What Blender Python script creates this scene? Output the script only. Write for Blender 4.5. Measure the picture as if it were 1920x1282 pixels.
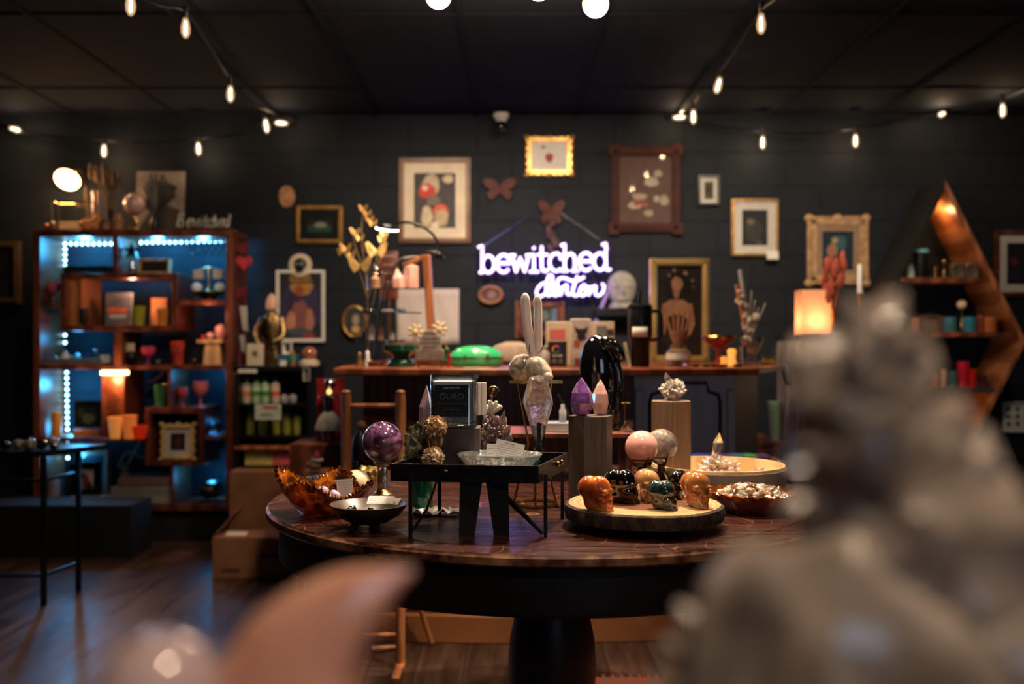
import bpy, bmesh, math, random
from math import sin, cos, pi, radians as R
from mathutils import Vector, Matrix, noise
for _o in list(bpy.data.objects): bpy.data.objects.remove(_o)
SC = bpy.context.scene
COL = SC.collection
random.seed(7)
F = 1866.7            # focal length in pixels of a 1920 wide frame
CH = 1.15             # camera height
TZ = 0.75             # table top
CZ = 1.05             # counter top
WY = 6.1              # back wall
CEIL = 2.54
def X(px, d): return (px-960)/F*d
def Z(py, d): return CH-(py-641)/F*d

# ---------------- camera, world, lights, exposure ----------------
cd = bpy.data.cameras.new('camera'); cam = bpy.data.objects.new('camera', cd); COL.objects.link(cam)
cam.location = (0, 0, CH); cam.rotation_euler = (R(90), 0, 0)
cd.sensor_width = 36; cd.lens = 35; cd.clip_start = 0.05
cd.dof.use_dof = True; cd.dof.focus_distance = 2.22; cd.dof.aperture_fstop = 2.15
SC.camera = cam
SC.view_settings.view_transform = 'Standard'; SC.view_settings.look = 'None'
SC.view_settings.gamma = 1; SC.view_settings.exposure = 0.28; SC.view_settings.use_curve_mapping = False
wd = bpy.data.worlds.new('world'); SC.world = wd; wd.use_nodes = True
wd.node_tree.nodes['Background'].inputs[0].default_value = (0.25, 0.3, 0.42, 1)
wd.node_tree.nodes['Background'].inputs[1].default_value = 0.004
def light(kind, name, loc, energy, col, size=0.1, target=None, spot=None, blend=.6):
    l = bpy.data.lights.new(name, kind); l.energy = energy; l.color = col
    if kind == 'AREA': l.size = size
    else: l.shadow_soft_size = size
    if spot: l.spot_size = R(spot); l.spot_blend = blend
    o = bpy.data.objects.new(name, l); COL.objects.link(o); o.location = loc
    if target:
        o.rotation_euler = (Vector(target)-Vector(loc)).to_track_quat('-Z', 'Y').to_euler()
    return o
WARM = (1, .69, .42)
light('SPOT', 'unseen_spot_light', (0.35, 2.75, 2.46), 230, (1,.77,.55), .035, (0.15, 2.35, .75), 85)  # unseen main spot over the table, stands in for the ceiling lamp bulbs
light('SPOT', 'unseen_spot_light', (0.3, 1.7, 2.46), 34, (1,.77,.55), .035, (0.1, 2.25, .85), 60)  # unseen front spot, added to lift the things on the tray
light('SPOT', 'unseen_spot_light', (-0.15, 2.95, 2.4), 30, (1,.74,.5), .035, (-0.5, 3.55, .8), 60)  # unseen spot, added to brighten the wooden stand posts
light('SPOT', 'unseen_spot_light', (-0.55, 2.8, 2.46), 62, (1,.74,.5), .035, (-0.3, 2.35, .75), 75)  # unseen spot, added for the left of the table
light('SPOT', 'unseen_spot_light', (1.1, 2.9, 2.46), 75, (1,.74,.5), .035, (0.5, 2.5, .75), 75)  # unseen spot, added for the right of the table
light('SPOT', 'unseen_spot_light', (-0.2, 4.0, 2.5), 95, (1,.66,.4), .04, (0.1, 4.5, 1.05), 110, .9)  # unseen spot, added to brighten the counter things
light('SPOT', 'unseen_spot_light', (0.3, 0.1, 2.4), 62, (1,.74,.52), .03, (0.15, .6, .9), 80, .8)  # unseen spot, added to light the foreground crystals
light('AREA', 'front_window_light', (1.2, -2.9, 1.7), 10, (.6,.75,1), 1.2, (0.5, 4, 1.0))
for _x, _e in ((-.5, 85), (.35, 85), (1.35, 95), (2.5, 25)): light('SPOT', 'unseen_spot_light', (_x, 4.35, 2.48), _e, (1,.78,.56), .04, (_x*1.1, 6.1, 1.4), 78, 1)  # unseen wall wash, added to brighten the pictures
light('SPOT', 'unseen_spot_light', (1.55, 3.4, 2.46), 32, (1,.8,.6), .04, (1.62, 5.0, .8), 44, .8)  # unseen spot, added to light the cream cabinet
light('SPOT', 'unseen_spot_light', (-1.5, 4.1, 2.44), 34, (1,.74,.5), .04, (-2.0, 5.8, .9), 62, 1)  # unseen spot, added to light the fronts in the bookcase
light('SPOT', 'unseen_spot_light', (-2.1, 3.3, 2.46), 75, (1,.72,.52), .04, (-1.95, 3.75, 0), 42, 1)  # unseen spot, added for the lit patch of floor at left
# ---------------- materials ----------------
MATS = {}
def mat(name, c, c2=None, s=8, rough=.5, metal=0, trans=0, em=None, es=0, bump=0, kind='noise', coat=0, st=(1,1,1), ior=1.45, sss=0, r2=None, lo=.35, hi=.65, dist=0, bd=.02, spec=.5):
    if name in MATS: return MATS[name]
    m = bpy.data.materials.new(name); m.use_nodes = True; nt = m.node_tree; N = nt.nodes; L = nt.links
    p = N['Principled BSDF']
    if c2 is None: c2 = tuple(x*.78 for x in c)
    tc = N.new('ShaderNodeTexCoord'); mp = N.new('ShaderNodeMapping'); mp.inputs['Scale'].default_value = st
    L.new(tc.outputs['Object'], mp.inputs[0])
    if kind == 'wave':
        t = N.new('ShaderNodeTexWave'); t.inputs['Scale'].default_value = s; t.inputs['Distortion'].default_value = dist or 6; t.inputs['Detail'].default_value = 3; out = t.outputs['Fac']
    elif kind == 'rings':
        t = N.new('ShaderNodeTexWave'); t.wave_type = 'RINGS'; t.rings_direction = 'Z'; t.inputs['Scale'].default_value = s; t.inputs['Distortion'].default_value = dist or 2; t.inputs['Detail'].default_value = 2; out = t.outputs['Fac']
    elif kind == 'voronoi':
        t = N.new('ShaderNodeTexVoronoi'); t.inputs['Scale'].default_value = s; out = t.outputs['Distance']
    else:
        t = N.new('ShaderNodeTexNoise'); t.inputs['Scale'].default_value = s; t.inputs['Detail'].default_value = 5; t.inputs['Distortion'].default_value = dist; out = t.outputs['Fac']
    L.new(mp.outputs[0], t.inputs['Vector'])
    cr = N.new('ShaderNodeValToRGB'); e = cr.color_ramp.elements
    e[0].position = lo; e[1].position = hi; e[0].color = (*c2, 1); e[1].color = (*c, 1)
    L.new(out, cr.inputs[0]); L.new(cr.outputs[0], p.inputs['Base Color'])
    p.inputs['Roughness'].default_value = rough; p.inputs['Metallic'].default_value = metal
    p.inputs['Transmission Weight'].default_value = trans; p.inputs['IOR'].default_value = ior
    p.inputs['Coat Weight'].default_value = coat; p.inputs['Coat Roughness'].default_value = .05
    p.inputs['Specular IOR Level'].default_value = spec
    if sss:
        p.inputs['Subsurface Weight'].default_value = sss; p.inputs['Subsurface Radius'].default_value = (1,.5,.3); p.inputs['Subsurface Scale'].default_value = .01
    if r2 is not None:
        mr = N.new('ShaderNodeMapRange'); mr.inputs['To Min'].default_value = rough; mr.inputs['To Max'].default_value = r2
        mr.inputs['From Min'].default_value = .3; mr.inputs['From Max'].default_value = .7
        L.new(out, mr.inputs['Value']); L.new(mr.outputs[0], p.inputs['Roughness'])
    if em: p.inputs['Emission Color'].default_value = (*em, 1); p.inputs['Emission Strength'].default_value = es
    if bump:
        b = N.new('ShaderNodeBump'); b.inputs['Strength'].default_value = bump; b.inputs['Distance'].default_value = bd
        L.new(out, b.inputs['Height']); L.new(b.outputs[0], p.inputs['Normal'])
    MATS[name] = m; return m
def emis(name, c, s):
    return mat(name, tuple(min(1, x) for x in c), None, 5, .5, em=c, es=s)
def paint(h, rough=.6, **k):
    """plain coloured material from an RGB triple in 0..255 (sRGB)"""
    lin = tuple(((v/255+.055)/1.055)**2.4 if v > 10 else v/255/12.92 for v in h)
    return mat('paint_%02x%02x%02x_%d' % (*h, int(rough*100)), lin, tuple(x*.8 for x in lin), 30, rough, **k)
def clearglass(name, c=(1,1,1), a=.12, tint=None):
    """thin glass: tinted transparency with a glossy coat by facing angle"""
    if name in MATS: return MATS[name]
    m = bpy.data.materials.new(name); m.use_nodes = True; nt = m.node_tree; N = nt.nodes; L = nt.links
    for n in list(N):
        if n.type == 'BSDF_PRINCIPLED': N.remove(n)
    o = [n for n in N if n.type == 'OUTPUT_MATERIAL'][0]
    t = N.new('ShaderNodeBsdfTransparent'); g = N.new('ShaderNodeBsdfGlossy'); g.inputs['Roughness'].default_value = .03
    nz = N.new('ShaderNodeTexNoise'); nz.inputs['Scale'].default_value = 6
    cr = N.new('ShaderNodeValToRGB'); cr.color_ramp.elements[0].color = (*[x*.92 for x in c], 1); cr.color_ramp.elements[1].color = (*c, 1)
    L.new(nz.outputs['Fac'], cr.inputs[0]); L.new(cr.outputs[0], t.inputs[0])
    lw = N.new('ShaderNodeLayerWeight'); lw.inputs[0].default_value = .35
    mr = N.new('ShaderNodeMapRange'); mr.inputs['To Min'].default_value = a; mr.inputs['To Max'].default_value = min(1, a*6)
    L.new(lw.outputs['Fresnel'], mr.inputs['Value'])
    mx = N.new('ShaderNodeMixShader'); L.new(mr.outputs[0], mx.inputs[0]); L.new(t.outputs[0], mx.inputs[1]); L.new(g.outputs[0], mx.inputs[2])
    L.new(mx.outputs[0], o.inputs[0]); MATS[name] = m; return m

M = dict(
 dwood=mat('dark_red_wood', (.16,.045,.018), (.08,.02,.009), 3, .38, kind='wave', st=(1,1,6), dist=4),
 shelfw=mat('walnut_shelf_wood', (.15,.04,.017), (.075,.018,.009), 2.5, .4, kind='wave', st=(1,1,5), dist=4),
 owood=mat('orange_wood', (.42,.16,.06), (.24,.08,.03), 4, .4, kind='wave', st=(1,1,1), dist=3),
 lwood=mat('light_wood', (.62,.4,.2), (.45,.27,.12), 4, .5, kind='wave', st=(1,6,1), dist=3),
 pwood=mat('grey_brown_wood', (.1,.075,.062), (.055,.042,.034), 260, .6, st=(1,1,.03)),
 pwood2=mat('pale_brown_wood', (.22,.13,.08), (.13,.08,.05), 240, .6, st=(1,1,.03)),
 black=mat('black_paint', (.006,.006,.007), (.003,.003,.004), 20, .35),
 blackm=mat('black_metal', (.012,.012,.014), (.005,.005,.006), 30, .32, metal=.3),
 matte=mat('matte_black', (.004,.004,.005), (.002,.002,.002), 10, .8),
 brass=mat('brass', (.7,.42,.14), (.45,.25,.08), 25, .25, metal=1),
 bronze=mat('antique_bronze', (.22,.14,.06), (.06,.04,.02), 60, .35, metal=1, bump=.3, bd=.004),
 gold=mat('gilt', (.55,.33,.1), (.3,.16,.05), 30, .35, metal=.8, bump=.2, bd=.004),
 silver=mat('silver_metal', (.6,.62,.65), (.4,.4,.42), 20, .2, metal=1),
 chrome=mat('chrome', (.8,.8,.8), (.6,.6,.6), 20, .08, metal=1),
 glass=clearglass('thin_clear_glass', (.96,.98,1), .09),
 pane=clearglass('picture_glass', (.98,.98,.98), .035),
 bglass=clearglass('blue_glass', (.55,.85,1), .12),
 pglass=clearglass('pink_glass', (1,.35,.45), .12),
 gglass=clearglass('green_glass', (.08,.5,.3), .1),
 white=mat('white_paper', (.75,.72,.66), (.68,.65,.6), 30, .6),
 cream=mat('cream', (.66,.56,.42), (.56,.46,.33), 10, .5),
 whitep=mat('white_plastic', (.75,.75,.74), (.68,.68,.68), 10, .35),
 ink=mat('ink', (.03,.03,.035), (.02,.02,.02), 20, .6),
 card=mat('cardboard', (.3,.135,.07), (.24,.1,.05), 12, .8),
 amber=mat('amber_glass', (1,.42,.05), (.9,.28,.02), 10, .04, trans=1, ior=1.5),
 quartz=mat('clear_quartz', (1,.98,.95), (.85,.83,.8), 14, .03, trans=.95, ior=1.5, lo=.3, hi=.6, bump=.15, bd=.01, dist=2),
 milk=mat('milky_quartz', (.92,.86,.78), (.7,.62,.54), 30, .2, trans=.35, ior=1.5, sss=.3),
 phantom=mat('phantom_quartz', (.98,.95,.92), (.55,.42,.3), 24, .05, trans=.86, ior=1.5, lo=.38, hi=.52, st=(1,1,2), dist=3, bump=.2, bd=.01),
 selen=mat('selenite', (.85,.78,.72), (.7,.6,.54), 20, .25, trans=.2, sss=.3, st=(1,1,.2)),
 pinkq=mat('rose_quartz', (.93,.5,.42), (.85,.4,.34), 12, .08, trans=.15, sss=.4, coat=.6),
 peach=mat('peach_crystal', (.8,.45,.35), (.62,.3,.24), 14, .25, trans=.25, sss=.3, coat=.4),
 ameth=mat('amethyst', (.4,.17,.55), (.16,.05,.27), 28, .05, trans=.45, ior=1.5, coat=1, dist=2),
 amsph=mat('amethyst_ball', (.27,.13,.23), (.03,.009,.035), 14, .07, coat=1, lo=.4, hi=.72, dist=2.5),
 lilac=mat('lilac_point', (.8,.6,.68), (.5,.32,.45), 24, .15, trans=.3, coat=.6),
 obs=mat('black_obsidian', (.003,.003,.004), (.002,.002,.002), 8, .04, coat=1),
 moss=mat('moss_rock', (.3,.3,.17), (.012,.016,.012), 45, .45, bump=1, bd=.01),
 citr=mat('golden_cluster', (.85,.55,.28), (.4,.2,.08), 60, .35, coat=.4),
 geode=mat('brown_geode', (.3,.19,.15), (.035,.02,.05), 28, .4, bump=.8, bd=.006, coat=.4),
 stone=mat('speckled_stone', (.6,.52,.42), (.16,.12,.08), 22, .2, coat=.8, lo=.38, hi=.55, dist=1.5),
 onyx=mat('cream_onyx', (.75,.6,.42), (.6,.45,.3), 6, .12, coat=.8, sss=.2, dist=2),
 s_or=mat('carnelian', (.75,.27,.06), (.4,.07,.02), 9, .08, coat=1, sss=.15, dist=2.5, lo=.4, hi=.6),
 s_ye=mat('yellow_jasper', (.62,.36,.14), (.4,.17,.05), 9, .08, coat=1, sss=.15, dist=2.5),
 s_ca=mat('caramel_agate', (.38,.22,.09), (.45,.12,.02), 9, .08, coat=1, sss=.1, dist=2.5),
 s_gr=mat('bloodstone', (.05,.08,.085), (.006,.014,.014), 40, .07, coat=1, lo=.4, hi=.75),
 grave=mat('grey_stone', (.3,.29,.27), (.2,.19,.18), 30, .8, bump=.3, bd=.004),
 pink=paint((220,110,120)), teal=paint((40,120,140)), red=paint((170,35,30), .5), green=paint((30,130,70), .3),
 blue=paint((50,90,150)), orange=paint((225,110,45), .4), lime=paint((150,160,40), .4),
)
# ---------------- mesh builder ----------------
class B:
    def __init__(s): s.v=[]; s.f=[]; s.m=[]; s.k=0; s.T=None
    def add(s, vs, fs):
        n=len(s.v)
        if s.T is not None: vs=[s.T@Vector(v) for v in vs]
        s.v+= [tuple(v) for v in vs]; s.f+=[tuple(i+n for i in f) for f in fs]; s.m+=[s.k]*len(fs); return s
    def box(s, c, d, rz=0, ry=0, rx=0):
        h=[x/2 for x in d]; Q=Matrix.Rotation(rz,3,'Z')@Matrix.Rotation(ry,3,'Y')@Matrix.Rotation(rx,3,'X')
        vs=[Vector(c)+Q@Vector((x*h[0],y*h[1],z*h[2])) for x in(-1,1) for y in(-1,1) for z in(-1,1)]
        return s.add(vs,[(0,1,3,2),(4,6,7,5),(0,4,5,1),(2,3,7,6),(0,2,6,4),(1,5,7,3)])
    def b2(s, x0,x1,y0,y1,z0,z1): return s.box(((x0+x1)/2,(y0+y1)/2,(z0+z1)/2),(abs(x1-x0),abs(y1-y0),abs(z1-z0)))
    def lathe(s, prof, n=32, c=(0,0,0), sx=1, sy=1, rf=None, zf=None):
        vs=[];fs=[]
        for j,(r,z) in enumerate(prof):
            for i in range(n):
                a=2*pi*i/n; rr=max(r,1e-5)*(rf(a,z,r) if rf else 1)
                vs.append((c[0]+rr*cos(a)*sx, c[1]+rr*sin(a)*sy, c[2]+z+(zf(a,r,z) if zf else 0)))
        for j in range(len(prof)-1):
            for i in range(n):
                k=(i+1)%n; fs.append((j*n+i,j*n+k,(j+1)*n+k,(j+1)*n+i))
        if prof[0][0]>1e-4: fs.append(tuple(range(n))[::-1])
        if prof[-1][0]>1e-4: fs.append(tuple((len(prof)-1)*n+i for i in range(n)))
        return s.add(vs,fs)
    def ell(s, c, r, n=20, m=12, Q=None, nz=0, ns=3, seed=0):
        if not hasattr(r,'__len__'): r=(r,r,r)
        vs=[];fs=[]
        for j in range(m+1):
            t=pi*j/m
            for i in range(n):
                a=2*pi*i/n; d=Vector((sin(t)*cos(a),sin(t)*sin(a),-cos(t)))
                k=1+(nz*noise.noise(d*ns+Vector((seed*7.3,seed,0))) if nz else 0)
                p=Vector((d.x*r[0]*k,d.y*r[1]*k,d.z*r[2]*k))
                if Q: p=Q@p
                vs.append(Vector(c)+p)
        for j in range(m):
            for i in range(n):
                k=(i+1)%n; fs.append((j*n+i,j*n+k,(j+1)*n+k,(j+1)*n+i))
        return s.add(vs,fs)
    def tube(s, pts, r, n=8, closed=False, sm=0):
        pts=[Vector(p) for p in pts]
        if sm: pts=crom(pts,sm,closed)
        N=len(pts); rs=r if hasattr(r,'__len__') else [r]*N
        if len(rs)!=N: rs=[rs[0]+(rs[-1]-rs[0])*i/(N-1) for i in range(N)]
        vs=[];fs=[]; up=None
        for i,p in enumerate(pts):
            if closed: t=pts[(i+1)%N]-pts[i-1]
            else: t=pts[min(i+1,N-1)]-pts[max(i-1,0)]
            if t.length<1e-9: t=Vector((0,0,1))
            t.normalize()
            if up is None: up=Vector((0,0,1)) if abs(t.z)<.9 else Vector((1,0,0))
            a=t.cross(up)
            if a.length<1e-4: a=t.orthogonal()
            a.normalize(); b=a.cross(t); b.normalize(); up=b
            for k in range(n):
                th=2*pi*k/n; vs.append(p+(a*cos(th)+b*sin(th))*rs[i])
        for i in range(N if closed else N-1):
            j=(i+1)%N
            for k in range(n):
                l=(k+1)%n; fs.append((i*n+k,i*n+l,j*n+l,j*n+k))
        if not closed: fs.append(tuple(range(n))[::-1]); fs.append(tuple((N-1)*n+k for k in range(n)))
        return s.add(vs,fs)
    def prism(s, poly, t0, t1, ax='y'):
        """extrude a 2D outline; ax y: (x,z) outline, extruded along y; ax z: (x,y) outline"""
        n=len(poly)
        f=(lambda p,t:(p[0],t,p[1])) if ax=='y' else ((lambda p,t:(p[0],p[1],t)) if ax=='z' else (lambda p,t:(t,p[0],p[1])))
        vs=[f(p,t0) for p in poly]+[f(p,t1) for p in poly]
        fs=[tuple(range(n)),tuple(range(2*n-1,n-1,-1))]+[(i,(i+1)%n,n+(i+1)%n,n+i) for i in range(n)]
        return s.add(vs,fs)
    def crystal(s, base, d, L, r, n=6, tip=.3, low=0, flat=1, rot=0, off=0, r1=None):
        d=Vector(d).normalized(); a=d.orthogonal().normalized(); b=d.cross(a); base=Vector(base)
        r1=r if r1 is None else r1
        vs=[];
        rings=[]
        if low: rings=[(0,r*.25),(low,r)]
        else: rings=[(0,r)]
        rings+=[(1-tip,r1),(1,r1*off if off else .0006)]
        for t,rr in rings:
            for k in range(n):
                th=2*pi*k/n+rot; vs.append(base+d*(L*t)+a*(cos(th)*rr)+b*(sin(th)*rr*flat))
        fs=[]
        for j in range(len(rings)-1):
            for k in range(n):
                l=(k+1)%n; fs.append((j*n+k,j*n+l,(j+1)*n+l,(j+1)*n+k))
        fs.append(tuple(range(n))[::-1]); fs.append(tuple((len(rings)-1)*n+k for k in range(n)))
        return s.add(vs,fs)
def crom(p, k, closed=False):
    out=[]; n=len(p)
    for i in range(n if closed else n-1):
        g=(lambda j:p[j%n]) if closed else (lambda j:p[min(max(j,0),n-1)])
        a,b,c,d=g(i-1),g(i),g(i+1),g(i+2)
        for q in range(k):
            t=q/k; out.append(.5*((2*b)+(c-a)*t+(2*a-5*b+4*c-d)*t*t+(3*b-a-3*c+d)*t**3))
    if not closed: out.append(p[-1])
    return out
def obj(name, b, mats, parent=None, loc=(0,0,0), rz=0, smooth=35, bevel=0, sub=0, stuff=False):
    me=bpy.data.meshes.new(name); me.from_pydata(b.v,[],b.f)
    if not isinstance(mats,(list,tuple)): mats=[mats]
    for m in mats: me.materials.append(m)
    bm=bmesh.new(); bm.from_mesh(me)
    for f,k in zip(bm.faces,b.m): f.material_index=k
    bmesh.ops.remove_doubles(bm, verts=bm.verts, dist=2e-5)
    bmesh.ops.recalc_face_normals(bm, faces=bm.faces); bm.to_mesh(me); bm.free()
    if smooth:
        me.shade_smooth(); me.set_sharp_from_angle(angle=R(smooth))
    o=bpy.data.objects.new(name,me); COL.objects.link(o); o.location=loc; o.rotation_euler=(0,0,rz)
    if parent: o.parent=parent
    if bevel:
        q=o.modifiers.new('b','BEVEL'); q.width=bevel; q.segments=2; q.limit_method='ANGLE'; q.angle_limit=R(40)
    if sub:
        q=o.modifiers.new('s','SUBSURF'); q.levels=sub; q.render_levels=sub
    if stuff: o['kind']='stuff'
    return o
def tag(o, label, cat, group=None):
    o['label']=label; o['category']=cat
    if group: o['group']=group
    return o
def th(name, label, cat, loc, rz=0, group=None):
    o=bpy.data.objects.new(name,None); o.empty_display_size=.05; COL.objects.link(o); o.location=loc; o.rotation_euler=(0,0,rz)
    return tag(o,label,cat,group)
def one(name, b, mats, label, cat, loc, rz=0, group=None, **k):
    return tag(obj(name,b,mats,None,loc,rz,**k),label,cat,group)
def struct(name, b, m, **k):
    o=obj(name,b,m,**k); o['kind']='structure'; return o
def dup(o, loc=None, rz=None, label=None, parent=None, group=None, scale=None):
    c=o.copy(); COL.objects.link(c); c.parent=parent
    if loc is not None: c.location=loc
    if rz is not None: c.rotation_euler=(0,0,rz)
    if scale: c.scale=(scale,)*3 if not hasattr(scale,'__len__') else scale
    if label: c['label']=label
    if group: c['group']=group
    for ch in o.children: dup(ch,parent=c)
    return c
def at(px, d, z): return (X(px,d), d, z)
def text(s, size, m, parent, loc, name='lettering', rot=(pi/2,0,0), ext=.0004, sx=1, align='CENTER'):
    cu=bpy.data.curves.new('t','FONT'); cu.body=s; cu.size=size; cu.extrude=ext; cu.align_x=align
    t=bpy.data.objects.new('t',cu); COL.objects.link(t)
    dg=bpy.context.evaluated_depsgraph_get(); me=bpy.data.meshes.new_from_object(t.evaluated_get(dg)); bpy.data.objects.remove(t)
    me.materials.clear(); me.materials.append(m)
    o=bpy.data.objects.new(name,me); COL.objects.link(o); o.parent=parent; o.location=loc; o.rotation_euler=rot; o.scale=(sx,1,1); return o
def star(b, f, n=40, m=28, c=(0,0,0), S=1, Q=None):
    """surface of an implicit star shape f(p)<0"""
    vs=[];fs=[]
    for j in range(m+1):
        t=pi*j/m
        for i in range(n):
            a=2*pi*i/n; d=Vector((sin(t)*cos(a),sin(t)*sin(a),-cos(t)))
            lo,hi=0,1.2; 
            x=0.05
            while x<1.2 and f(d*x)<0: x+=.03
            lo,hi=x-.03,x
            for _ in range(8):
                md=(lo+hi)/2
                if f(d*md)<0: lo=md
                else: hi=md
            p=d*lo*S
            vs.append(Vector(c)+(Q@p if Q else p))
    for j in range(m):
        for i in range(n):
            k=(i+1)%n; fs.append((j*n+i,j*n+k,(j+1)*n+k,(j+1)*n+i))
    return b.add(vs,fs)
def sm(a,b,k):
    h=max(k-abs(a-b),0)/k; return min(a,b)-h*h*k/4
def eld(p,c,r):
    q=Vector(((p.x-c[0])/r[0],(p.y-c[1])/r[1],(p.z-c[2])/r[2])); return (q.length-1)*min(r)

# ---------------- generic things ----------------
def lathething(name,label,cat,px,d,z,prof,m,group=None,n=28,rz=0,extra=None,x=None,**k):
    """one turned object; profile in pixels at its distance"""
    u=d/F; b=B(); b.lathe([(r*u,h*u) for r,h in prof],n,**k)
    return one(name,b,m,label,cat,((X(px,d) if x is None else x),d,z),rz,group,smooth=50)
def jar(label,px,d,z,w,h,gm,wax,cat='candle',name='jar_candle',group=None,lab=None,wick=True):
    u=d/F; r=w*u/2; H=h*u; t=th(name,label,cat,at(px,d,z),0,group)
    b=B(); b.lathe([(r*.95,0),(r,H*.05),(r,H),(r*.93,H),(r*.93,H*.08),(0,H*.07)],28); obj('glass_jar',b,gm,t,smooth=50)
    b=B(); b.lathe([(0,H*.09),(r*.9,H*.09),(r*.9,H*.78),(r*.3,H*.76),(0,H*.76)],28); obj('wax',b,wax,t,smooth=50)
    if wick: b=B(); b.tube([(0,0,H*.76),(0,0,H*.86)],r*.05+.0004,6); obj('wick',b,M['ink'],t)
    if lab: b=B(); b.lathe([(r*1.01,H*.25),(r*1.02,H*.25),(r*1.02,H*.7),(r*1.01,H*.7)],28); obj('paper_label',b,lab,t,smooth=50)
    return t
def ballstand(label,px,py,rp,d,z,bm_,sm_,name='crystal_ball',kind='ring',hs=1):
    """a polished ball resting on its turned or clawed stand (two things)"""
    u=d/F; r=rp*u; cz=Z(py,d); x=X(px,d)
    b=B(); b.ell((0,0,0),r,48,32)
    one(name,b,bm_,label,'sphere',(x,d,cz),0)
    return x,r,cz
def book(label,px,d,z,w,h,t,m,rz=0,tilt=0,name='book',group=None):
    u=d/F; T=th(name,label,'book',at(px,d,z),rz,group); w,h,t=w*u,h*u,t*u
    b=B(); b.b2(-w/2,w/2,-t/2,-t/2+.0025,0,h).b2(-w/2,w/2,t/2-.0025,t/2,0,h).b2(-w/2,-w/2+.003,-t/2,t/2,0,h); obj('cover',b,m,T,bevel=.0005)
    b=B(); b.b2(-w/2+.003,w/2-.003,-t/2+.0025,t/2-.0025,.003,h-.003); obj('pages',b,M['white'],T); T.rotation_euler=(tilt,0,rz); return T
def bottle(label,px,d,z,w,h,body,cap,lab=None,group=None,name='spray_bottle'):
    u=d/F; r=w*u/2; H=h*u; t=th(name,label,'bottle',at(px,d,z),0,group)
    b=B(); b.lathe([(r*.9,0),(r,H*.03),(r,H*.68),(r*.8,H*.78),(r*.4,H*.82),(r*.4,H*.86)],20); obj('body',b,body,t,smooth=50)
    b=B(); b.lathe([(r*.5,H*.84),(r*.5,H*.98),(r*.42,H)],20); obj('cap',b,cap,t,smooth=50)
    if lab: b=B(); b.lathe([(r*1.02,H*.28),(r*1.03,H*.28),(r*1.03,H*.48),(r*1.02,H*.48)],20); obj('label_wrap',b,lab,t,smooth=50)
    return t
def frame(label,x0,y0,x1,y1,d,bw,fm,mm=None,mw=0,bg=None,art=(),name='framed_picture',ornate=0,lean=0,glass=1,z=None,cat='picture',group=None,th_=.03,rz=0):
    u=d/F; w=(x1-x0)*u; h=(y1-y0)*u; mid=(x0+x1)/2; bw*=u; mw*=u
    t=th(name,label,cat,(X(mid,d),d,Z(y1,d) if z is None else z),rz,group)
    b=B(); q=th_
    for sx in(-1,1): b.b2(sx*w/2,sx*(w/2-bw),0,q,0,h); b.b2(sx*(w/2-bw*.35),sx*(w/2-bw*.75),-q*.35,0,bw*.35,h-bw*.35)
    for z0,z1 in((0,bw),(h-bw,h)): b.b2(-w/2+bw,w/2-bw,0,q,z0,z1); 
    for z0 in (bw*.35,h-bw*.75): b.b2(-w/2+bw*.35,w/2-bw*.35,-q*.35,0,z0,z0+bw*.4)
    if ornate>0:
        n=ornate
        for i in range(n+1):
            for zz in(0,h): b.ell((-w/2+w*i/n,q*.3,zz),(bw*.45*(1.5 if i in(0,n,n//2) else .8),q*.6,bw*.42*(1.4 if i in(0,n,n//2) else .8)),12,8)
        mth=int(n*h/w)
        for i in range(1,mth):
            for xx in(-w/2,w/2): b.ell((xx,q*.3,h*i/mth),(bw*.4,q*.6,bw*.5),12,8)
    if ornate<0:
        for sx in(-1,1):
            for zz in(0,h): b.box((sx*(w/2-bw*.3),q*.4,zz+(bw*.3 if zz==0 else -bw*.3)),(bw*1.35,q*1.2,bw*1.35))
    obj('frame_moulding',b,fm,t,bevel=.0015 if ornate<=0 else 0)
    if mm:
        b=B()
        a0,a1=bw*.9,bw+mw
        for sx in(-1,1): b.b2(sx*(w/2-a0),sx*(w/2-a1),.006,.012,a0,h-a0)
        for z0,z1 in((a0,a1),(h-a1,h-a0)): b.b2(-w/2+a1,w/2-a1,.006,.012,z0,z1)
        obj('mat_board',b,mm,t,smooth=0)
    b=B(); mats=[bg or M['ink']]; b.b2(-w/2+bw*.8,w/2-bw*.8,.014,.02,bw*.8,h-bw*.8)
    yy=.0135
    for a in art:
        mt=a[-1]
        if mt not in mats: mats.append(mt)
        b.k=mats.index(mt); yy-=.0004
        if a[0]=='e':
            _,cx,cy,rx,ry,_m=a; poly=[(cx+rx*cos(2*pi*i/14)*(1+.12*sin(5*i+cx)),cy+ry*sin(2*pi*i/14)*(1+.12*cos(3*i+cy))) for i in range(14)]
        elif a[0]=='r': _,ax,ay,bx_,by_,_m=a; poly=[(ax,ay),(bx_,ay),(bx_,by_),(ax,by_)]
        else: poly=a[1]
        b.add([((p[0]-mid)*u,yy,(y1-p[1])*u) for p in poly],[tuple(range(len(poly)))])
    obj('picture_print',b,mats,t,smooth=0)
    if glass:
        b=B(); b.b2(-w/2+bw*.8,w/2-bw*.8,.001,.003,bw*.8,h-bw*.8); obj('glass_pane',b,M['pane'],t,smooth=0)
    t.rotation_euler=(-R(lean),0,rz)
    return t
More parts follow.
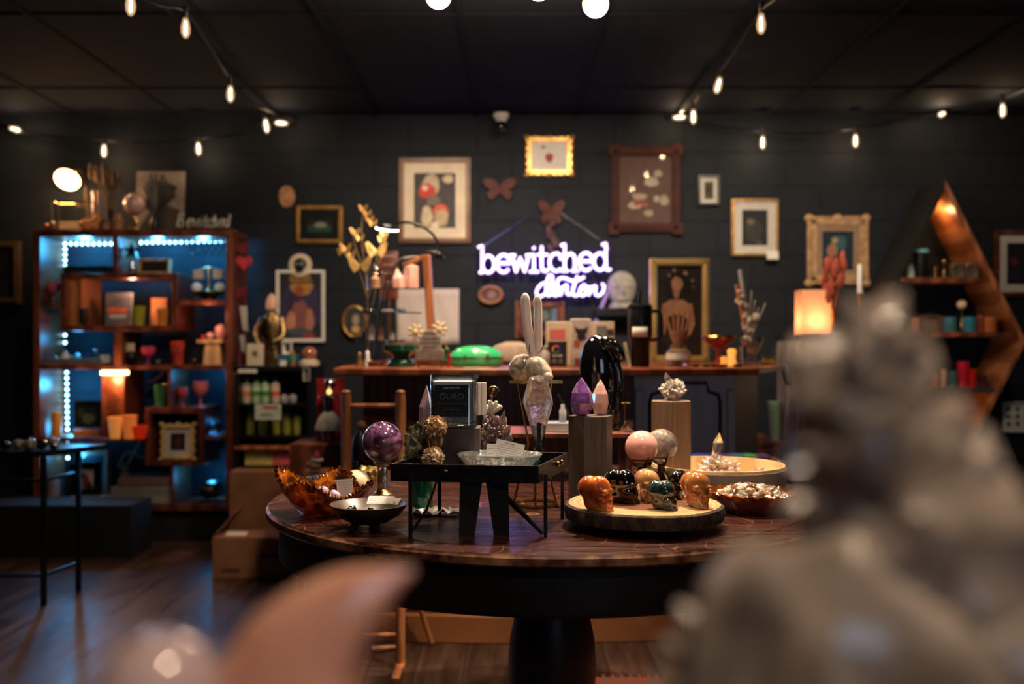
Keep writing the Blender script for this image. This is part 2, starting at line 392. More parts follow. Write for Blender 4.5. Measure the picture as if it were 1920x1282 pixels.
# ================= THE ROOM =================
wallm=mat('painted_block_wall',(.0115,.0155,.0215),(.009,.0125,.0175),6,.65,spec=.18,bump=.15,bd=.01)
def blockwall():
    m=wallm; nt=m.node_tree; N=nt.nodes; L=nt.links; p=N['Principled BSDF']
    tc=N.new('ShaderNodeTexCoord'); mp=N.new('ShaderNodeMapping'); mp.inputs['Rotation'].default_value=(R(90),0,0); L.new(tc.outputs['Object'],mp.inputs[0])
    br=N.new('ShaderNodeTexBrick'); br.inputs['Scale'].default_value=1; br.inputs['Brick Width'].default_value=.42; br.inputs['Row Height'].default_value=.21
    br.inputs['Mortar Size'].default_value=.006; br.inputs['Mortar Smooth'].default_value=.4
    L.new(mp.outputs[0],br.inputs['Vector'])
    bp=N.new('ShaderNodeBump'); bp.inputs['Strength'].default_value=.9; bp.inputs['Distance'].default_value=.012; bp.invert=True
    old=[l for l in L if l.to_socket==p.inputs['Normal']][0].from_node
    L.new(br.outputs['Fac'],bp.inputs['Height']); L.new(old.outputs[0],bp.inputs['Normal']); L.new(bp.outputs[0],p.inputs['Normal'])
blockwall()
def floorm():
    m=mat('plank_floor',(.1,.05,.032),(.04,.02,.014),5,.32,kind='noise',st=(5,.5,1),bump=.15,bd=.004,r2=.5)
    nt=m.node_tree; N=nt.nodes; L=nt.links; p=N['Principled BSDF']
    tc=N.new('ShaderNodeTexCoord'); mp=N.new('ShaderNodeMapping'); mp.inputs['Rotation'].default_value=(0,0,R(90)); L.new(tc.outputs['Object'],mp.inputs[0])
    br=N.new('ShaderNodeTexBrick'); br.inputs['Scale'].default_value=1; br.inputs['Brick Width'].default_value=1.3; br.inputs['Row Height'].default_value=.17; br.inputs['Mortar Size'].default_value=.002
    br.inputs['Color1'].default_value=(1,1,1,1); br.inputs['Color2'].default_value=(.5,.5,.5,1); br.inputs['Mortar'].default_value=(.1,.1,.1,1)
    L.new(mp.outputs[0],br.inputs['Vector']); mx=N.new('ShaderNodeMix'); mx.data_type='RGBA'; mx.blend_type='MULTIPLY'; mx.inputs[0].default_value=1
    src=[l for l in L if l.to_socket==p.inputs['Base Color']][0].from_socket
    L.new(src,mx.inputs[6]); L.new(br.outputs['Color'],mx.inputs[7]); L.new(mx.outputs[2],p.inputs['Base Color']); return m
struct('floor',B().b2(-3.8,3.8,-3.2,WY+.1,-.1,0),floorm(),smooth=0)
struct('wall_back',B().b2(-3.8,3.8,WY,WY+.12,0,CEIL),wallm,smooth=0)
sidem=mat('painted_side_wall',(.012,.011,.012),(.009,.008,.009),6,.7)
struct('wall_left',B().b2(-3.9,-3.8,-3.2,WY,0,CEIL),sidem,smooth=0)
struct('wall_right',B().b2(3.8,3.9,-3.2,WY,0,CEIL),sidem,smooth=0)
b=B(); b.b2(-3.8,.4,-3.3,-3.2,0,CEIL).b2(2,3.8,-3.3,-3.2,0,CEIL).b2(.4,2,-3.3,-3.2,0,.9).b2(.4,2,-3.3,-3.2,2.2,CEIL); struct('wall_front',b,sidem,smooth=0)
b=B(); 
for x in(.43,1.2,1.97): b.b2(x-.03,x+.03,-3.28,-3.22,.9,2.2)
for z in(.93,2.17): b.b2(.46,1.94,-3.28,-3.22,z-.03,z+.03)
struct('window_1',b,M['black'],smooth=0)
ceilm=mat('ceiling_tile',(.013,.0165,.025),(.011,.014,.021),12,.9,spec=.1,bump=.15,bd=.003)
struct('ceiling',B().b2(-3.8,3.8,-3.2,WY,CEIL,CEIL+.1),ceilm,smooth=0)
b=B(); gx=X(893,WY)
for i in range(-6,7):
    x=gx+i*.61
    if abs(x)<3.78: b.b2(x-.011,x+.011,-3.2,WY,CEIL-.008,CEIL+.002)
for i in range(8): b.b2(-3.8,3.8,4.22-i*1.22-.011,4.22-i*1.22+.011,CEIL-.007,CEIL+.002)
b.b2(-3.8,3.8,5.44-.011,5.44+.011,CEIL-.007,CEIL+.002)
struct('trim_1',b,mat('ceiling_grid',(.009,.0115,.017),(.008,.01,.015),10,.9,spec=.1),smooth=0)  # bars slightly darker than the tiles: shadow gap put into the colour
struct('baseboard_back',B().b2(-3.8,3.8,WY-.015,WY,0,.1),M['black'],smooth=0)
rugm=mat('woven_red_rug',(.3,.05,.03),(.12,.09,.07),45,.95,kind='voronoi')
b=B(); b.b2(.1,1.9,1.4,3.38,0,.012); 
for i in range(60): x=.1+1.8*i/59; b.b2(x-.005,x+.005,3.38,3.42,.002,.008)
one('rug',b,rugm,'patterned red rug with a fringed edge lying under the round table','rug',(0,0,0))

# ================= STRING LIGHTS =================
warmem=emis('warm_filament',(1,.72,.4),32)
def bulbglass():
    m=bpy.data.materials.new('glowing_bulb_glass'); m.use_nodes=True; nt=m.node_tree; N=nt.nodes; L=nt.links
    N.remove(N['Principled BSDF']); o=[n for n in N if n.type=='OUTPUT_MATERIAL'][0]
    t=N.new('ShaderNodeBsdfTransparent'); e=N.new('ShaderNodeEmission'); e.inputs[0].default_value=(1,.62,.32,1); e.inputs[1].default_value=1.0
    nz=N.new('ShaderNodeTexNoise'); nz.inputs['Scale'].default_value=20; mr=N.new('ShaderNodeMapRange'); mr.inputs['To Min'].default_value=.35; mr.inputs['To Max'].default_value=.5
    L.new(nz.outputs['Fac'],mr.inputs['Value']); mx=N.new('ShaderNodeMixShader'); L.new(mr.outputs[0],mx.inputs[0]); L.new(t.outputs[0],mx.inputs[1]); L.new(e.outputs[0],mx.inputs[2]); L.new(mx.outputs[0],o.inputs[0]); return m
BG=bulbglass()
def bulb_on(parent, p, dirv, power, L=.082, r=.018):
    """bulb hanging from socket at p along dirv"""
    d=Vector(dirv).normalized(); Q=d.to_track_quat('-Z','Y').to_matrix()
    b=B(); b.T=Matrix.Translation(Vector(p))@Q.to_4x4()
    b.lathe([(.004,.03),(.012,.025),(.013,-.018),(.011,-.022)],12); obj('socket',b,M['black'],parent)
    b=B(); b.T=Matrix.Translation(Vector(p))@Q.to_4x4()
    b.lathe([(.009,-.02),(r*.72,-.02-L*.2),(r,-.02-L*.5),(r*.92,-.02-L*.75),(r*.5,-.02-L*.94),(.001,-.02-L)],16)
    bb=obj('bulb',b,BG,parent,smooth=80)
    b=B(); b.T=Matrix.Translation(Vector(p))@Q.to_4x4()
    b.lathe([(.001,-.034),(.0032,-.04),(.0032,-.02-L*.8),(.001,-.02-L*.82)],8); f=obj('filament',b,warmem,bb,smooth=80)
    l=bpy.data.lights.new('bulb_light','POINT'); l.energy=power; l.color=(1,.66,.38); l.shadow_soft_size=.012
    o=bpy.data.objects.new('bulb_light',l); COL.objects.link(o); o.location=Vector(p)+d*(L*.6+.02); o.parent=parent
def cordstring(label, pts, bulbs, power, fixes=()):
    t=th('string_light',label,'string lights',(0,0,0))
    b=B(); b.tube(pts,.005,6,sm=6); obj('cord',b,M['black'],t)
    for (px,py,d,dv) in bulbs:
        p=Vector((X(px,d),d,Z(py,d))); v=Vector(dv).normalized(); bulb_on(t,p-v*.055,dv,power)
def pv(px,py,d): return (X(px,d),d,Z(py,d))
dn=(0,0,-1)
cordstring('black string light cord running along the ceiling toward the left wall corner, five bulbs',
 [pv(190,-60,3.4),pv(245,-18,3.67),pv(300,10,3.85),pv(348,22,4.03),pv(395,90,4.4),pv(431,147,4.8),pv(468,190,5.2),pv(500,207,5.55),pv(520,214,5.98)],
 [(245,6,3.67,dn),(348,50,4.03,dn),(432,174,4.8,dn),(499,234,5.55,(.15,0,-1))],.8)
cordstring('black string light cord draped along the back wall above the lit bookcase',
 [pv(-40,225,5.96),pv(8,238,5.96),pv(60,250,5.96),pv(195,264,5.96),pv(290,266,5.96),pv(372,260,5.96),pv(450,250,5.96),pv(520,218,6.02),pv(548,226,6.0)],
 [(27,242,5.92,(.8,-.2,-.25)),(195,281,5.94,dn),(372,277,5.94,(.05,0,-1)),(529,231,5.85,(-1,-.6,-.05))],2.6)
cordstring('black string light cord crossing the ceiling on the right of the room, three bulbs',
 [pv(1510,-60,3.4),pv(1450,0,3.8),pv(1427,20,3.95),pv(1375,100,4.4),pv(1350,133,4.8),pv(1310,180,5.3),pv(1298,195,5.5),pv(1270,214,5.98)],
 [(1427,42,3.95,dn),(1347,158,4.8,(-.25,0,-1)),(1300,217,5.5,dn)],.8)
cordstring('black string light cord sagging along the back wall above the triangular shelf',
 [pv(1225,210,6.02),pv(1262,216,6.0),pv(1310,230,5.97),pv(1430,247,5.95),pv(1520,250,5.95),pv(1604,241,5.95),pv(1700,225,5.95),pv(1790,205,5.9),pv(1880,185,5.6),pv(1960,150,5.2)],
 [(1272,220,5.9,(1,-.5,-.05)),(1430,265,5.93,dn),(1604,262,5.93,dn),(1766,214,5.85,(-.6,-.8,-.3)),(1880,205,5.6,dn)],3.2)
# ceiling lamp with round bulbs
t=th('ceiling_lamp','ceiling lamp with round white bulbs, cut by the top edge of the photo','lamp',(X(970,3.6),3.6,CEIL))
b=B(); b.lathe([(.07,0),(.07,-.02),(.02,-.035),(.012,-.05),(.012,-.075)],24); obj('canopy',b,M['brass'],t)
b=B()
for px in(822,975,1117): 
    x=X(px,3.6)-X(970,3.6); b.tube([(0,0,-.06),(x*.5,0,-.055),(x,0,-.06),(x,0,-.08)],.007,8,sm=4)
obj('arm',b,M['brass'],t)
globe=emis('lit_globe_bulb',(1,.8,.55),10)
for px,py in((822,-8),(1010,-24),(1117,8)):
    x=X(px,3.6)-X(970,3.6); z=Z(py,3.6)-CEIL
    b=B(); b.ell((x,0,z),.045,24,16); obj('bulb',b,globe,t,smooth=80)
    b=B(); b.lathe([(.014,z+.04),(.014,max(-.05,z+.06)),(.01,-.05)],12,c=(x,0,0)); obj('socket',b,M['brass'],t)
    l=light('POINT','bulb_light',(x,0,z-.055),16,(1,.74,.5),.04); l.parent=t

# security camera
t=th('security_camera','small white dome security camera mounted above the square framed print','camera',pv(940,235,5.95))
b=B(); b.lathe([(.045,.07),(.045,.045),(.03,.035)],20); b.tube([(0,0,.05),(0,0,0)],.025,14); b.tube([(0,.16,.04),(0,0,.04)],.03,12); obj('housing',b,M['whitep'],t)
b=B(); b.ell((0,-.02,-.01),.036,24,16); obj('camera_ball',b,M['obs'],t)

# ================= NEON SIGN =================
def arc(cx,cy,rx,ry,a0,a1,n=12): return [(cx+rx*cos(R(a0+(a1-a0)*i/n)),cy+ry*sin(R(a0+(a1-a0)*i/n))) for i in range(n+1)]
GL={ # strokes in x-height units, advance
 'b':([[(-.08,1.45),(.1,1.5),(.14,1.5),(.14,0)],arc(.52,.48,.38,.48,0,360,20),[(.14,.12),(.0,.0)]],1.0),
 'e':([[(.12,.52),(.9,.52)],arc(.5,.5,.42,.5,5,320,18)],.98),
 'w':([[(.08,.95),(.32,.02),(.58,.8),(.86,.02),(1.1,.95)],[(-.05,.95),(.24,.95)],[(.98,.95),(1.25,.95)]],1.2),
 'i':([[(.0,.95),(.24,.95),(.24,.02)],[(0,.0),(.5,.0)],[(.22,1.32),(.24,1.36)]],.52),
 't':([[(.26,1.4),(.26,.25),(.34,.04),(.52,.0),(.64,.1)],[(.02,.95),(.6,.95)]],.66),
 'c':([arc(.5,.5,.42,.5,50,315,18),[(.76,.88),(.78,.68)]],.9),
 'h':([[(-.04,1.45),(.16,1.5),(.16,.0)],[(.16,.6),(.3,.88),(.55,.98),(.74,.86),(.8,.6),(.8,0)],[(-.02,0),(.34,0)],[(.62,0),(1.0,0)]],1.06),
 'd':([arc(.46,.48,.38,.48,0,360,20),[(.62,1.45),(.8,1.5),(.84,1.5),(.84,.06),(.95,.0),(1.1,.04)]],1.1),
 'B':([[(.1,0),(.1,1.5),(.6,1.5),(.8,1.15),(.55,.8),(.15,.78)],[(.55,.8),(.9,.5),(.75,.05),(.1,0)]],1.0)}
t=th('neon_sign','glowing violet neon sign reading bewitched denton hanging on the dark wall','neon sign',(X(1021,6.0),6.0,Z(558,6.0)))
u=6.0/F
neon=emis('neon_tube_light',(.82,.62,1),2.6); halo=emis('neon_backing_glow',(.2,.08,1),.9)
b=B();bk=B()
def stroke(pts,r=2.3,smo=0):
    P3=[((x-1021)*u,0,(558-y)*u) for x,y in pts]
    if smo or len(pts)>8: b.tube(P3,r*u,8,sm=smo)
    else:
        for p_,q_ in zip(P3,P3[1:]): b.tube([p_,q_],r*u,8); b.ell(q_,r*u,8,6)
        b.ell(P3[0],r*u,8,6)
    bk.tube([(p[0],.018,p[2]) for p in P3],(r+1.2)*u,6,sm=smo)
pos={0:900,1:929,2:958,3:994,4:1008,5:1028,6:1054,7:1084,8:1111}
for i,ch in enumerate('bewitched'):
    x0=pos[i]; base=511-i*.6; xh=33
    for s in GL[ch][0]: stroke([(x0+p[0]*30,base-p[1]*xh) for p in s])
for s in ([(1030,533),(1018,531),(1007,543),(1007,553),(1016,555),(1028,543),(1036,525),(1034,516),(1028,519),(1024,540),(1027,554),(1035,550)],
 [(1035,549),(1042,544),(1046,537),(1043,532),(1038,536),(1036,546),(1040,554),(1048,550),(1053,538),(1051,554)],
 [(1050,552),(1057,538),(1063,535),(1063,550),(1070,552)],
 [(1083,517),(1075,540),(1074,551),(1081,554),(1088,548)],[(1044,532),(1048,523),(1058,521),(1072,526),(1084,525),(1096,519)],
 [(1092,536),(1087,545),(1091,554),(1099,550),(1101,540),(1095,534),(1092,540),(1101,544),(1106,538)],
 [(1107,536),(1104,554)],[(1105,550),(1112,538),(1117,537),(1116,550),(1122,554),(1130,548),(1133,536),(1128,532)]): stroke(s,1.9,4)
obj('neon_tube',b,neon,t,smooth=60); obj('backing_glow',bk,halo,t,smooth=60)
b=B(); 
for (x0,y0,x1,y1) in((903,463,1000,395),(1145,463,1052,395)): b.tube([((x0-1021)*u,.01,(558-y0)*u),((x1-1021)*u,.08,(558-y1)*u)],.0012,5)
b.ell(((903-1021)*u,.0,(558-465)*u),.01,10,8).ell(((1141-1021)*u,.0,(558-466)*u),.01,10,8)
obj('hanging_wire',b,M['silver'],t)
for px in(945,1075): l=light('POINT','neon_light',((px-1021)*u,-.05,(558-(495 if px<1000 else 535))*u),1.1,(.4,.25,1),.05); l.parent=t

# ================= WALL PICTURES =================
def P(h,r=.6): return paint(h,r)
wd_=WY-.032
e,r_='e','r'
frame('brown framed print of a pale animal head decked with red flowers, behind the ring lamp',748,296,882,455,wd_,9,mat('brown_frame',(.2,.09,.035),(.12,.05,.02),10,.4),M['cream'],19,M['ink'],
 [(e,812,380,36,55,P((60,50,55))),(e,808,345,16,20,P((190,170,140))),(e,840,335,10,8,P((200,180,150))),(e,800,357,16,14,P((200,50,25))),(e,797,352,6,5,P((230,200,190))),(e,826,393,14,11,P((215,95,65))),(e,800,405,11,20,P((205,185,150))),(e,828,408,13,16,P((190,165,130))),(e,815,425,8,10,P((220,205,180))),(e,812,375,13,10,P((110,100,90)))],glass=0)
frame('small square gilt framed white print high on the wall beside the camera dome',987,256,1073,328,wd_,9,M['gold'],None,0,M['white'],[(e,1019,275,5,2.5,P((150,110,60))),(e,1030,295,8,9,P((170,60,80))),(r_,1012,306,1060,307.5,P((190,185,180)))],ornate=6,glass=0)
frame('large carved dark red wooden frame with pale blossoms painted on pink brown',1146,276,1276,434,wd_,16,mat('mahogany_frame',(.055,.012,.006),(.03,.006,.004),12,.5,spec=.15),None,0,P((95,68,60)),
 [(e,1200,368,14,6,P((180,165,145))),(e,1222,340,13,9,P((190,180,160))),(e,1234,325,8,7,P((175,165,145))),(e,1246,375,8,10,P((180,165,140))),(e,1232,372,6,6,P((190,180,160))),(e,1190,384,12,7,P((200,185,170))),(e,1195,380,7,6,P((180,70,60))),(e,1209,383,6,6,P((180,80,70))),(e,1217,399,9,6,P((170,160,130)))],ornate=-1)
frame('tiny black framed print with a cream mat, right of the carved red frame',1309,328,1350,385,wd_,5,M['black'],M['white'],7,P((90,75,55)),[(e,1329,355,5,8,P((40,35,30)))])
frame('thin gilt framed dark print in a wide pale mat, white corner tag',1372,373,1460,480,wd_,5,M['gold'],M['white'],15,P((30,35,40)),[(e,1414,432,16,22,P((60,60,55))),(e,1408,415,8,6,P((120,110,85))),(e,1424,455,7,5,P((70,80,80)))])
one('price_tag',B().b2(-.035,.035,0,.002,0,.05),M['white'],'blank white tag stuck on the lower right corner of the thin gilt frame','tag',pv(1449,486,wd_-.035))
frame('ornate pale gold frame with a blue and red figure painting, right of the wall',1518,409,1625,530,wd_,14,mat('pale_gilt',(.5,.32,.17),(.3,.18,.09),25,.4,bump=.3,bd=.005),mat('tan_mat',(.42,.28,.17),(.38,.25,.15),20,.6),10,P((25,50,70)),
 [(e,1575,455,14,14,P((60,110,120))),(e,1562,470,10,14,P((190,130,110))),(e,1570,490,16,12,P((25,35,60))),(e,1566,450,6,6,P((190,170,140)))],ornate=12)
frame('dark framed print with white mat at the far right edge of the wall',1866,432,1950,556,wd_,9,M['dwood'],M['white'],14,P((12,14,24)),[(e,1904,490,8,8,P((110,30,30))),(e,1906,515,10,12,P((30,35,60)))])
frame('old dark gilt frame hanging at the far left of the wall',-30,452,36,570,wd_,12,mat('dull_gilt',(.09,.055,.025),(.05,.03,.012),20,.6),None,0,M['matte'],[(e,5,500,8,15,P((25,20,18)))])
frame('thin gilt landscape frame with a green night scene, above the long poster',555,386,642,456,wd_,7,M['gold'],M['matte'],14,P((30,75,60)),[(r_,576,405,622,420,P((10,12,14))),(e,600,421,12,5,P((150,150,140)))])
frame('grey poster of a robed woman under a pointed arch, white bands at its sides',517,506,609,641,wd_,6,M['white'],None,0,P((20,18,30)),
 [(e,563,575,36,60,P((45,35,75))),(e,545,560,8,36,P((35,25,55))),(e,565,540,22,14,P((170,120,60))),(e,560,545,9,10,P((140,65,40))),(e,562,595,20,32,P((130,75,70))),(e,545,605,9,22,P((190,130,100))),(e,580,600,8,22,P((170,110,90))),(e,560,622,26,8,P((60,75,90))),(e,578,630,12,6,P((150,40,30)))],name='poster',cat='poster',glass=0,th_=.008)
frame('oval wooden framed portrait on the wall left of the neon word',897,537,943,569,wd_,1,M['black'],glass=0,name='portrait_plaque') if 0 else None
def oval(label,cx,cy,rx,ry,m1,m2,dots=()):
    t=th('oval_frame',label,'picture',(X(cx,wd_),wd_,Z(cy,wd_))); u=wd_/F
    b=B(); b.tube([(rx*u*.9*cos(2*pi*i/28),0,ry*u*.88*sin(2*pi*i/28)) for i in range(28)],3.4*u,8,closed=True); obj('frame_ring',b,m1,t,smooth=60)
    b=B(); b.prism([(rx*u*.88*cos(2*pi*i/28),ry*u*.86*sin(2*pi*i/28)) for i in range(28)],.002,.02); mats=[m2]
    for dx,dy,ax,ay,mm in dots:
        mats.append(mm); b.k=len(mats)-1; b.add([((dx+ax*cos(2*pi*i/12))*u,.0005,(dy+ay*sin(2*pi*i/12))*u) for i in range(12)],[tuple(range(12))])
    obj('portrait',b,mats,t,smooth=0); return t
oval('small oval wooden frame with a dim portrait, left of the neon sign',920,553,23,17,mat('oval_oak',(.3,.13,.05),(.2,.08,.03),10,.4),P((75,50,50)),[(2,1,8,8,P((130,95,85)))])
oval('ornate gold oval frame with a pale figure, low on the wall behind the glass tiers',665,603,24,32,M['gold'],P((45,45,45)),[(2,4,7,10,P((150,140,120))),(2,-14,8,7,P((190,150,90)))])
# rosette plaque
b=B(); b.lathe([(0,-.012),(.02,-.014),(.03,-.008),(.042,-.012),(.05,-.004),(.05,.0)],24,rf=lambda a,z,r:1+.08*cos(12*a)*(r/.05))
b.T=None; vv=[(x,z2,y*1.35) for x,y,z2 in b.v]; b.v=vv
one('wall_rosette',b,mat('tan_wood_carving',(.5,.27,.14),(.3,.14,.07),30,.6),'tan carved oval rosette on the wall left of the green night scene','ornament',pv(538,369,WY-.002))
# butterflies on the wall
def butterfly(name,label,cx,cy,d,w,h,m,rz=0,group=None,tilt=0,parent=None,flap=.3):
    u=d/F; w*=u/2; h*=u/2
    t=th(name,label,'butterfly ornament',pv(cx,cy,d),rz,group) if parent is None else parent
    for s in(-1,1):
        b=B(); up=[(0,0),(.25,.75),(.7,1),(1,.8),(.85,.2),(.5,-.05)]; lw=[(0,-.05),(.5,-.05),(.75,-.4),(.6,-1),(.35,-.85),(.1,-.4)]
        for poly in(up,lw):
            n=len(poly); P3=[Vector(p).to_3d() for p in poly]; P3=crom([Vector((p[0],p[1],0)) for p in poly],3,True)
            vs=[(s*p.x*w*cos(flap),-abs(p.x)*w*sin(flap)-.001,p.y*h) for p in P3]; k=len(vs)
            b.add(vs+[(v[0],v[1]+.002,v[2]) for v in vs],[tuple(range(k)),tuple(range(2*k-1,k-1,-1))]+[(i,(i+1)%k,k+(i+1)%k,k+i) for i in range(k)])
        o=obj('wing',b,m,t,smooth=0)
        if parent is not None: o.location=pv(cx,cy,d)
    b=B(); b.ell((0,-.002,0),(w*.07+.001,w*.07+.001,h*.6),8,6); o=obj('butterfly_body',b,m,t)
    if parent is not None: o.location=pv(cx,cy,d)
    return t
bfm=mat('dark_red_butterfly',(.1,.025,.02),(.05,.015,.012),30,.6)
butterfly('wall_butterfly','dark red butterfly with wings level, below the square gilt print',937,355,WY-.02,64,40,bfm)
butterfly('wall_butterfly','dark red butterfly with long tails hung right above the neon sign',1034,398,WY-.02,52,44,bfm)
b=B()
for i in range(14): b.ell((random.uniform(-.025,.025),random.uniform(-.01,0),-.02-.2*i/14),(.018,.01,.022),8,6)
one('dried_flower_bunch',b,mat('dark_dried_petals',(.1,.05,.05),(.04,.02,.02),40,.8),'dark dried flower bunch hanging below the tailed butterfly over the neon','dried flowers',pv(1036,405,WY-.03))

# skull wreath over poster
t=th('skull_wreath','black skull in a round cream feather collar above the long poster','ornament',pv(563,497,WY-.03)); u=WY/F
b=B()
for k in range(20):
    a=2*pi*k/20; b.ell((16*u*cos(a),0,16*u*sin(a)),(6.5*u,.006,4*u),8,6,Q=Matrix.Rotation(-a,3,'Y'))
obj('feather_collar',b,M['cream'],t)
b=B(); b.ell((0,-.01,2*u),(12*u,.025,11*u),16,12).box((0,-.012,-8*u),(13*u,.03,9*u)); obj('skull',b,M['black'],t,bevel=.004)
b=B(); 
for s in(-1,1): b.ell((s*5*u,-.033,1*u),(3*u,.004,3*u),10,6)
obj('eye_socket',b,M['grave'],t)
b=B(); b.prism([(-17*u,-14*u),(17*u,-14*u),(22*u,-30*u),(0,-34*u),(-22*u,-30*u)],0,.01); obj('lace_ruff',b,M['gold'],t)

# black wall shelf with stone face, right of the neon
t=one('wall_shelf',B().b2(-.14,.14,-.16,0,0,.05).b2(-.1,.1,-.1,0,-.03,0),M['black'],'short black wall shelf holding the grey stone face','shelf',(X(1155,WY),WY,Z(594,WY)),bevel=.004)
def facef(p):
    q=Vector((abs(p.x),p.y,p.z)); f=eld(q,(0,.05,0),(.42,.3,.6))
    f=sm(f,eld(q,(0,-.25,-.02),(.07,.1,.2)),.08); f=sm(f,eld(q,(.16,-.2,.2),(.16,.08,.06)),.08); f=sm(f,eld(q,(0,-.2,-.28),(.15,.09,.06)),.06)
    f=sm(f,eld(q,(0,.1,.2),(.5,.25,.5)),.15); return f
b=B(); star(b,facef,S=.17,c=(0,0,.1)); b.lathe([(.08,0),(.07,.03)],20)
one('stone_bust',b,M['grave'],'grey stone bust of a bearded face on the short black wall shelf','statue',(X(1167,5.98),6.0,Z(594,WY)+.05))
b=B(); P3=[pv(1152,522,6.0),pv(1138,548,5.99),pv(1124,580,5.98),pv(1112,612,5.97)]
for i in range(3): b.tube([Vector(p)+Vector((.006*i,0,0)) for p in P3],.006,6,sm=4)
one('ribbon',b,mat('violet_ribbon',(.25,.18,.5),(.15,.1,.35),20,.4),'violet ribbon trailing down the wall from beside the stone face','ribbon',(0,0,0))
frame('dark red box frame with a grey green print standing low behind the stone rabbit ears',966,564,1058,634,wd_,14,M['dwood'],None,0,P((60,75,72)),[(e,1015,590,14,12,P((110,125,115))),(e,1008,612,20,10,P((15,18,20)))],group=None)
# paper sheets
for (x0,y0,x1,y1,lb) in((744,541,802,645,'left large sheet of blank pale paper taped to the wall behind the glass tiers'),(805,541,861,645,'right large sheet of blank pale paper taped to the wall, beside the orange post')):
    u=6.06/F; b=B(); n=8
    vs=[((x0+(x1-x0)*i/n-(x0+x1)/2)*u,.004*sin(i*1.3+j),(y1-y0)*u*j/n) for j in range(n+1) for i in range(n+1)]
    b.add(vs,[(j*(n+1)+i,j*(n+1)+i+1,(j+1)*(n+1)+i+1,(j+1)*(n+1)+i) for j in range(n) for i in range(n)])
    o=one('paper_sheet',b,mat('pale_paper',(.55,.48,.44),(.5,.43,.4),5,.8),lb,'paper',pv((x0+x1)/2,y1,6.085))
    s=o.modifiers.new('s','SOLIDIFY'); s.thickness=.001
# small extra signs
frame('white calendar sheet with rows of small marks on the far right wall',1880,754,1935,810,wd_,2,M['white'],None,0,M['white'],[(e,1893+i*17,767+j*14,4,4,P(((110,40,40),(40,60,90),(60,60,60))[(i+j)%3])) for i in range(3) for j in range(3)],name='wall_calendar',cat='calendar',glass=0,th_=.008)
# ================= BOOKCASE =================
BD=5.72; BB=6.04; ub=BD/F
def bxp(px): return X(px,BD)
def bz(py): return Z(py,BD)
KX=bxp(249)
t=th('bookcase','tall walnut bookcase with open cubbies lit by blue LED strips','bookcase',(KX,BD,0))
BK=t
def lb(b,px0,px1,py0,py1,y0=0.0,y1=None): return b.b2(bxp(px0)-KX,bxp(px1)-KX,y0,(BB-BD) if y1 is None else y1,bz(py1),bz(py0))
b=B(); lb(b,62,436,430,443); obj('top_board',b,M['shelfw'],t,bevel=.003)
b=B(); lb(b,62,75,443,958); obj('side_panel',b,M['shelfw'],t,bevel=.003)
b=B(); lb(b,423,436,443,958); obj('side_panel',b,M['shelfw'],t,bevel=.003)
b=B(); lb(b,75,423,946,958); obj('bottom_board',b,M['shelfw'],t,bevel=.002)
b=B(); b.b2(bxp(70)-KX,bxp(430)-KX,.03,.3,0,bz(958)); obj('plinth',b,M['matte'],t)
def shelf(*a): b=B(); lb(b,*a); obj('shelf',b,M['shelfw'],t,bevel=.002)
def div(*a): b=B(); lb(b,*a); obj('divider',b,M['shelfw'],t,bevel=.002)
shelf(75,115,568,576); shelf(330,423,562,571); shelf(75,423,684,693); shelf(75,272,820,828); shelf(382,423,816,824); shelf(115,330,506,513) if 0 else None
div(211,221,443,513); div(213,228,622,684); div(190,233,693,820); div(315,321,693,765); div(320,326,875,946); 
for (x0,x1,y0,y1) in((113,332,512,620),(272,382,764,873)):
    b=B(); w=10; lb(b,x0,x1,y0,y0+w).k=0; lb(b,x0,x1,y1-w,y1); lb(b,x0,x0+w,y0+w,y1-w); lb(b,x1-w,x1,y0+w,y1-w); obj('cubby_box',b,M['shelfw'],t,bevel=.002)
b=B(); lb(b,284,371,774,863,.2,.21); obj('cubby_back',b,M['matte'],t)
b=B(); lb(b,123,150,522,610,.02,.3); obj('inner_panel',b,M['owood'],t)
led=emis('blue_white_led',(.45,.85,1),7)
ledd=BB-BD-.025
def ledstrip(p0,p1,n):
    b=B(); d=BD+ledd; q0=Vector(pv(*p0,d))-Vector((KX,BD,0)); q1=Vector(pv(*p1,d))-Vector((KX,BD,0))
    for i in range(n): 
        p=q0.lerp(q1,i/(n-1)); b.ell(p,.0085,8,6)
    o=obj('led_strip',b,led,t,smooth=80)
    b=B(); b.tube([q0,q1],.003,4); obj('strip_tape',b,M['matte'],o)
ledstrip((122,457),(208,457),9); ledstrip((254,455),(425,452),17); ledstrip((122,467),(122,498),4); ledstrip((122,628),(122,642),2); ledstrip((125,698),(127,858),16)
BLUE=(.05,.46,1)
for px,py,e_,s in((165,462,5,.1),(300,462,4.,.1),(385,462,4.5,.1),(150,480,.8,.03),(152,635,.9,.03),(145,720,3,.05),(148,800,3,.05),(150,850,1.5,.03),(400,700,1.2,.06),(402,790,1,.03),(404,890,1,.05)):
    l=light('POINT','led_glow_light',(X(px,5.98)-KX,5.94-BD,Z(py,5.98)),e_*1.3,BLUE,.03); l.parent=t
# picture light bar on the divider
b=B(); lb(b,192,238,695,702,-.03,.03); obj('light_bar',b,emis('warm_light_bar',(1,.62,.33),7),t,bevel=.002)
l=light('POINT','bar_light',(bxp(214)-KX,-.06,bz(712)),3,(1,.5,.2),.02); l.parent=t
l=light('POINT','cubby_light',(bxp(240)-KX,.06,bz(530)),1.8,(1,.55,.35),.02); l.parent=t
l=light('POINT','cubby_light',(bxp(388)-KX,-.03,bz(590)),1.1,(1,.45,.3),.02); l.parent=t

TOPZ=bz(430)
def bshelf(py): return bz(py)
G='glassware and cups on the lit bookcase'
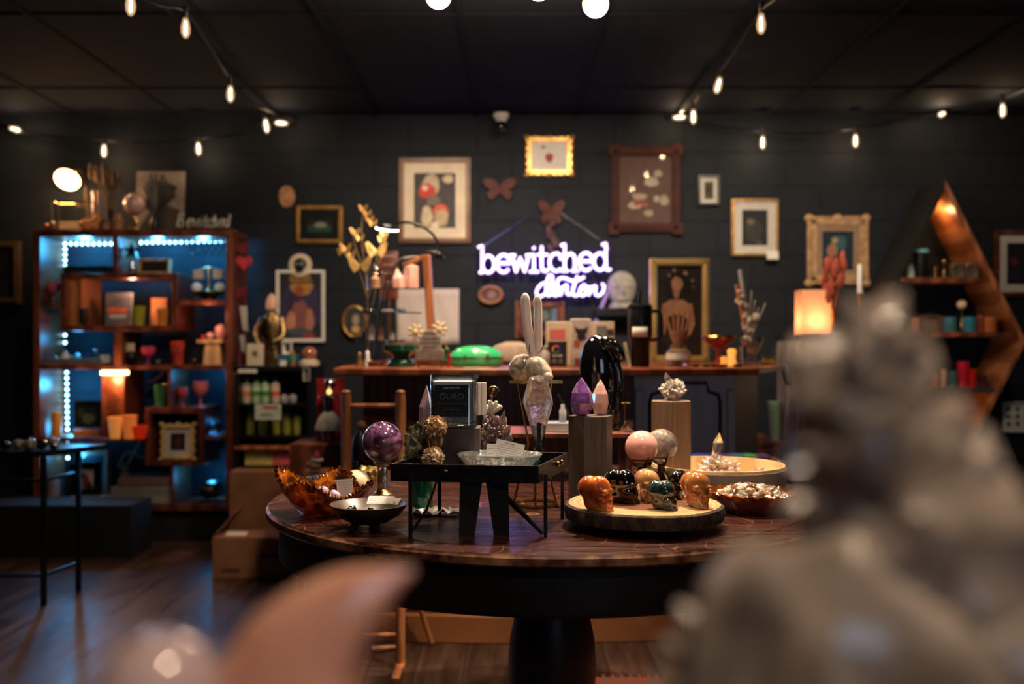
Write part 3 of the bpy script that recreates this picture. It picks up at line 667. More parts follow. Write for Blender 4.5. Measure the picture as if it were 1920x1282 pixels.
# --- top of the bookcase
t=th('lantern_lamp','round glowing lamp on a bent dark arm at the left end of the bookcase top','lamp',(X(152,5.97),5.97,TOPZ)); u=5.8/F
b=B(); b.lathe([(.05,0),(.05,.012),(.01,.02)],20); b.tube([(0,0,.015),(.03,0,.18),(.02,0,.33),(-.01,-.01,.385),(-.045,-.03,.37)],.007,8,sm=5); obj('arm',b,M['bronze'],t)
Q=Matrix.Rotation(R(-46),4,'X')
b=B(); b.T=Matrix.Translation((-.056,-.05,.325))@Q; b.lathe([(.076,-.01),(.077,.01),(.06,.045),(.02,.06),(.0,.06)],28); obj('lamp_shade',b,M['brass'],t,smooth=60)
b=B(); b.T=Matrix.Translation((-.056,-.05,.325))@Q; b.ell((0,0,-.012),(.074,.074,.028),28,14); obj('glowing_diffuser',b,emis('lamp_diffuser',(1,.66,.32),7),t,smooth=80)
l=light('POINT','lamp_light',(-.056,-.13,.22),8,(1,.55,.25),.05); l.parent=t
t=th('glass_box','brass edged glass display box on the bookcase top under the glowing lamp','box',(X(137,5.8),5.8,TOPZ))
b=B(); w,h,q=.1,.165,.05
for sx in(-1,1):
    for sy in(-1,1): b.tube([(sx*w,sy*q,0),(sx*w,sy*q,h)],.003,6)
for z in(.003,h):
    for s in(-1,1): b.tube([(-w,s*q,z),(w,s*q,z)],.003,6); b.tube([(s*w,-q,z),(s*w,q,z)],.003,6)
obj('brass_edges',b,M['brass'],t); b=B(); 
for sy in(-1,1): b.b2(-w,w,sy*q-.001,sy*q+.001,.004,h)
obj('glass_pane',b,M['glass'],t,smooth=0); b=B(); b.b2(-w+.01,w-.01,.02,.03,.004,.06); obj('backing_card',b,M['cream'],t)
b=B(); b.ell((0,0,.03),(.05,.035,.03),20,14,nz=.35,ns=4,seed=2); b.ell((.05,.0,.045),(.028,.026,.045),14,10,nz=.3,seed=4)
one('salt_chunk',b,mat('orange_salt_rock',(.85,.38,.14),(.7,.25,.08),20,.5,sss=.4,bump=.4),'rough orange rock glowing beside the brass edged glass box','rock',(X(160,5.7),5.735,TOPZ))
lathething('glass_bottle','slender brown glass bottle with a long neck beside the orange rock','bottle',178,5.76,TOPZ,[(8,0),(12,4),(12,14),(5,34),(4,60),(6,70),(4,76)],mat('brown_glass',(.5,.3,.2),(.4,.22,.15),8,.1,coat=.8,trans=.3))
for px,r,lb_ in((88,6,'small dark red ball ornament at the left edge of the bookcase top'),(98,8,'small brown turned wooden pot beside the red ball on the bookcase top')):
    lathething('small_ornament',lb_,'ornament',px,5.76,TOPZ,[(r*.6,0),(r,r*.7),(r*.9,r*1.4),(r*.3,r*2),(0,r*2.2)],mat('ornament_%d'%r,(.4,.08,.05) if r==6 else (.25,.14,.08),None,10,.3))
lathething('small_jar','squat dark glass jar with a copper lid, right of the long necked bottle','jar',197,5.74,TOPZ,[(10,0),(12,4),(12,13),(8,15),(8,19),(0,20)],mat('copper_jar',(.3,.16,.1),(.08,.05,.04),20,.15,coat=1))
lathething('amber_jar','tall amber brown jar standing between the dried stalks and the gold stand','jar',221,5.76,TOPZ,[(10,0),(11,3),(11,20),(6,24),(6,30),(0,31)],mat('amber_brown',(.4,.2,.09),(.3,.13,.05),10,.2,coat=1))
stalk=mat('dried_stalk',(.12,.07,.04),(.06,.035,.02),30,.8)
t=th('dried_stalks','tall dark dried stalks in a slim vase on the bookcase top','plant',(X(205,5.9),5.9,TOPZ))
b=B(); b.lathe([(.025,0),(.035,.05),(.02,.11),(.025,.13)],20); obj('vase',b,M['matte'],t)
b=B()
for i in range(11):
    a=random.uniform(-.5,.35); L=random.uniform(.3,.44); ex=sin(a)*.25
    b.tube([(0,0,.1),(ex*.4,random.uniform(-.02,.02),L*.6),(ex,random.uniform(-.04,.04),L)],.003,5,sm=4)
    b.ell((ex,0,L-.03),(.012,.01,.05),8,6,nz=.3,seed=i)
obj('stalks',b,stalk,t)
b=B(); b.b2(-.145,.145,0,.012,0,.385); 
b.k=1
for i in range(9): 
    a=random.random()*6; rr=.07*random.random(); b.k=1 if i<7 else 2
    b.add([(.0+rr*cos(a)+.05*cos(2*pi*k/12)*(1+.3*sin(3*k+i)),-.0005*(i+1),.24+rr*sin(a)+.055*sin(2*pi*k/12)) for k in range(12)],[tuple(range(12))])
b.k=2; b.add([(-.145,-.0004,0),(.145,-.0004,0),(.12,-.0004,.15),(-.02,-.0004,.2)],[(0,1,2,3)])
b.k=1; b.add([(-.015,-.006,0),(.015,-.006,0),(.012,-.006,.2),(-.012,-.006,.2)],[(0,1,2,3)])
o=one('canvas_print',b,[mat('grey_canvas',(.3,.25,.22),(.2,.165,.15),8,.8),M['ink'],mat('dark_grey_canvas',(.06,.05,.05),(.04,.035,.035),8,.8)],'grey canvas print of a dark bouquet leaning on the wall over the bookcase','picture',(X(298,5.98),5.98,TOPZ+.0),0); o.rotation_euler=(-R(5),0,0)
t=th('dark_feather_bunch','black feathery stems standing in front of the grey canvas print','plant',(X(290,5.86),5.86,TOPZ)); b=B(); b.lathe([(.02,0),(.03,.04),(.015,.1)],16); obj('vase',b,M['black'],t); b=B()
for i in range(12):
    a=random.uniform(-.6,.6); L=random.uniform(.2,.36); b.tube([(0,0,.09),(sin(a)*.06,0,L*.6),(sin(a)*.13,0,L)],[.003,.008],6,sm=4)
obj('feathers',b,M['black'],t)
x=X(252,5.8)
t=th('ball_stand','curly gold stand under the pale pink ball on the bookcase','stand',(x,5.8,TOPZ))
b=B(); b.tube([(-.03,0,.004),(-.01,.0,.03),(.015,0,.05),(.005,0,.075),(.0,0,.09)],.009,8,sm=5); b.lathe([(.04,0),(.04,.008),(.01,.014)],20); b.lathe([(.006,.08),(.025,.095),(.027,.1)],16); obj('stem',b,M['brass'],t)
b=B(); b.ell((0,0,0),.062,32,20); one('crystal_ball',b,mat('pale_pink_ball',(.75,.5,.42),(.6,.36,.3),10,.1,coat=1,sss=.2),'pale pink ball on a curly gold stand atop the bookcase','sphere',(x,5.8,TOPZ+.1+.058))
# glitter word sign
t=th('word_sign','glittery white script word sign reading Bewitched on the bookcase top','sign',(X(383,5.76),5.76,TOPZ)); b=B(); u=5.76/F; xx=-52
adv={'B':18,'e':10,'w':14,'i':7,'t':8,'c':9,'h':12,'d':12}
for ch in 'Bewitched':
    sc=10 if ch!='B' else 13
    for s in GL[ch][0]: b.tube([((xx+p[0]*sc+p[1]*3)*u,0,(6+p[1]*(15 if ch!='B' else 17))*u) for p in s],1.7*u,6)
    xx+=adv[ch]
obj('letters',b,mat('white_glitter',(.8,.78,.74),(.25,.22,.2),90,.25,kind='voronoi',bump=.6,bd=.003),t); b=B(); b.b2(-.16,.16,-.012,.012,0,.016); obj('base_bar',b,M['black'],t)
# --- upper compartments
def cup(label,px,py,w,h,m,d=5.8,base=None,name='drinking_cup',taper=.78,group=None,cat='cup'):
    z=bz(base if base else py)
    return lathething(name,label,cat,px,d,z,[(w*taper/2,0),(w/2,h),(w*.45,h),(w*taper*.42,h*.1),(0,h*.1)],m,group)
def gob(label,px,w,h,m,py,d=5.8,name='goblet'):
    return lathething(name,label,'goblet',px,d,bz(py),[(w*.32,0),(w*.3,1),(w*.06,2.5),(w*.06,h*.38),(w*.35,h*.5),(w*.5,h*.75),(w*.45,h),(w*.42,h),(w*.3,h*.52),(0,h*.45)],m)
gob('pink glass goblet standing on the small left ledge of the bookcase',100,25,42,M['pink'],568,5.84)
b=B(); pts=[((20 if k%2==0 else 8)*.9*cos(2*pi*k/10+pi/2)*ub,(20 if k%2==0 else 8)*.9*sin(2*pi*k/10+pi/2)*ub) for k in range(10)]; b.prism(pts,-.01,.01); b.tube([(0,0,-.03),(0,0,-.06)],.004,6)
sz=bz(512)
one('star_ornament',b,M['black'],'black star ornament standing on a small silver vase in the bookcase','ornament',(X(248,5.8),5.8,sz+.135))
lathething('silver_vase','small silver vase under the black star in the bookcase','vase',248,5.8,sz,[(6,0),(8,3),(7,16),(4,22),(5,27)],M['silver'])
frame('small black chalkboard in a wooden frame leaning in the top compartment',258,478,318,508,5.82,5,M['lwood'],None,0,M['matte'],name='chalkboard',cat='sign',z=sz,lean=8,glass=0)
one('flat_box',B().b2(-.13,.13,-.06,.06,0,.05),M['matte'],'flat black box on the shelf under the short LED row','box',(X(168,5.86),5.86,sz),bevel=.003)
z0=bz(562)
t=th('balance_scale','gold stand with two white cups on a crossbar in the bookcase','stand',(X(391,5.84),5.84,z0+.05)); b=B()
b.lathe([(.03,0),(.03,.008),(.006,.02),(.006,.14),(.002,.16)],16); b.tube([(-.075,0,.13),(0,0,.145),(.075,0,.13)],.005,8); obj('stem',b,M['brass'],t)
for s in(-1,1): b=B(); b.b2(s*.058-.026,s*.058+.026,-.02,.02,.078,.13); obj('hanging_card',b,M['cream'],t,bevel=.002)
lathething('offering_bowl','dark bowl with a wide gold rim holding the scale and pale balls','bowl',391,5.84,z0,[(12,0),(10,4),(20,9),(31,15),(31,17),(20,12),(0,11)],M['bronze'])
for px,lb_ in((369,'left glossy white ball on the gold rimmed bowl in the bookcase'),(412,'right glossy white ball on the gold rimmed bowl in the bookcase')):
    b=B(); b.ell((0,0,0),.032,24,16); one('white_ball',b,mat('white_ball_glass',(.85,.9,.9),(.75,.8,.82),8,.08,coat=1),lb_,'sphere',(X(px,5.84),5.84,z0+.076))
b=B()
for i in range(7):
    for j in range(3):
        cx=-.12+i*.04+(j%2)*.02; cz=-.02-j*.026
        if random.random()<.8: b.tube([(cx-.02,0,cz),(cx,0,cz+.02),(cx+.02,0,cz),(cx,0,cz-.02)],.003,5,closed=True)
one('lattice_garland',b,M['black'],'black diamond lattice garland hanging in the upper right compartment','garland',(X(392,5.8),5.79,bz(449)))
# --- cubby
cz=bz(610)
lathething('button_mug','dark mug with a row of pale dots, left in the red cubby','cup',155,5.77,cz,[(9,0),(10,3),(10,32),(9,32),(8,4),(0,4)],M['black'])
bk=book('dark grey hardcover book with orange title lettering, standing in the cubby',222,5.82,cz,48,62,9,mat('grey_book',(.16,.14,.14),(.08,.07,.08),10,.4),0,-R(6))
b=B()
for i in range(6): b.b2((-.058+i*.019),(-.044+i*.019),-.0165,-.015,.075,.1)
obj('title_block',b,P((230,90,40)),bk,smooth=0); b=B(); b.b2(-.05,.05,-.0165,-.015,.055,.062); b.b2(-.045,.045,-.0165,-.015,.04,.044); obj('subtitle_line',b,M['white'],bk,smooth=0)
cup('lime green cup in the middle of the red cubby',260,0,24,36,M['lime'],5.8,610)
bk=book('orange illustrated book tilted at the right end of the cubby',297,5.84,cz,30,52,5,mat('orange_book',(.95,.22,.04),(.85,.45,.2),14,.4),R(-8),-R(4))
cup('orange cup standing in front of the orange book',305,0,22,32,mat('orange_cup',(.7,.25,.04),(.5,.15,.02),8,.3),5.765,610)
# --- shelf 3
s3=bz(684)
one('flat_tray',B().b2(-.18,.18,-.1,.1,0,.012).b2(-.18,.18,-.1,-.092,.012,.035).b2(-.18,.18,.092,.1,.012,.035),mat('grey_tray',(.2,.19,.17),(.12,.11,.1),20,.5),'grey tray of trinkets on the middle left of the bookcase','tray',(X(144,5.84),5.85,s3),bevel=.002)
random.seed(3)
tr=None
for i,(px,py_,w,h,mm,lb_) in enumerate(((100,0,22,14,'silver','small silver trinket tin at the left of the grey tray'),(122,0,16,22,'glass','clear glass dish on the grey tray'),(146,0,26,16,'silver','round silver box in the middle of the grey tray'),(165,0,14,20,'bglass','little blue glass pot on the grey tray'))):
    lathething('trinket_box',lb_,'trinket',px,5.82,s3+.012,[(w*.4,0),(w*.5,h*.2),(w*.5,h*.6),(w*.3,h*.75),(w*.1,h),(0,h)],M[mm] if mm!='glass' else M['whitep'])
b=B(); b.b2(-.03,.03,0,.002,0,.045); o=one('price_card',b,M['white'],'pale blue lit price card at the right of the grey tray','card',(X(197,5.78),5.78,s3+.012))
b=B(); b.lathe([(.012,0),(.004,.01),(.004,.05)],12); b.ell((0,0,.065),.016,16,10); one('ball_finial',b,M['silver'],'small silver ball on a thin stem behind the price card','ornament',(X(181,5.88),5.88,s3+.012))
t=th('candle_holder','black rounded holder with a pale card on top, right of the divider','holder',(X(245,5.8),5.8,s3)); b=B(); b.ell((0,0,.04),(.036,.03,.038),20,14); obj('body',b,M['black'],t); b=B(); b.b2(-.022,.022,-.002,.002,.075,.125); obj('card',b,M['cream'],t)
gob('magenta glass goblet on the middle shelf of the bookcase',278,26,34,P((190,60,90)),684,5.8)
lathething('black_tin','low black tin with a pale lid beside the magenta goblet','tin',295,5.78,s3,[(11,0),(11,9),(10,10),(0,10)],M['black'])
bk=cup('dark red patterned mug standing tall on the middle shelf',333,0,26,44,mat('red_mug',(.4,.06,.03),(.2,.02,.015),25,.3),5.82,684)
b=B(); b.ell((0,0,.022),(.022,.022,.022),16,10); one('dark_ball',b,M['obs'],'small glossy black ball on the middle shelf, right of the red mug','sphere',(X(364,5.8),5.8,s3))
t=th('wooden_riser','light wooden tapered riser with a flat top at the right of the middle shelf','stand',(X(402,5.82),5.82,s3)); b=B(); b.prism([(-.055,0),(.055,0),(.04,.125),(-.04,.125)],-.04,.04); obj('body',b,M['lwood'],t); b=B(); b.b2(-.09,.065,-.05,.05,.125,.145); obj('top_plate',b,M['lwood'],t,bevel=.003)
zz=s3+.145
b=B(); b.ell((0,0,.045),(.033,.03,.045),16,12,nz=.15,seed=3); one('orange_rock',b,M['peach'],'upright peach coloured rock on the light wooden riser','rock',(X(413,5.82),5.82,zz))
b=B(); b.ell((0,0,.022),(.022,.022,.022),14,10); one('orange_ball',b,M['peach'],'small peach ball left of the upright rock on the riser','sphere',(X(394,5.8),5.8,zz))
b=B(); b.ell((0,0,.014),(.014,.014,.014),12,8); one('red_ball',b,M['red'],'tiny red ball at the left end of the wooden riser','sphere',(X(381,5.79),5.79,zz))
# --- lower left shelf
s4=bz(820)
lathething('amber_pillar_candle','mustard yellow pillar candle low at the left of the bookcase','candle',106,5.82,s4,[(9,0),(9,43),(7,45),(0,44)],P((190,130,40)))
t=frame('dark landscape print on a yellow base standing behind the LED strip',140,742,188,792,5.9,3,M['black'],None,0,P((30,38,34)),[(e,164,775,12,10,P((110,115,95))),(e,150,765,8,8,P((60,70,50)))],z=s4+.04,glass=0)
one('yellow_block',B().b2(-.08,.08,-.04,.04,0,.035),P((200,130,45)),'yellow block under the dark landscape print','block',(X(163,5.86),5.88,s4),bevel=.003)
jar('orange candle cup in front of the glowing wooden divider, left one of two',215,5.69,s4-.0,22,34,P((200,110,50)),P((255,190,110)))if 0 else None
CG='small orange candle cups by the glowing divider'
one('little_shelf_ledge',B().b2(bxp(198)-bxp(238),bxp(278)-bxp(238),-.1,0,-.012,0),M['shelfw'],'narrow wooden ledge with candle cups in front of the glowing divider','shelf',(bxp(238),BD,s4))
for px,w,h,c,lb_ in((216,26,40,(230,150,70),'tall orange candle cup leftmost on the narrow ledge'),(243,28,44,(225,120,50),'wide orange candle cup second from left on the narrow ledge'),(262,30,24,(200,40,20),'low bright red bowl candle at the right of the narrow ledge')):
    cup(lb_,px,0,w,h,mat('cup_%d'%px,tuple((v/255)**2 for v in c),None,6,.3,sss=.3,em=tuple((v/255)**2 for v in c),es=.25),5.66,820,'candle_cup',.7,cat='candle')
# --- lower middle
s5=bz(764)
cup('dark green glass cup on top of the lower square cubby',301,0,24,42,mat('green_cup',(.03,.14,.06),(.02,.08,.04),8,.15,coat=1),5.8,764)
gob('small pink goblet behind the divider on the lower square cubby',342,20,36,P((200,70,80)),764,5.84)
gob('large pink footed goblet on the right of the lower square cubby',376,30,48,M['pink'],764,5.8)
lathething('round_vase','round pale blue glass vase on the lower right ledge','vase',402,5.82,bz(816),[(6,0),(13,6),(15,14),(12,22),(4,28),(4,36),(6,38)],M['bglass'])
frame('cream and gold framed small portrait inside the lower square cubby',301,799,363,865,5.76,8,mat('cream_gold',(.6,.45,.22),(.5,.33,.12),30,.5),M['white'],9,P((50,40,40)),[(e,332,833,6,12,P((110,50,45)))],z=bz(863),lean=3,ornate=4)
# --- bottom
s6=bz(946)
frame('pinkish wooden frame leaning at the bottom left of the bookcase',142,856,203,946,5.95,9,mat('pink_wood',(.4,.22,.16),(.3,.15,.1),8,.5),None,0,P((20,25,40)),z=s6,lean=4)
frame('black matted picture of a red and white figure at the bottom of the bookcase',128,868,186,930,5.86,5,M['black'],M['black'],7,M['white'],[(e,158,905,7,16,P((160,70,60))),(e,165,915,6,12,P((60,50,60))),(e,152,893,4,6,P((110,80,60)))],z=s6+.03,lean=3)
one('glass_tray',B().b2(-.1,.1,-.05,.05,0,.03),mat('pale_grey_box',(.5,.5,.48),(.4,.4,.4),10,.4),'pale flat box under the black matted picture','box',(X(158,5.8),5.83,s6),bevel=.003)
one('small_prism_vase',B().crystal((0,0,0),(0,0,1),.14,.035,6,.2,off=.7),mat('grey_violet_glass',(.3,.25,.3),(.2,.16,.2),8,.2,coat=.6),'grey violet faceted vase at the far lower left of the bookcase','vase',(X(101,5.86),5.86,s6))
z=s6
for i,(x0,x1,h,lb_) in enumerate(((192,318,16,'lowest and widest flat box in the stack at the bookcase bottom'),(203,318,16,'middle flat box in the stack at the bookcase bottom'),(216,316,17,'top flat box in the stack, under the tiny figurine'))):
    hh=h*ub; one('flat_box',B().b2(-(x1-x0)/2*ub,(x1-x0)/2*ub,-.11,.11,0,hh),mat('box_board_%d'%i,((.26,.25,.22),(.2,.2,.17),(.17,.1,.08))[i],None,10,.6),lb_,'box',(bxp((x0+x1)/2),BD+.14,z),bevel=.004); z+=hh
lathething('tiny_figurine','tiny olive figurine standing on the stack of flat boxes','figurine',234,5.82,z,[(9,0),(10,4),(5,9),(8,14),(4,19),(5,23),(0,26)],P((90,85,55)))
b=B()
for qs,lb_ in(((((235,880),(250,850),(262,828),(268,805)),((222,875),(235,850),(250,850)),((250,848),(270,858),(290,855),(310,830))),'lower white twig on the wall behind the bookcase, above the flat boxes'),((((240,742),(262,720),(290,712),(308,695)),((262,720),(268,700)),((240,742),(247,760))),'upper white twig on the wall beside the glowing wooden divider')):
    b=B()
    for q in qs: b.tube([Vector(pv(a,c,6.06)) for a,c in q],.007,6,sm=4)
    one('white_branch',b,mat('white_branch_bark',(.55,.5,.52),(.4,.36,.4),20,.6),lb_,'branch',(0,0,0))
one('dark_bag',B().ell((0,0,.065),(.075,.07,.048),20,12,nz=.3,seed=5),M['black'],'dark lumpy bag in the lower right corner of the bookcase','bag',(X(392,5.84),5.86,s6))
# --- things hanging on the right side of the bookcase
def heart(name,label,px,py,w,m,d=5.8,grp=None,cat='ornament'):
    u=d/F*w/2; b=B(); pts=[]
    for i in range(24):
        a=2*pi*i/24; pts.append((16*sin(a)**3/16*u,(13*cos(a)-5*cos(2*a)-2*cos(3*a)-cos(4*a))/16*u))
    b.prism(pts,-.006,.006); return one(name,b,m,label,cat,pv(px,py,d),bevel=.002)
hx=[((455,466,26,(110,20,30)),'dark red heart ornament hanging highest beside the bookcase'),((458,492,30,(200,50,70)),'bright pink heart ornament hanging on the bookcase side'),((446,512,20,(60,20,22)),'small maroon heart hanging below the pink heart'),((449,548,26,(110,20,35)),'dark red heart hanging lowest beside the bookcase')]
for (px,py,w,c),lb_ in hx: heart('heart_ornament',lb_,px,py,w,paint(c,.4))
tgs=(((440,452,12,40),(200,190,180),'pale tag hanging near the top of the bookcase side'),((458,598,17,48),(190,180,175),'white paper pennant hanging on the bookcase side'),((443,602,12,40),(90,95,110),'grey blue tag hanging behind the white pennant'),((446,672,14,44),(170,70,90),'pink and white tag hanging at counter height beside the bookcase'),((455,645,12,34),(170,165,165),'grey tag hanging above the pink and white tag'))
for (px,py,w,h),c,lb_ in tgs:
    u=5.8/F; one('hanging_tag',B().prism([(-w/2*u,h/2*u),(w/2*u*.6,h/2*u),(w/2*u,-h/2*u),(-w/2*u*.3,-h/2*u*.8)],-.002,.002),paint(c,.6),lb_,'tag',pv(px,py,5.86 if px<450 else 5.8))
one('hanging_rail',B().tube([(0,0,0),(.09,-.0,.0),(.1,0,-.02)],.004,6).tube([(.03,0,0),(.03,0,-1.0)],.0015,5).tube([(.07,-.03,0),(.07,-.03,-.8)],.0015,5).tube([(.02,.03,0),(.02,.03,-1)],.0015,5),M['black'],'thin black rail with cords that carries the hearts beside the bookcase','rail',(bxp(436),5.82,bz(446)))

# ================= BLACK CABINET, BOXES =================
CD=5.36; uc=CD/F
def cx(px): return X(px,CD)
zt=Z(686,CD)
KX2=cx(503)
t=th('black_cabinet','low black metal cabinet of cleaning bottles, right of the bookcase','cabinet',(KX2,CD,0))
b=B(); 
for a in (440,574): b.b2(cx(a)-KX2,cx(a+8)-KX2,0,.38,0,zt)
b.b2(cx(440)-KX2,cx(582)-KX2,0,.38,zt-.03,zt); b.b2(cx(448)-KX2,cx(574)-KX2,.36,.38,0,zt); obj('cabinet_body',b,M['black'],t,bevel=.003)
for py in(757,817): b=B(); b.b2(cx(448)-KX2,cx(574)-KX2,.01,.36,Z(py+5,CD),Z(py,CD)); obj('shelf',b,M['black'],t)
b=B(); b.b2(cx(440)-KX2,cx(575)-KX2,-.01,.36,Z(842,CD),Z(836,CD)); obj('shelf',b,M['owood'],t)
b=B(); b.b2(cx(448)-KX2,cx(574)-KX2,.01,.36,Z(884,CD),Z(874,CD)); obj('shelf',b,M['black'],t)
b=B(); b.b2(cx(447)-KX2,cx(482)-KX2,-.004,0,Z(699,CD),Z(692,CD)); obj('shelf_label',b,M['white'],t)
sz=Z(757,CD)
caps=[P((190,120,70)),P((40,110,70)),P((40,110,70)),P((30,50,150))]; bod=[P((200,190,170)),P((170,200,160)),P((170,200,160)),P((205,190,170))]; labs=[P((210,120,80)),P((70,130,60)),P((70,130,60)),P((215,100,60))]
lbs=('cream bottle with orange label, leftmost on the cabinet shelf','pale green capped bottle second on the cabinet shelf','pale green capped bottle third on the cabinet shelf','white bottle with a blue cap, fourth on the cabinet shelf')
for i,px in enumerate((462,480,497,516)): bottle(lbs[i],px,CD+.08,sz,17,48,bod[i],caps[i],labs[i],name='cleaning_bottle')
for px,lb_ in((533,'small round clear jar beside the blue capped bottle'),(549,'small round clear jar at the right end of the cabinet shelf')):
    lathething('round_jar',lb_,'jar',px,CD+.09,sz,[(6,0),(8,4),(8,12),(5,15),(0,17)],mat('clear_grey_jar',(.5,.5,.5),(.35,.35,.35),12,.1,coat=1,trans=.4))
sz=Z(817,CD)
for px,h,lb_ in((470,50,'yellow spray bottle leftmost on the lower cabinet shelf'),(493,38,'yellow bottle half hidden under the white notice'),(517,38,'yellow bottle right of the white notice middle'),(537,52,'tall yellow green bottle under the notice corner'),(557,46,'yellow bottle rightmost on the lower cabinet shelf')):
    bottle(lb_,px,CD+.1,sz,17,h,mat('yellow_bottle',(.35,.33,.05),(.2,.22,.03),10,.3),P((40,90,50)),name='yellow_bottle')
t=th('paper_notice','white paper notice with small print hanging on the cabinet shelf edge','notice',(cx(503),CD-.006,Z(787,CD))); b=B(); b.b2(-.07,.07,0,.002,0,.086); obj('sheet',b,P((190,200,185)),t); b=B(); b.b2(-.03,.05,-.001,0,.06,.075); obj('printed_heading',b,P((170,80,70)),t); b=B(); b.b2(-.04,.02,-.001,0,.03,.036).b2(-.04,.03,-.001,0,.02,.024); obj('printed_lines',b,P((70,110,80)),t)
sz=Z(874,CD)
for x0,x1,c,lb_ in((456,508,(200,190,30),'yellow tea box front left on the lowest cabinet shelf'),(509,555,(215,100,35),'orange tea box beside the yellow one on the lowest shelf')):
    c=tuple((v/255)**2 for v in c); one('tea_box',B().b2(-(x1-x0)/2*uc,(x1-x0)/2*uc,0,.1,0,27*uc),mat('tea_%d'%x0,c,(c[0]*.7,c[1]*.5,.2),30,.4),lb_,'box',(cx((x0+x1)/2),CD+.03,sz),bevel=.002)
# boxes on floor
t=th('cardboard_box','tall upright cardboard carton in front of the black cabinet','box',(X(500,5.2),5.2,0)); h=Z(882,5.2); b=B(); b.b2(-.185,.185,-.04,.1,0,h); obj('carton',b,M['card'],t,bevel=.003)
t=th('open_cardboard_box','open cardboard shipping box on the floor with a raised flap and white label','box',(X(500,4.98),4.98,0)); h=.19; w=.235
b=B(); 
for s in(-1,1): b.b2(s*w,s*(w-.005),-.12,.12,0,h); b.b2(-w,w,s*.12-.003,s*.12+.003,0,h)
b.b2(-w,w,-.12,.12,0,.006); obj('carton',b,M['card'],t)
b=B(); b.prism([(-.117,h),(.117,h),(.117,h+.004),(-.117,h+.004)],-w,-w+.001,'x') if 0 else None
b.add([(-w,-.117,h),(-w,.117,h),(-w+.1,.11,h+.13),(-w+.1,-.1,h+.12)],[(0,1,2,3)]); b.add([(-w,-.12,h),(w,-.12,h),(w,-.02,h+.02),(-w,-.02,h+.02)],[(0,1,2,3)])
o=obj('box_flap',b,M['card'],t,smooth=0); s=o.modifiers.new('s','SOLIDIFY'); s.thickness=.004
b=B(); b.box((-.13,-.07,h+.014),(.1,.05,.002),rx=.2); obj('shipping_label',b,M['white'],t); text('FRAGILE',.035,mat('carton_print',(.08,.045,.025),None,9,.8),t,(.03,-.1235,.1)) if 0 else None
b=B(); b.b2(.0,.13,-.1245,-.1232,.1,.118).b2(-.19,-.1,-.1245,-.1232,.03,.045); obj('printed_marks',b,mat('carton_print',(.09,.05,.03),(.06,.03,.02),60,.8),t)
# --- items on the cabinet
z=zt
t=th('small_table_clock','small white square card with a black star shape, on the black cabinet','card',(X(478,5.45),5.45,z)); b=B(); b.b2(-.046,.046,0,.015,0,.12); obj('card_board',b,M['cream'],t,bevel=.002); b=B()
pts=[((.034 if k%2==0 else .008)*cos(2*pi*k/16)*.9,.065+(.034 if k%2==0 else .008)*sin(2*pi*k/16)) for k in range(16)]; b.prism(pts,-.0015,0); obj('star_print',b,M['ink'],t,smooth=0)
t=th('dark_statue','dark bronze robed statue on the black cabinet holding a pale cone lamp','statue',(X(510,5.55),5.55,z)); b=B()
b.lathe([(.075,0),(.07,.03),(.05,.12),(.06,.2),(.045,.27),(.02,.3),(.02,.31)],20,sy=.7,rf=lambda a,zz,r:1+.1*sin(5*a+zz*20)); b.tube([(-.05,0,.26),(-.085,-.02,.17),(-.05,-.05,.1)],[.02,.012],8,sm=3); b.tube([(.05,0,.26),(.07,-.03,.17),(.02,-.06,.13)],[.02,.012],8,sm=3); obj('body',b,M['bronze'],t)
b=B(); b.lathe([(.032,.31),(.034,.33),(.028,.37),(.012,.395),(0,.4)],20); obj('pale_cone',b,mat('pale_salt_cone',(.7,.42,.28),(.55,.3,.2),10,.4,sss=.3),t)
t=frame('tiny framed black cat silhouette card on the black cabinet',529,640,546,664,5.5,2,M['white'],None,0,M['white'],[(e,538,652,4,8,M['ink'])],z=z+.06,name='framed_card',glass=0)
one('teal_box',B().b2(-.07,.04,-.03,.05,0,.06),P((30,90,120)),'teal box on the cabinet supporting the tiny cat card','box',(X(547,5.5),5.5,z),bevel=.002)
lathething('small_figurine','little red and green figurine on the black cabinet','figurine',549,5.42,z,[(5,0),(6,3),(5,10),(6,14),(4,20),(5,24),(0,29)],mat('red_green_paint',(.5,.08,.04),(.05,.25,.1),30,.5,st=(1,1,1),lo=.48,hi=.52))
lathething('white_cup','small white cup left of the little red and green figurine','cup',530,5.43,z,[(7,0),(8,10),(7,10),(0,2)],M['whitep'])
t=th('snow_globe','orange round snow globe on a cream base at the right end of the cabinet','ornament',(X(580,5.45),5.45,z)); b=B(); b.lathe([(.055,0),(.055,.02),(.035,.035)],24); obj('base',b,M['cream'],t); b=B(); b.ell((0,0,.065),.04,24,16); obj('globe',b,mat('orange_globe',(.5,.2,.12),(.3,.1,.06),12,.15,coat=1),t)
frame('small white card with a grey print pinned below the cabinet top edge',568,690,580,714,5.352,1,M['white'],None,0,P((150,150,150)),z=None,name='pinned_card',cat='card',glass=0,th_=.004)

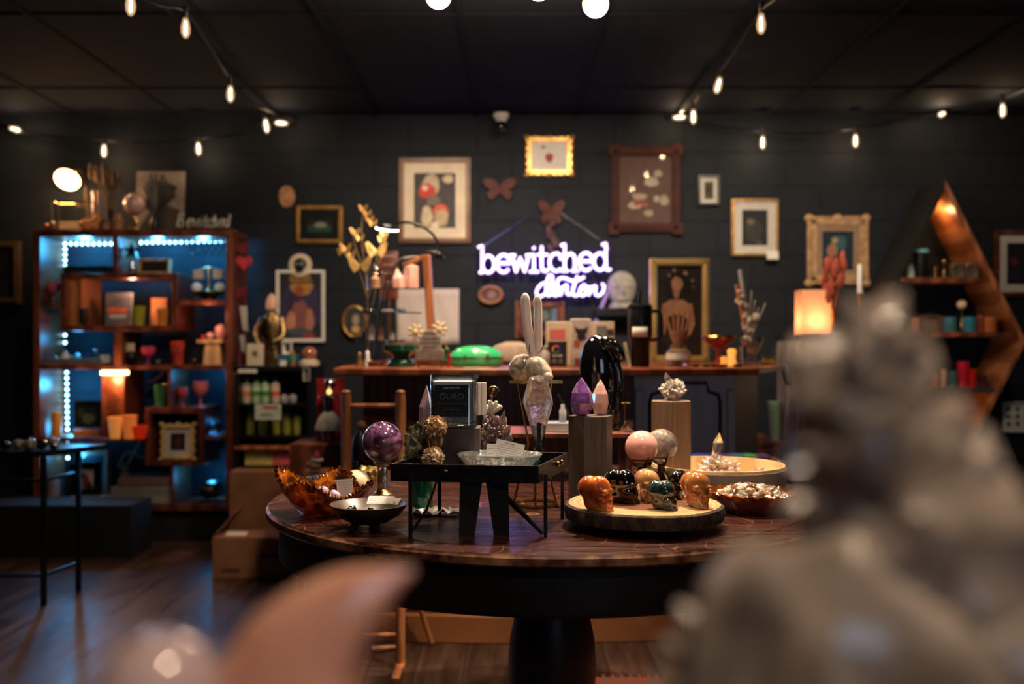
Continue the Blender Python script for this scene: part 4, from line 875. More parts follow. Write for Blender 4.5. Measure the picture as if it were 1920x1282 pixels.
# --- dolls corner
t=th('dark_crate','dark red brown crate between the black cabinet and the wooden stand','crate',(X(605,4.5),4.5,0)); h=Z(828,4.5); 
b=B(); b.b2(-.13,.13,-.1,.2,0,h); obj('crate_box',b,M['dwood'],t,bevel=.004); b=B(); 
for k in range(5): b.b2(-.132,.132,-.108,-.1,.02+k*(h-.08)/5,.06+k*(h-.08)/5+.02)
obj('slats',b,M['dwood'],t)
t=th('skirted_doll','doll with a silver round head and wide white skirt in front of a red back','doll',(X(616,4.5),4.5,h))
u=4.5/F
b=B(); b.b2(-26*u,26*u,.05,.07,0,118*u); obj('red_back',b,M['red'],t)
b=B(); b.lathe([(12*u,0),(13*u,15*u),(12*u,24*u)],20); obj('dark_base',b,M['dwood'],t)
b=B(); b.lathe([(26*u,22*u),(26*u,26*u),(20*u,42*u),(10*u,56*u),(4*u,58*u)],28,sy=.6,rf=lambda a,zz,r:1+.06*sin(9*a)); obj('white_skirt',b,P((150,145,140)),t,smooth=60)
b=B(); b.lathe([(6*u,56*u),(9*u,70*u),(7*u,84*u),(3*u,90*u)],16); b.lathe([(20*u,84*u),(18*u,87*u),(4*u,92*u)],20,sy=.6); obj('dark_dress',b,M['black'],t)
b=B(); b.ell((2*u,0,108*u),11*u,20,14); obj('silver_head',b,M['silver'],t); b=B(); b.ell((3*u,-10*u,94*u),(5*u,3*u,5*u),10,8); obj('yellow_pendant',b,emis('yellow_glow',(1,.7,.2),1.2),t)
t=th('santa_hat_gnome','small gnome with a red and white santa hat on an orange wood block','figurine',(X(594,3.9),3.9,Z(905,3.9))); u=3.9/F
b=B(); b.b2(-22*u,24*u,-.04,.04,0,26*u); obj('wood_block',b,M['owood'],t,bevel=.006)
b=B(); b.ell((-4*u,-.01,34*u),(12*u,11*u,12*u),16,12,nz=.15); b.ell((-15*u,-.02,36*u),(4*u,4*u,3*u),8,6); obj('face',b,mat('tan_fur',(.4,.28,.2),(.2,.12,.08),30,.7),t)
b=B(); b.lathe([(9*u,0),(7*u,8*u),(3*u,15*u),(0,17*u)],16,c=(2*u,-.01,44*u)); obj('red_hat',b,M['red'],t); b=B(); b.tube([(2*u+9*u*cos(k*pi/6),-.01+9*u*sin(k*pi/6),44*u) for k in range(12)],3*u,6,closed=True); obj('white_hat_brim',b,M['whitep'],t,smooth=60)
t=one('low_stool',B().b2(-.09,.09,-.09,.09,Z(905,3.9)-.02,Z(905,3.9)).b2(-.08,-.06,-.08,-.06,0,.5).b2(.06,.08,-.08,-.06,0,.5).b2(-.08,-.06,.06,.08,0,.5).b2(.06,.08,.06,.08,0,.5),M['dwood'],'low dark stool under the gnome, half hidden behind the table','stool',(X(594,3.9),3.9,0))
for z_ in (0,): pass
# wooden ladder stand
SD=3.5; us=SD/F
t=th('wooden_stand','light orange wooden ladder stand before the counter, round posts and a rung','stand',(X(700,SD),SD,0))
xl,xr=X(649,SD)-X(700,SD),X(751,SD)-X(700,SD); zt2=Z(735,SD)
for x in(xl,xr): b=B(); b.tube([(x,0,.0),(x,0,.3),(x,0,zt2-.02),(x,0,zt2)],[.016,.017,.018,.015],12); b.ell((x,0,zt2),(.017,.017,.008),12,8); obj('post',b,M['owood'],t)
for zz in (Z(761,SD),.35,.12): b=B(); b.tube([(xl,0,zz),(xr,0,zz)],.009,10); obj('rung',b,M['owood'],t)
for s,x in((-1,xl),(1,xr)): b=B(); b.box((x,-.06,.012),(.03,.2,.024)); obj('foot',b,M['owood'],t,bevel=.004)
t=th('easel_base','light wooden bent leg frame on the floor under the round table','stand',(X(742,3.72),3.72,0))
b=B(); b.tube([pv_ for pv_ in [(.04,0,.22),(.005,-.0,.012),(-.09,-.03,.012)]],.012,8); obj('bent_leg',b,M['owood'],t); b=B(); b.tube([(.06,.02,.24),(.13,.05,.01)],.01,8); obj('straight_leg',b,M['owood'],t); b=B(); b.b2(.02,.08,-.01,.03,.21,.24); obj('joint',b,M['owood'],t)
t=th('dark_doll','dark little doll with brown hair hanging between the stand posts','doll',(X(676,3.8),3.8,0)); zz=Z(842,3.8)
b=B(); b.lathe([(.03,zz-.04),(.035,zz),(.03,zz+.04),(.012,zz+.07)],14); b.lathe([(.01,0),(.01,zz-.04)],8); obj('dress',b,M['grave'] if 0 else M['black'],t); b=B(); b.ell((.005,0,zz+.09),.02,14,10); obj('head',b,P((120,80,60)),t)
t=one('blue_cloth',B().ell((0,0,.03),(.09,.05,.03),20,10,nz=.4,ns=3,seed=9).lathe([(.02,-.48),(.02,0)],8),mat('navy_cloth',(.03,.04,.09),(.015,.02,.05),20,.9),'navy folded cloth heap beside the wooden stand','cloth',(X(684,3.72),3.72,.51))
# ================= COUNTER =================
def cpoly(off):
    pts=[(-.68,3.78),(-.15,3.72),(.5,3.74),(.95,3.84),(1.24,4.5),(1.26,5.0),(-.6,5.0),(-.72,4.2)]
    c=Vector((.25,4.5)); out=[]
    for x,y in pts:
        v=Vector((x,y))-c; v*= 1-off/v.length; out.append(tuple(v))
    return out
t=th('shop_counter','dark shop counter with a red brown wooden top and a grey panelled front','counter',(.25,4.5,0))
b=B(); b.prism(cpoly(0),CZ-.028,CZ,'z'); obj('worktop',b,mat('counter_top_wood',(.3,.09,.035),(.17,.045,.018),2.2,.3,kind='wave',st=(1,6,1),dist=4),t,bevel=.006)
b=B(); b.prism(cpoly(.13),.1,CZ-.028,'z'); obj('counter_body',b,mat('dark_counter_wood',(.06,.016,.01),(.03,.008,.006),3,.4,kind='wave',st=(3,1,1)),t)
b=B(); b.prism(cpoly(.08),0,.105,'z'); obj('plinth',b,mat('plinth_wood',(.42,.17,.06),(.3,.11,.04),1.5,.45),t,bevel=.004)
# grey painted panel, facing the camera, in front of body
pm=mat('blue_grey_painted_panel',(.36,.45,.52),(.26,.33,.4),14,.45,st=(1,1,.3))
PD=3.86; up=PD/F; pxc=X(1284,PD); 
b=B(); b.b2(-94*up,90*up,0,.03,.1,Z(694,PD)); o=obj('front_panel',b,pm,t); o.location=(pxc-.25,PD-4.5,0)
b=B(); hx=66*up; z1=Z(718,PD); z2=.16; n_=18*up
pth=[(-hx,0,z2),(-hx,0,z1-n_*2),(-hx+n_*.2,0,z1-n_*1.2),(-hx+n_*1.2,0,z1-n_*.9),(-hx+n_*1.4,0,z1),(hx-n_*1.4,0,z1),(hx-n_*1.2,0,z1-n_*.9),(hx-n_*.2,0,z1-n_*1.2),(hx,0,z1-n_*2),(hx,0,z2)]
b.tube(pth,.007,6,closed=True); o=obj('panel_moulding',b,M['black'],t); o.location=(pxc-.25,PD-4.5,0)
b=B()
for s in(-1,1): b.box((s*86*up,-.004,.54),(.03,.02,.85))
o=obj('pilaster',b,pm,t,bevel=.004); o.location=(pxc-.25,PD-4.5,0)
# --- things standing on the counter (base height CZ)
def cat_(px,d): return (X(px,d),d,CZ)
# tiered glass display
TD=4.35; ut=TD/F
t=th('tiered_display','tiered display of round glass shelves hung from an orange wooden post','display stand',cat_(760,TD))
b=B(); px_=lambda p:(p-760)*ut
hz=lambda py:(686-py)*ut
b.box((px_(806),0,hz(583)),(.034,.04,206*ut),ry=-R(3.5)); b.box((px_(775),0,hz(492)),(.1,.03,.018),ry=-R(22)); obj('post',b,M['owood'],t,bevel=.003)
b=B(); b.box((px_(790),.01,.012),(.3,.22,.024)); obj('base',b,M['dwood'],t,bevel=.004)
b=B(); 
for dy in(-.07,.07): b.tube([(px_(790),0,hz(483)),(px_(748),dy*.5,hz(492)),(px_(725),dy,hz(540)),(px_(712),dy,hz(620)),(px_(703),dy,hz(682))],.004,6,sm=5)
obj('wire_frame',b,M['blackm'],t)
for i,(x0,x1,py) in enumerate(((690,790,545),(672,790,590),(668,760,642))):
    b=B(); b.lathe([(0,0),((x1-x0)/2*ut,0),((x1-x0)/2*ut,.006),(0,.006)],36,c=(px_((x0+x1)/2),0,hz(py)),sy=.55); obj('glass_shelf',b,M['gglass'] if 0 else mat('dark_shelf_glass',(.1,.16,.15),(.06,.1,.1),8,.06,trans=.6,coat=1),t)
def tz(py): return CZ+(686-py)*ut+.006
t=th('ring_lamp','black gooseneck ring lamp clamped on top of the orange post','lamp',(X(818,TD),TD,Z(486,TD)))
b=B(); f=lambda px,py:((px-818)*ut,0,(486-py)*ut)
b.tube([f(818,482),f(822,462),f(812,440),f(790,424),f(768,417),f(745,418)],.006,8,sm=5); b.tube([f(786,480),f(800,474),f(818,474),f(832,484)],.01,8,sm=4); b.ell(f(822,478),(.025,.02,.018),12,8); obj('gooseneck',b,M['black'],t,smooth=60)
Q=Matrix.Translation(Vector(f(726,425)))@Matrix.Rotation(R(8),4,'Y')@Matrix.Rotation(R(12),4,'X')
b=B(); b.T=Q; b.lathe([(.052,-.006),(.052,.004),(.03,.006),(.03,-.004)],32); obj('lamp_head',b,M['black'],t)
b=B(); b.T=Q; b.lathe([(.0,-.008),(.05,-.008),(.05,-.013),(0,-.013)],32); obj('light_ring',b,emis('cool_ring_light',(1,.95,.85),9),t)
l=light('POINT','ring_light',f(726,432),1.6,(1,.9,.78),.03); l.parent=t
# crystals on shelves
def cryst(name,label,px,d,z,L,r,m,tilt=(0,0),n=6,tip=.3,cat='crystal',group=None,flat=1,rot=0):
    u=d/F; b=B(); b.crystal((0,0,0),(tilt[0],tilt[1],1),L*u,r*u,n,tip,flat=flat,rot=rot); return one(name,b,m,label,cat,(X(px,d),d,z),0,group,smooth=0,bevel=.0006)
cryst('crystal_point','tall pink crystal block on the top glass tier',772,TD,tz(545),46,15,mat('pink_crystal',(.85,.42,.36),(.95,.62,.52),16,.15,coat=.6,sss=.3),tip=.12,n=5)
cryst('crystal_point','low pink crystal chunk left of the tall pink block on the top tier',748,TD,tz(545),38,12,MATS['pink_crystal'],(-.1,0),tip=.5)
b=B(); b.lathe([(.022,0),(.02,.04),(.006,.055)],16); b.ell((0,0,.06),.006,8,6); one('small_bell','small orange salt cone on the left of the top glass tier'and b,mat('cone_orange',(.85,.5,.25),(.7,.35,.15),10,.4,sss=.3),'small orange cone under a glass dome on the top tier','cone',(X(704,TD),TD,tz(545)))
b=B(); b.lathe([(26*ut,0),(26*ut,20*ut),(20*ut,34*ut),(8*ut,42*ut),(0,44*ut)],28,sx=.62,sy=.62); b.ell((0,0,46*ut),3*ut,10,8)
one('glass_dome',b,M['glass'],'clear glass dome over the small orange cone','cloche',(X(704,TD),TD,tz(545)))
for px,w,h,m_,lb_ in((692,30,7,'silver','silver dish at the left of the middle glass tier'),(727,26,6,'whitep','pale flat stone on the middle glass tier'),(752,18,9,'bglass','small bluish stone at the right of the middle tier')):
    b=B(); b.ell((0,0,h/2*ut),(w/2*ut,w/3*ut,h/2*ut),18,10,nz=.15,seed=px); one('tier_stone',b,M[m_] if m_!='bglass' else mat('bluish_stone',(.4,.5,.6),None,10,.2,coat=1),lb_,'stone',(X(px,TD),TD,tz(590)))
for px,h,m_,lb_ in((684,22,'silver','silver point on the lowest glass tier, left'),(697,32,'whitep','white tower on the lowest glass tier'),(714,30,'peach','peach tower on the lowest glass tier'),(735,18,'milk','milky stub at the right of the lowest glass tier')): cryst('crystal_tower',lb_,px,TD,tz(642),h,6,M[m_],tip=.3)
for px,h,m_,lb_ in((674,26,'gold','little golden cone on the counter left corner'),(689,30,'whitep','small white bottle shape on the counter left corner')):
    lathething('small_cone',lb_,'ornament',px,4.2,CZ,[(7,0),(7,4),(3.5,h*.6),(4,h*.85),(0,h)],M[m_])
one('orange_dish',B().lathe([(.03,0),(.036,.02),(.03,.02),(0,.008)],20),M['owood'],'low orange wooden dish on the counter below the glass tiers','dish',(X(706,4.15),4.12,CZ))
# gold butterfly branch
BD2=4.5; u=BD2/F
t=th('butterfly_branch','gold wire branch covered with little golden butterflies on the counter','ornament',cat_(690,BD2))
gd=mat('gold_leaf',(.7,.42,.13),(.45,.25,.07),25,.4,metal=.5)
g=lambda px,py,dy=0:((px-690)*u,dy,(684-py)*u)
b=B(); b.lathe([(.04,0),(.04,.01),(.005,.02)],20)
tw=(((690,684),(690,600),(686,520),(678,440),(682,392)),((689,560),(670,500),(645,478)),((688,520),(665,460),(664,430)),((690,560),(712,490),(722,440)),((691,600),(705,540),(706,470)))
for q in tw: b.tube([g(*p) for p in q],.0014,5,sm=4)
obj('branch',b,gd,t)
for i,(cx_,cy_,w,h) in enumerate((cx_,cy_,w*1.25,h*1.2) for cx_,cy_,w,h in ((706,470,32,26),(676,498,34,26),(650,467,18,16),(641,474,14,12),(658,478,16,14),(668,436,16,12),(675,447,14,12),(682,392,14,12),(690,402,14,10),(693,412,14,12),(700,420,14,12),(722,440,14,14),(717,450,14,12),(726,432,12,12))):
    P0=g(cx_,cy_,-.01*(i%3)); bb=B()
    for s in(-1,1): bb.add([(P0[0],P0[1],P0[2]),(P0[0]+s*w/2*u*.75,P0[1]-.008,P0[2]+h/2*u),(P0[0]+s*w/2*u*1.05,P0[1]-.012,P0[2]+h*.42*u),(P0[0]+s*w/2*u*.9,P0[1]-.008,P0[2]-h*.05*u),(P0[0]+s*w*.26*u,P0[1]-.006,P0[2]-h/2*u),(P0[0]+s*w*.06*u,P0[1]-.002,P0[2]-h*.25*u)],[(0,1,2,3,4,5)])
    o=obj('butterfly',bb,gd,t,smooth=0); s=o.modifiers.new('s','SOLIDIFY'); s.thickness=.0015
# brown sign
t=th('wooden_sign','small brown wooden sign with pale lettering lines behind the glass tiers','sign',(X(729,4.7),4.7,CZ)); u=4.7/F
b=B(); b.b2(-17*u,17*u,0,.015,120*u,210*u); b.b2(-2*u,2*u,.003,.012,0,120*u); b.b2(-14*u,14*u,-.03,.05,0,.01); obj('sign_board',b,M['dwood'],t,bevel=.002)
for k in range(4): 
    b=B(); b.tube([((-12+3*j)*u,-.001,(199-16*k+3*(j%2))*u) for j in range(9)],1.1*u,5); obj('lettering_row',b,P((170,150,140)),t,smooth=0)
# green dish
t=th('green_pedestal_bowl','dark green ceramic pedestal bowl stacked with stones on the counter','bowl',cat_(752,4.05)); u=4.05/F
b=B(); b.lathe([(26*u,0),(27*u,4*u),(20*u,14*u),(14*u,20*u),(24*u,24*u),(33*u,30*u),(33*u,40*u),(31*u,41*u),(28*u,32*u),(0,28*u)],36); obj('bowl',b,mat('dark_green_glaze',(.015,.09,.045),(.01,.05,.03),10,.12,coat=1),t,smooth=50)
b=B(); b.lathe([(28*u,32*u),(29*u,46*u),(27*u,46*u),(0,34*u)],28); obj('inner_dish',b,mat('dusty_pink_dish',(.35,.2,.18),(.25,.14,.12),20,.4),t)
one('small_wooden_box',B().b2(-.025,.025,-.02,.02,0,.035),M['owood'],'small orange wooden box on the counter behind the tombstone sign','box',(X(765,4.25),4.22,CZ+.1) if 0 else (X(772,4.3),4.22,CZ+.03),bevel=.002) if 0 else None
# tombstone sign
t=th('tombstone_sign','grey tombstone shaped sign with worn lettering on the counter','sign',cat_(806,3.98)); u=3.98/F
pts=[(-26*u,12*u),(26*u,12*u),(26*u,32*u),(21*u,33*u),(21*u,58*u)]+[(14*u*cos(a)*1.1,(58+12*sin(a))*u) for a in [pi*k/8 for k in range(9)]]+[(-21*u,58*u),(-21*u,33*u),(-26*u,32*u)]
b=B(); b.prism(pts,0,.03); obj('stone_slab',b,mat('carved_grey',(.42,.38,.34),(.28,.25,.22),40,.8,bump=.4,bd=.003),t,bevel=.002)
b=B()
for (y,n_) in ((63,3),(53,5),(45,6),(37,4)):
    for k in range(n_): x=(k-(n_-1)/2)*6.4; b.tube([((x-2)*u,-.001,(y-2)*u),((x-1)*u,-.001,(y+2)*u),((x+1)*u,-.001,(y-1)*u),((x+2.4)*u,-.001,(y+2)*u)],.8*u,4)
for k in range(5): b.b2(-25*u,25*u,-.001,.0,(14+k*4)*u,(14.6+k*4)*u)
obj('carved_lettering',b,P((70,62,56)),t,smooth=0)
for s in(-1,1): b=B(); b.b2(s*24*u,s*18*u,0,.02,0,12*u); obj('foot',b,M['brass'],t)
for px,py,lb_ in((779,622,'left cream paper flower behind the tombstone sign'),(824,617,'right cream paper flower above the tombstone sign')):
    b=B(); 
    for k in range(7): a=2*pi*k/7; b.ell((9*u*cos(a),0,9*u*sin(a)),(8*u,2*u,4*u),8,6,Q=Matrix.Rotation(-a,3,'Y'))
    b.ell((0,-.005,0),(5*u,3*u,5*u)); b.tube([(0,0.005,0),(0,.005,CZ-Z(py,4.03))],.002,5)
    one('paper_flower',b,mat('cream_petals',(.75,.66,.45),(.65,.5,.3),20,.6),lb_,'flower',pv(px,py,4.03))
t=th('christmas_elf','tiny red and green figure leaning beside the green bag','figurine',cat_(838,4.0)); b=B(); b.tube([(-.02,0,0),(-.012,0,.03),(0,0,.05)],.008,8); b.ell((0,0,.07),.01,10,8); obj('green_suit',b,M['green'],t); b=B(); b.tube([(.005,0,.0),(.01,0,.04),(-.005,0,.09)],[.01,.004],8); obj('red_scarf',b,M['red'],t)
# green bag
t=th('green_case','bright green domed glossy case with a gold clasp on the counter','case',cat_(893,4.1)); u=4.1/F
gm=mat('bright_green_gloss',(.07,.72,.3),(.05,.62,.24),8,.22,coat=.8)
b=B(); b.lathe([(44*u,0),(49*u,4*u),(50*u,14*u),(49.5*u,15.5*u)],40,sy=.6); obj('lower_half',b,gm,t,smooth=60)
b=B(); b.lathe([(50*u,17*u),(48*u,24*u),(36*u,34*u),(18*u,38*u),(0,39*u)],40,sy=.6); obj('domed_lid',b,gm,t,smooth=60)
b=B(); b.lathe([(49*u,14.5*u),(51*u,15*u),(51*u,17.5*u),(49*u,18*u)],40,sy=.6); b.box((22*u,-27.5*u,17*u),(7*u,4*u,9*u)); b.box((-20*u,-27.5*u,17*u),(4*u,3*u,8*u)); obj('gold_trim',b,M['brass'],t)
one('paper_slip',B().b2(-.05,.05,-.03,.03,0,.002),M['cream'],'pale paper slip lying on the counter below the green case','paper',(X(893,3.86),3.86,CZ))
# stone/pumpkin
b=B(); b.lathe([(20*u,0),(42*u,8*u),(46*u,22*u),(38*u,38*u),(14*u,46*u),(0,43*u)],40,rf=lambda a,z,r:1+.05*cos(9*a),sy=.7); 
t=one('white_pumpkin',b,mat('pumpkin_cream',(.5,.42,.35),(.42,.34,.28),8,.5),'pale ribbed pumpkin behind the green case and stone rabbit ears','pumpkin',cat_(962,4.45))
# card stands
u=4.1/F
def stand(label,px,d,w,h,m,name='sticker_board',cat='sign',arts=()):
    u=d/F; t=th(name,label,cat,cat_(px,d)); b=B(); b.b2(-w/2*u,w/2*u,0,.012,0,h*u); b.b2(-w/3*u,w/3*u,-.0,.06,0,.006); obj('board',b,m,t,bevel=.004)
    yy=-.0006
    for (nm,x0,y0,x1,y1,mm) in arts: b=B(); b.b2(x0*u,x1*u,yy,0,y0*u,y1*u); obj(nm,b,mm,t,smooth=0); yy-=.0004
    return t
stand('large cream board covered with small stickers behind the white cards',1088,4.25,128,82,M['cream'],arts=(('red_sticker',-58,48,-28,68,P((215,110,110))),('pale_sticker',30,56,50,74,P((120,120,120))),('round_sticker',22,40,48,54,P((200,90,80))),('dark_sticker',50,56,62,68,P((60,50,50))),('small_sticker',-18,50,-6,62,P((110,105,100)))))
t=stand('black review card with a coloured G letter and white line of print',1045,4.02,36,48,M['ink'],name='review_card',cat='card')
u=4.02/F
for i,(a0,a1,c) in enumerate(((40,135,(220,60,45)),(135,215,(235,180,40)),(215,310,(50,150,70)),(310,358,(60,110,220)))):
    b=B(); b.tube([(x,-.0015,z) for x,z in arc(-2*u,32*u,6.5*u,6.5*u,a0,a1,8)],1.7*u,6); 
    if i==3: b.b2(-1*u,6.5*u,-.003,0,31*u,33.4*u)
    obj('letter_arc',b,paint(c,.4),t)
b=B(); b.b2(-9*u,9*u,-.001,0,19*u,23*u); obj('white_line',b,M['white'],t,smooth=0)
b=B(); b.ell((-5*u,0,10*u),(5*u,.0015,5*u),12,8).ell((6*u,0,10*u),(5*u,.0015,5*u),12,8); obj('grey_print',b,P((110,110,110)),t)
t=stand('white arched card with a black cat drawing between the sticker boards',1089,4.05,38,90,P((225,215,205)),name='cat_card',cat='card',arts=(('white_strip',-15,24,14,29,M['white']),('cat_chest',-13,36,-2,50,P((190,110,80))),('small_photo',-12,2,2,16,P((150,80,60)))))
u=4.05/F
b=B(); b.prism([(x*u,z*u) for x,z in((-12,76),(-10,66),(-6,60),(-8,54),(0,48),(10,52),(8,60),(12,66),(13,76),(7,71),(-5,71))],-.002,0); obj('cat_face',b,M['ink'],t,smooth=0)
lathething('hand_sanitiser_bottle','small clear white bottle left of the black review card','bottle',1022,4.03,CZ,[(9,0),(10,3),(10,26),(6,30),(5,36),(6,38),(0,40)],mat('frosted_white',(.5,.48,.45),(.4,.38,.36),8,.4))
cryst('crystal_point','grey crystal leaning beside the cream sticker board',1152,4.05,CZ,44,12,M['stone'],(.05,0))
b=B(); b.box((0,0,.05),(.012,.012,.1),ry=-.2); one('gold_stick',b,M['brass'],'short bright gold bar leaning left of the black tumbler','ornament',(X(1176,4.0),4.0,CZ))
# black tumbler
t=th('insulated_tumbler','tall black insulated tumbler with handle, straw and white tape label','tumbler',cat_(1200,4.02)); u=4.02/F
b=B(); b.lathe([(17*u,0),(18*u,3*u),(19*u,50*u),(23*u,58*u),(23*u,108*u),(22*u,110*u)],32); obj('cup_body',b,M['blackm'],t)
b=B(); b.lathe([(23.5*u,108*u),(23.5*u,114*u),(18*u,118*u),(0,118*u)],32); obj('lid',b,M['black'],t); b=B(); b.tube([(-2*u,0,112*u),(0,0,142*u)],3*u,10); obj('straw',b,M['black'],t)
b=B(); b.tube([(20*u,0,104*u),(36*u,0,103*u),(40*u,0,90*u),(40*u,0,62*u),(34*u,0,52*u),(18*u,0,50*u)],3.4*u,8,sm=4); obj('handle',b,M['black'],t)
b=B(); b.lathe([(23.4*u,42*u),(23.6*u,42*u),(23.6*u,62*u),(23.4*u,62*u)],32); vv=b.v; keep=[v for v in vv]
b=B(); n=10; pts=[]
for i in range(n+1): a=R(-135+ 75*i/n); pts.append((23.7*u*cos(a),23.7*u*sin(a)))
b.add([(x,y,z) for z in(56*u,74*u) for x,y in pts],[(i,i+1,n+2+i,n+1+i) for i in range(n)]); o=obj('tape_label',b,M['white'],t); s=o.modifiers.new('s','SOLIDIFY'); s.thickness=.0006
# woman picture in gold frame, standing on counter
frame('gold framed portrait of a pale dark haired woman standing on the counter',1219,487,1330,616+66,4.85,13,mat('bright_gilt',(.75,.5,.16),(.5,.3,.08),6,.3,metal=.7),None,0,P((40,32,28)),
 [(e,1270,540,30,26,P((22,17,16))),(e,1270,535,11,14,P((185,140,110))),(e,1269,553,6,10,P((170,125,100))),('p',[(1243,575),(1256,564),(1282,564),(1296,575),(1298,612),(1243,612)],P((185,140,110))),(e,1270,606,20,14,P((20,17,18))),(e,1246,600,6,30,P((175,130,105))),(e,1296,600,6,30,P((175,130,105))),(e,1265,508,3,5,P((150,125,110))),(e,1286,514,4,4,P((170,140,130))),(e,1255,518,3,3,P((140,120,110))),(e,1299,528,3,3,P((140,120,110))),(e,1300,540,2,2,P((140,120,110)))],z=CZ,ornate=0,lean=0)
# hand sticks in jar
t=th('hand_incense_holder','brown hand shaped bundle of sticks in a labelled glass jar','ornament',cat_(1272,4.15)); u=4.15/F
b=B(); b.lathe([(20*u,0),(22*u,4*u),(22*u,26*u),(14*u,34*u),(15*u,40*u)],28); obj('glass_jar',b,mat('jar_amber_tint',(.5,.35,.2),(.4,.26,.14),8,.06,trans=.7,coat=1),t)
b=B(); b.lathe([(22.6*u,12*u),(22.9*u,12*u),(22.9*u,24*u),(22.6*u,24*u)],28); obj('jar_label',b,M['white'],t)
b=B(); b.lathe([(8*u,30*u),(10*u,45*u),(17*u,58*u),(16*u,66*u)],16,sy=.5)
for k,(x,L) in enumerate(((-14,94),(-7,102),(0,104),(7,102),(14,98))): b.tube([(x*.9*u,0,62*u),(x*1.25*u,0,80*u),(x*1.5*u,0,L*u)],[2.9*u,1.9*u],8,sm=2)
b.tube([(14*u,0,52*u),(24*u,0,64*u),(31*u,0,82*u)],[3*u,2*u],8)
for x in (-24,-20,-4,4,20): b.tube([(x*.2*u,.01,30*u),(x*1.1*u,.012,96*u)],.8*u,5)
obj('carved_hand',b,mat('brown_carved_hand',(.3,.13,.07),(.18,.07,.04),20,.4),t)
# red compote
t=th('red_glass_compote','red glass footed compote with an amber rim on the counter','bowl',cat_(1347,4.3)); u=4.3/F
b=B(); b.lathe([(16*u,0),(15*u,3*u),(4*u,8*u),(4*u,26*u),(14*u,36*u),(28*u,46*u),(31*u,52*u),(29*u,52*u),(12*u,40*u),(0,38*u)],36); obj('bowl',b,mat('red_glass',(.75,.06,.03),(.5,.03,.02),8,.06,trans=.6,coat=1),t,smooth=60)
b=B(); b.lathe([(28*u,50*u),(32*u,53*u),(31*u,55*u),(28*u,53*u)],36); obj('amber_rim',b,M['brass'],t)
for px,d,w,h,c,lb_ in((1372,4.2,18,32,(1,.5,.12),'glowing amber glass votive right of the red compote'),(1358,4.12,16,18,(.9,.4,.08),'low amber votive in front of the red compote')):
    lathething('amber_votive',lb_,'candle',px,d,CZ,[(w*.4,0),(w*.5,h*.2),(w*.4,h*.5),(w*.5,h*.9),(w*.3,h),(w*.2,h*.5),(0,h*.2)],mat('amber_votive_%d'%px,c,None,8,.1,em=c,es=.45,trans=.4,coat=1))
# sage & glass with sticks
t=th('feather_bouquet','clear glass cup holding white sage stems and a brown feather stick','plant',cat_(1410,4.45)); u=4.45/F
b=B(); b.lathe([(12*u,0),(13*u,3*u),(6*u,14*u),(16*u,30*u),(22*u,50*u),(21*u,50*u),(14*u,32*u),(0,20*u)],28); obj('glass_cup',b,M['glass'],t,smooth=60)
b=B(); b.tube([(-2*u,0,24*u),(-16*u,0,80*u),(-29*u,0,150*u)],[2.5*u,4*u],8); obj('brown_stick',b,mat('red_brown_stick',(.4,.14,.07),(.3,.1,.05),10,.5),t)
b=B(); b.tube([(0,0,22*u),(-12*u,0,100*u),(-22*u,.0,178*u)],[2*u,5*u],8); obj('glass_wand',b,mat('pale_wand',(.4,.38,.38),(.3,.28,.3),10,.2),t)
b=B()
for k in range(22): z=40+k*4.6; b.ell(((-6-(z-40)*.17+random.uniform(-9,9))*u,random.uniform(-.02,.02),z*u),(random.uniform(3,7)*u,4*u,random.uniform(3,6)*u),8,6,nz=.3,seed=k)
for k in range(6): b.tube([(-6*u,0,40*u),((random.uniform(-15,30))*u,0,random.uniform(100,140)*u)],1*u,4)
b.ell((8*u,0,88*u),9*u,12,8,nz=.3)
obj('white_sage',b,mat('white_sage',(.55,.5,.42),(.35,.31,.26),30,.8),t)
b=B(); b.lathe([(14*u,0),(16*u,3*u),(10*u,12*u),(16*u,16*u)],24); one('yellow_glass_dish',b,mat('yellow_dish',(.5,.3,.06),(.35,.18,.03),8,.12,coat=1,trans=.3),'yellow glass dish at the foot of the sage bouquet','dish',cat_(1442,4.5))
one('clear_tumbler',B().lathe([(8*u,0),(10*u,34*u),(9*u,34*u),(7*u,2*u),(0,2*u)],20),M['glass'],'small clear glass tumbler between the amber votive and the sage','cup',cat_(1392,4.3))
b=B()
for i in range(9): a=i*.7; b.ell((random.uniform(-.09,.09),random.uniform(-.03,.03),.006),(.018,.012,.006),8,6)
one('silver_trinket_pile',b,M['bronze'],'flat dark trinkets scattered on the counter before the red compote','trinkets',cat_(1345,3.98))
n=12; b=B(); w=.022
pts=[(0,0,0),(.03,-.01,.0),(.05,-.015,-.02),(.055,-.015,-.06),(.07,-.02,-.1)]; cs=crom([Vector(p) for p in pts],5)
b.add([(p.x+s*w*.6,p.y-s*w*.6,p.z) for p in cs for s in(-1,1)],[(2*i,2*i+1,2*i+3,2*i+2) for i in range(len(cs)-1)])
o=one('receipt_paper',b,mat('cool_white_paper',(.6,.68,.75),(.5,.58,.66),10,.6),'white receipt strip curling over the right end of the counter','paper',(X(1446,4.63),4.58,CZ+.002)); s=o.modifiers.new('s','SOLIDIFY'); s.thickness=.0008
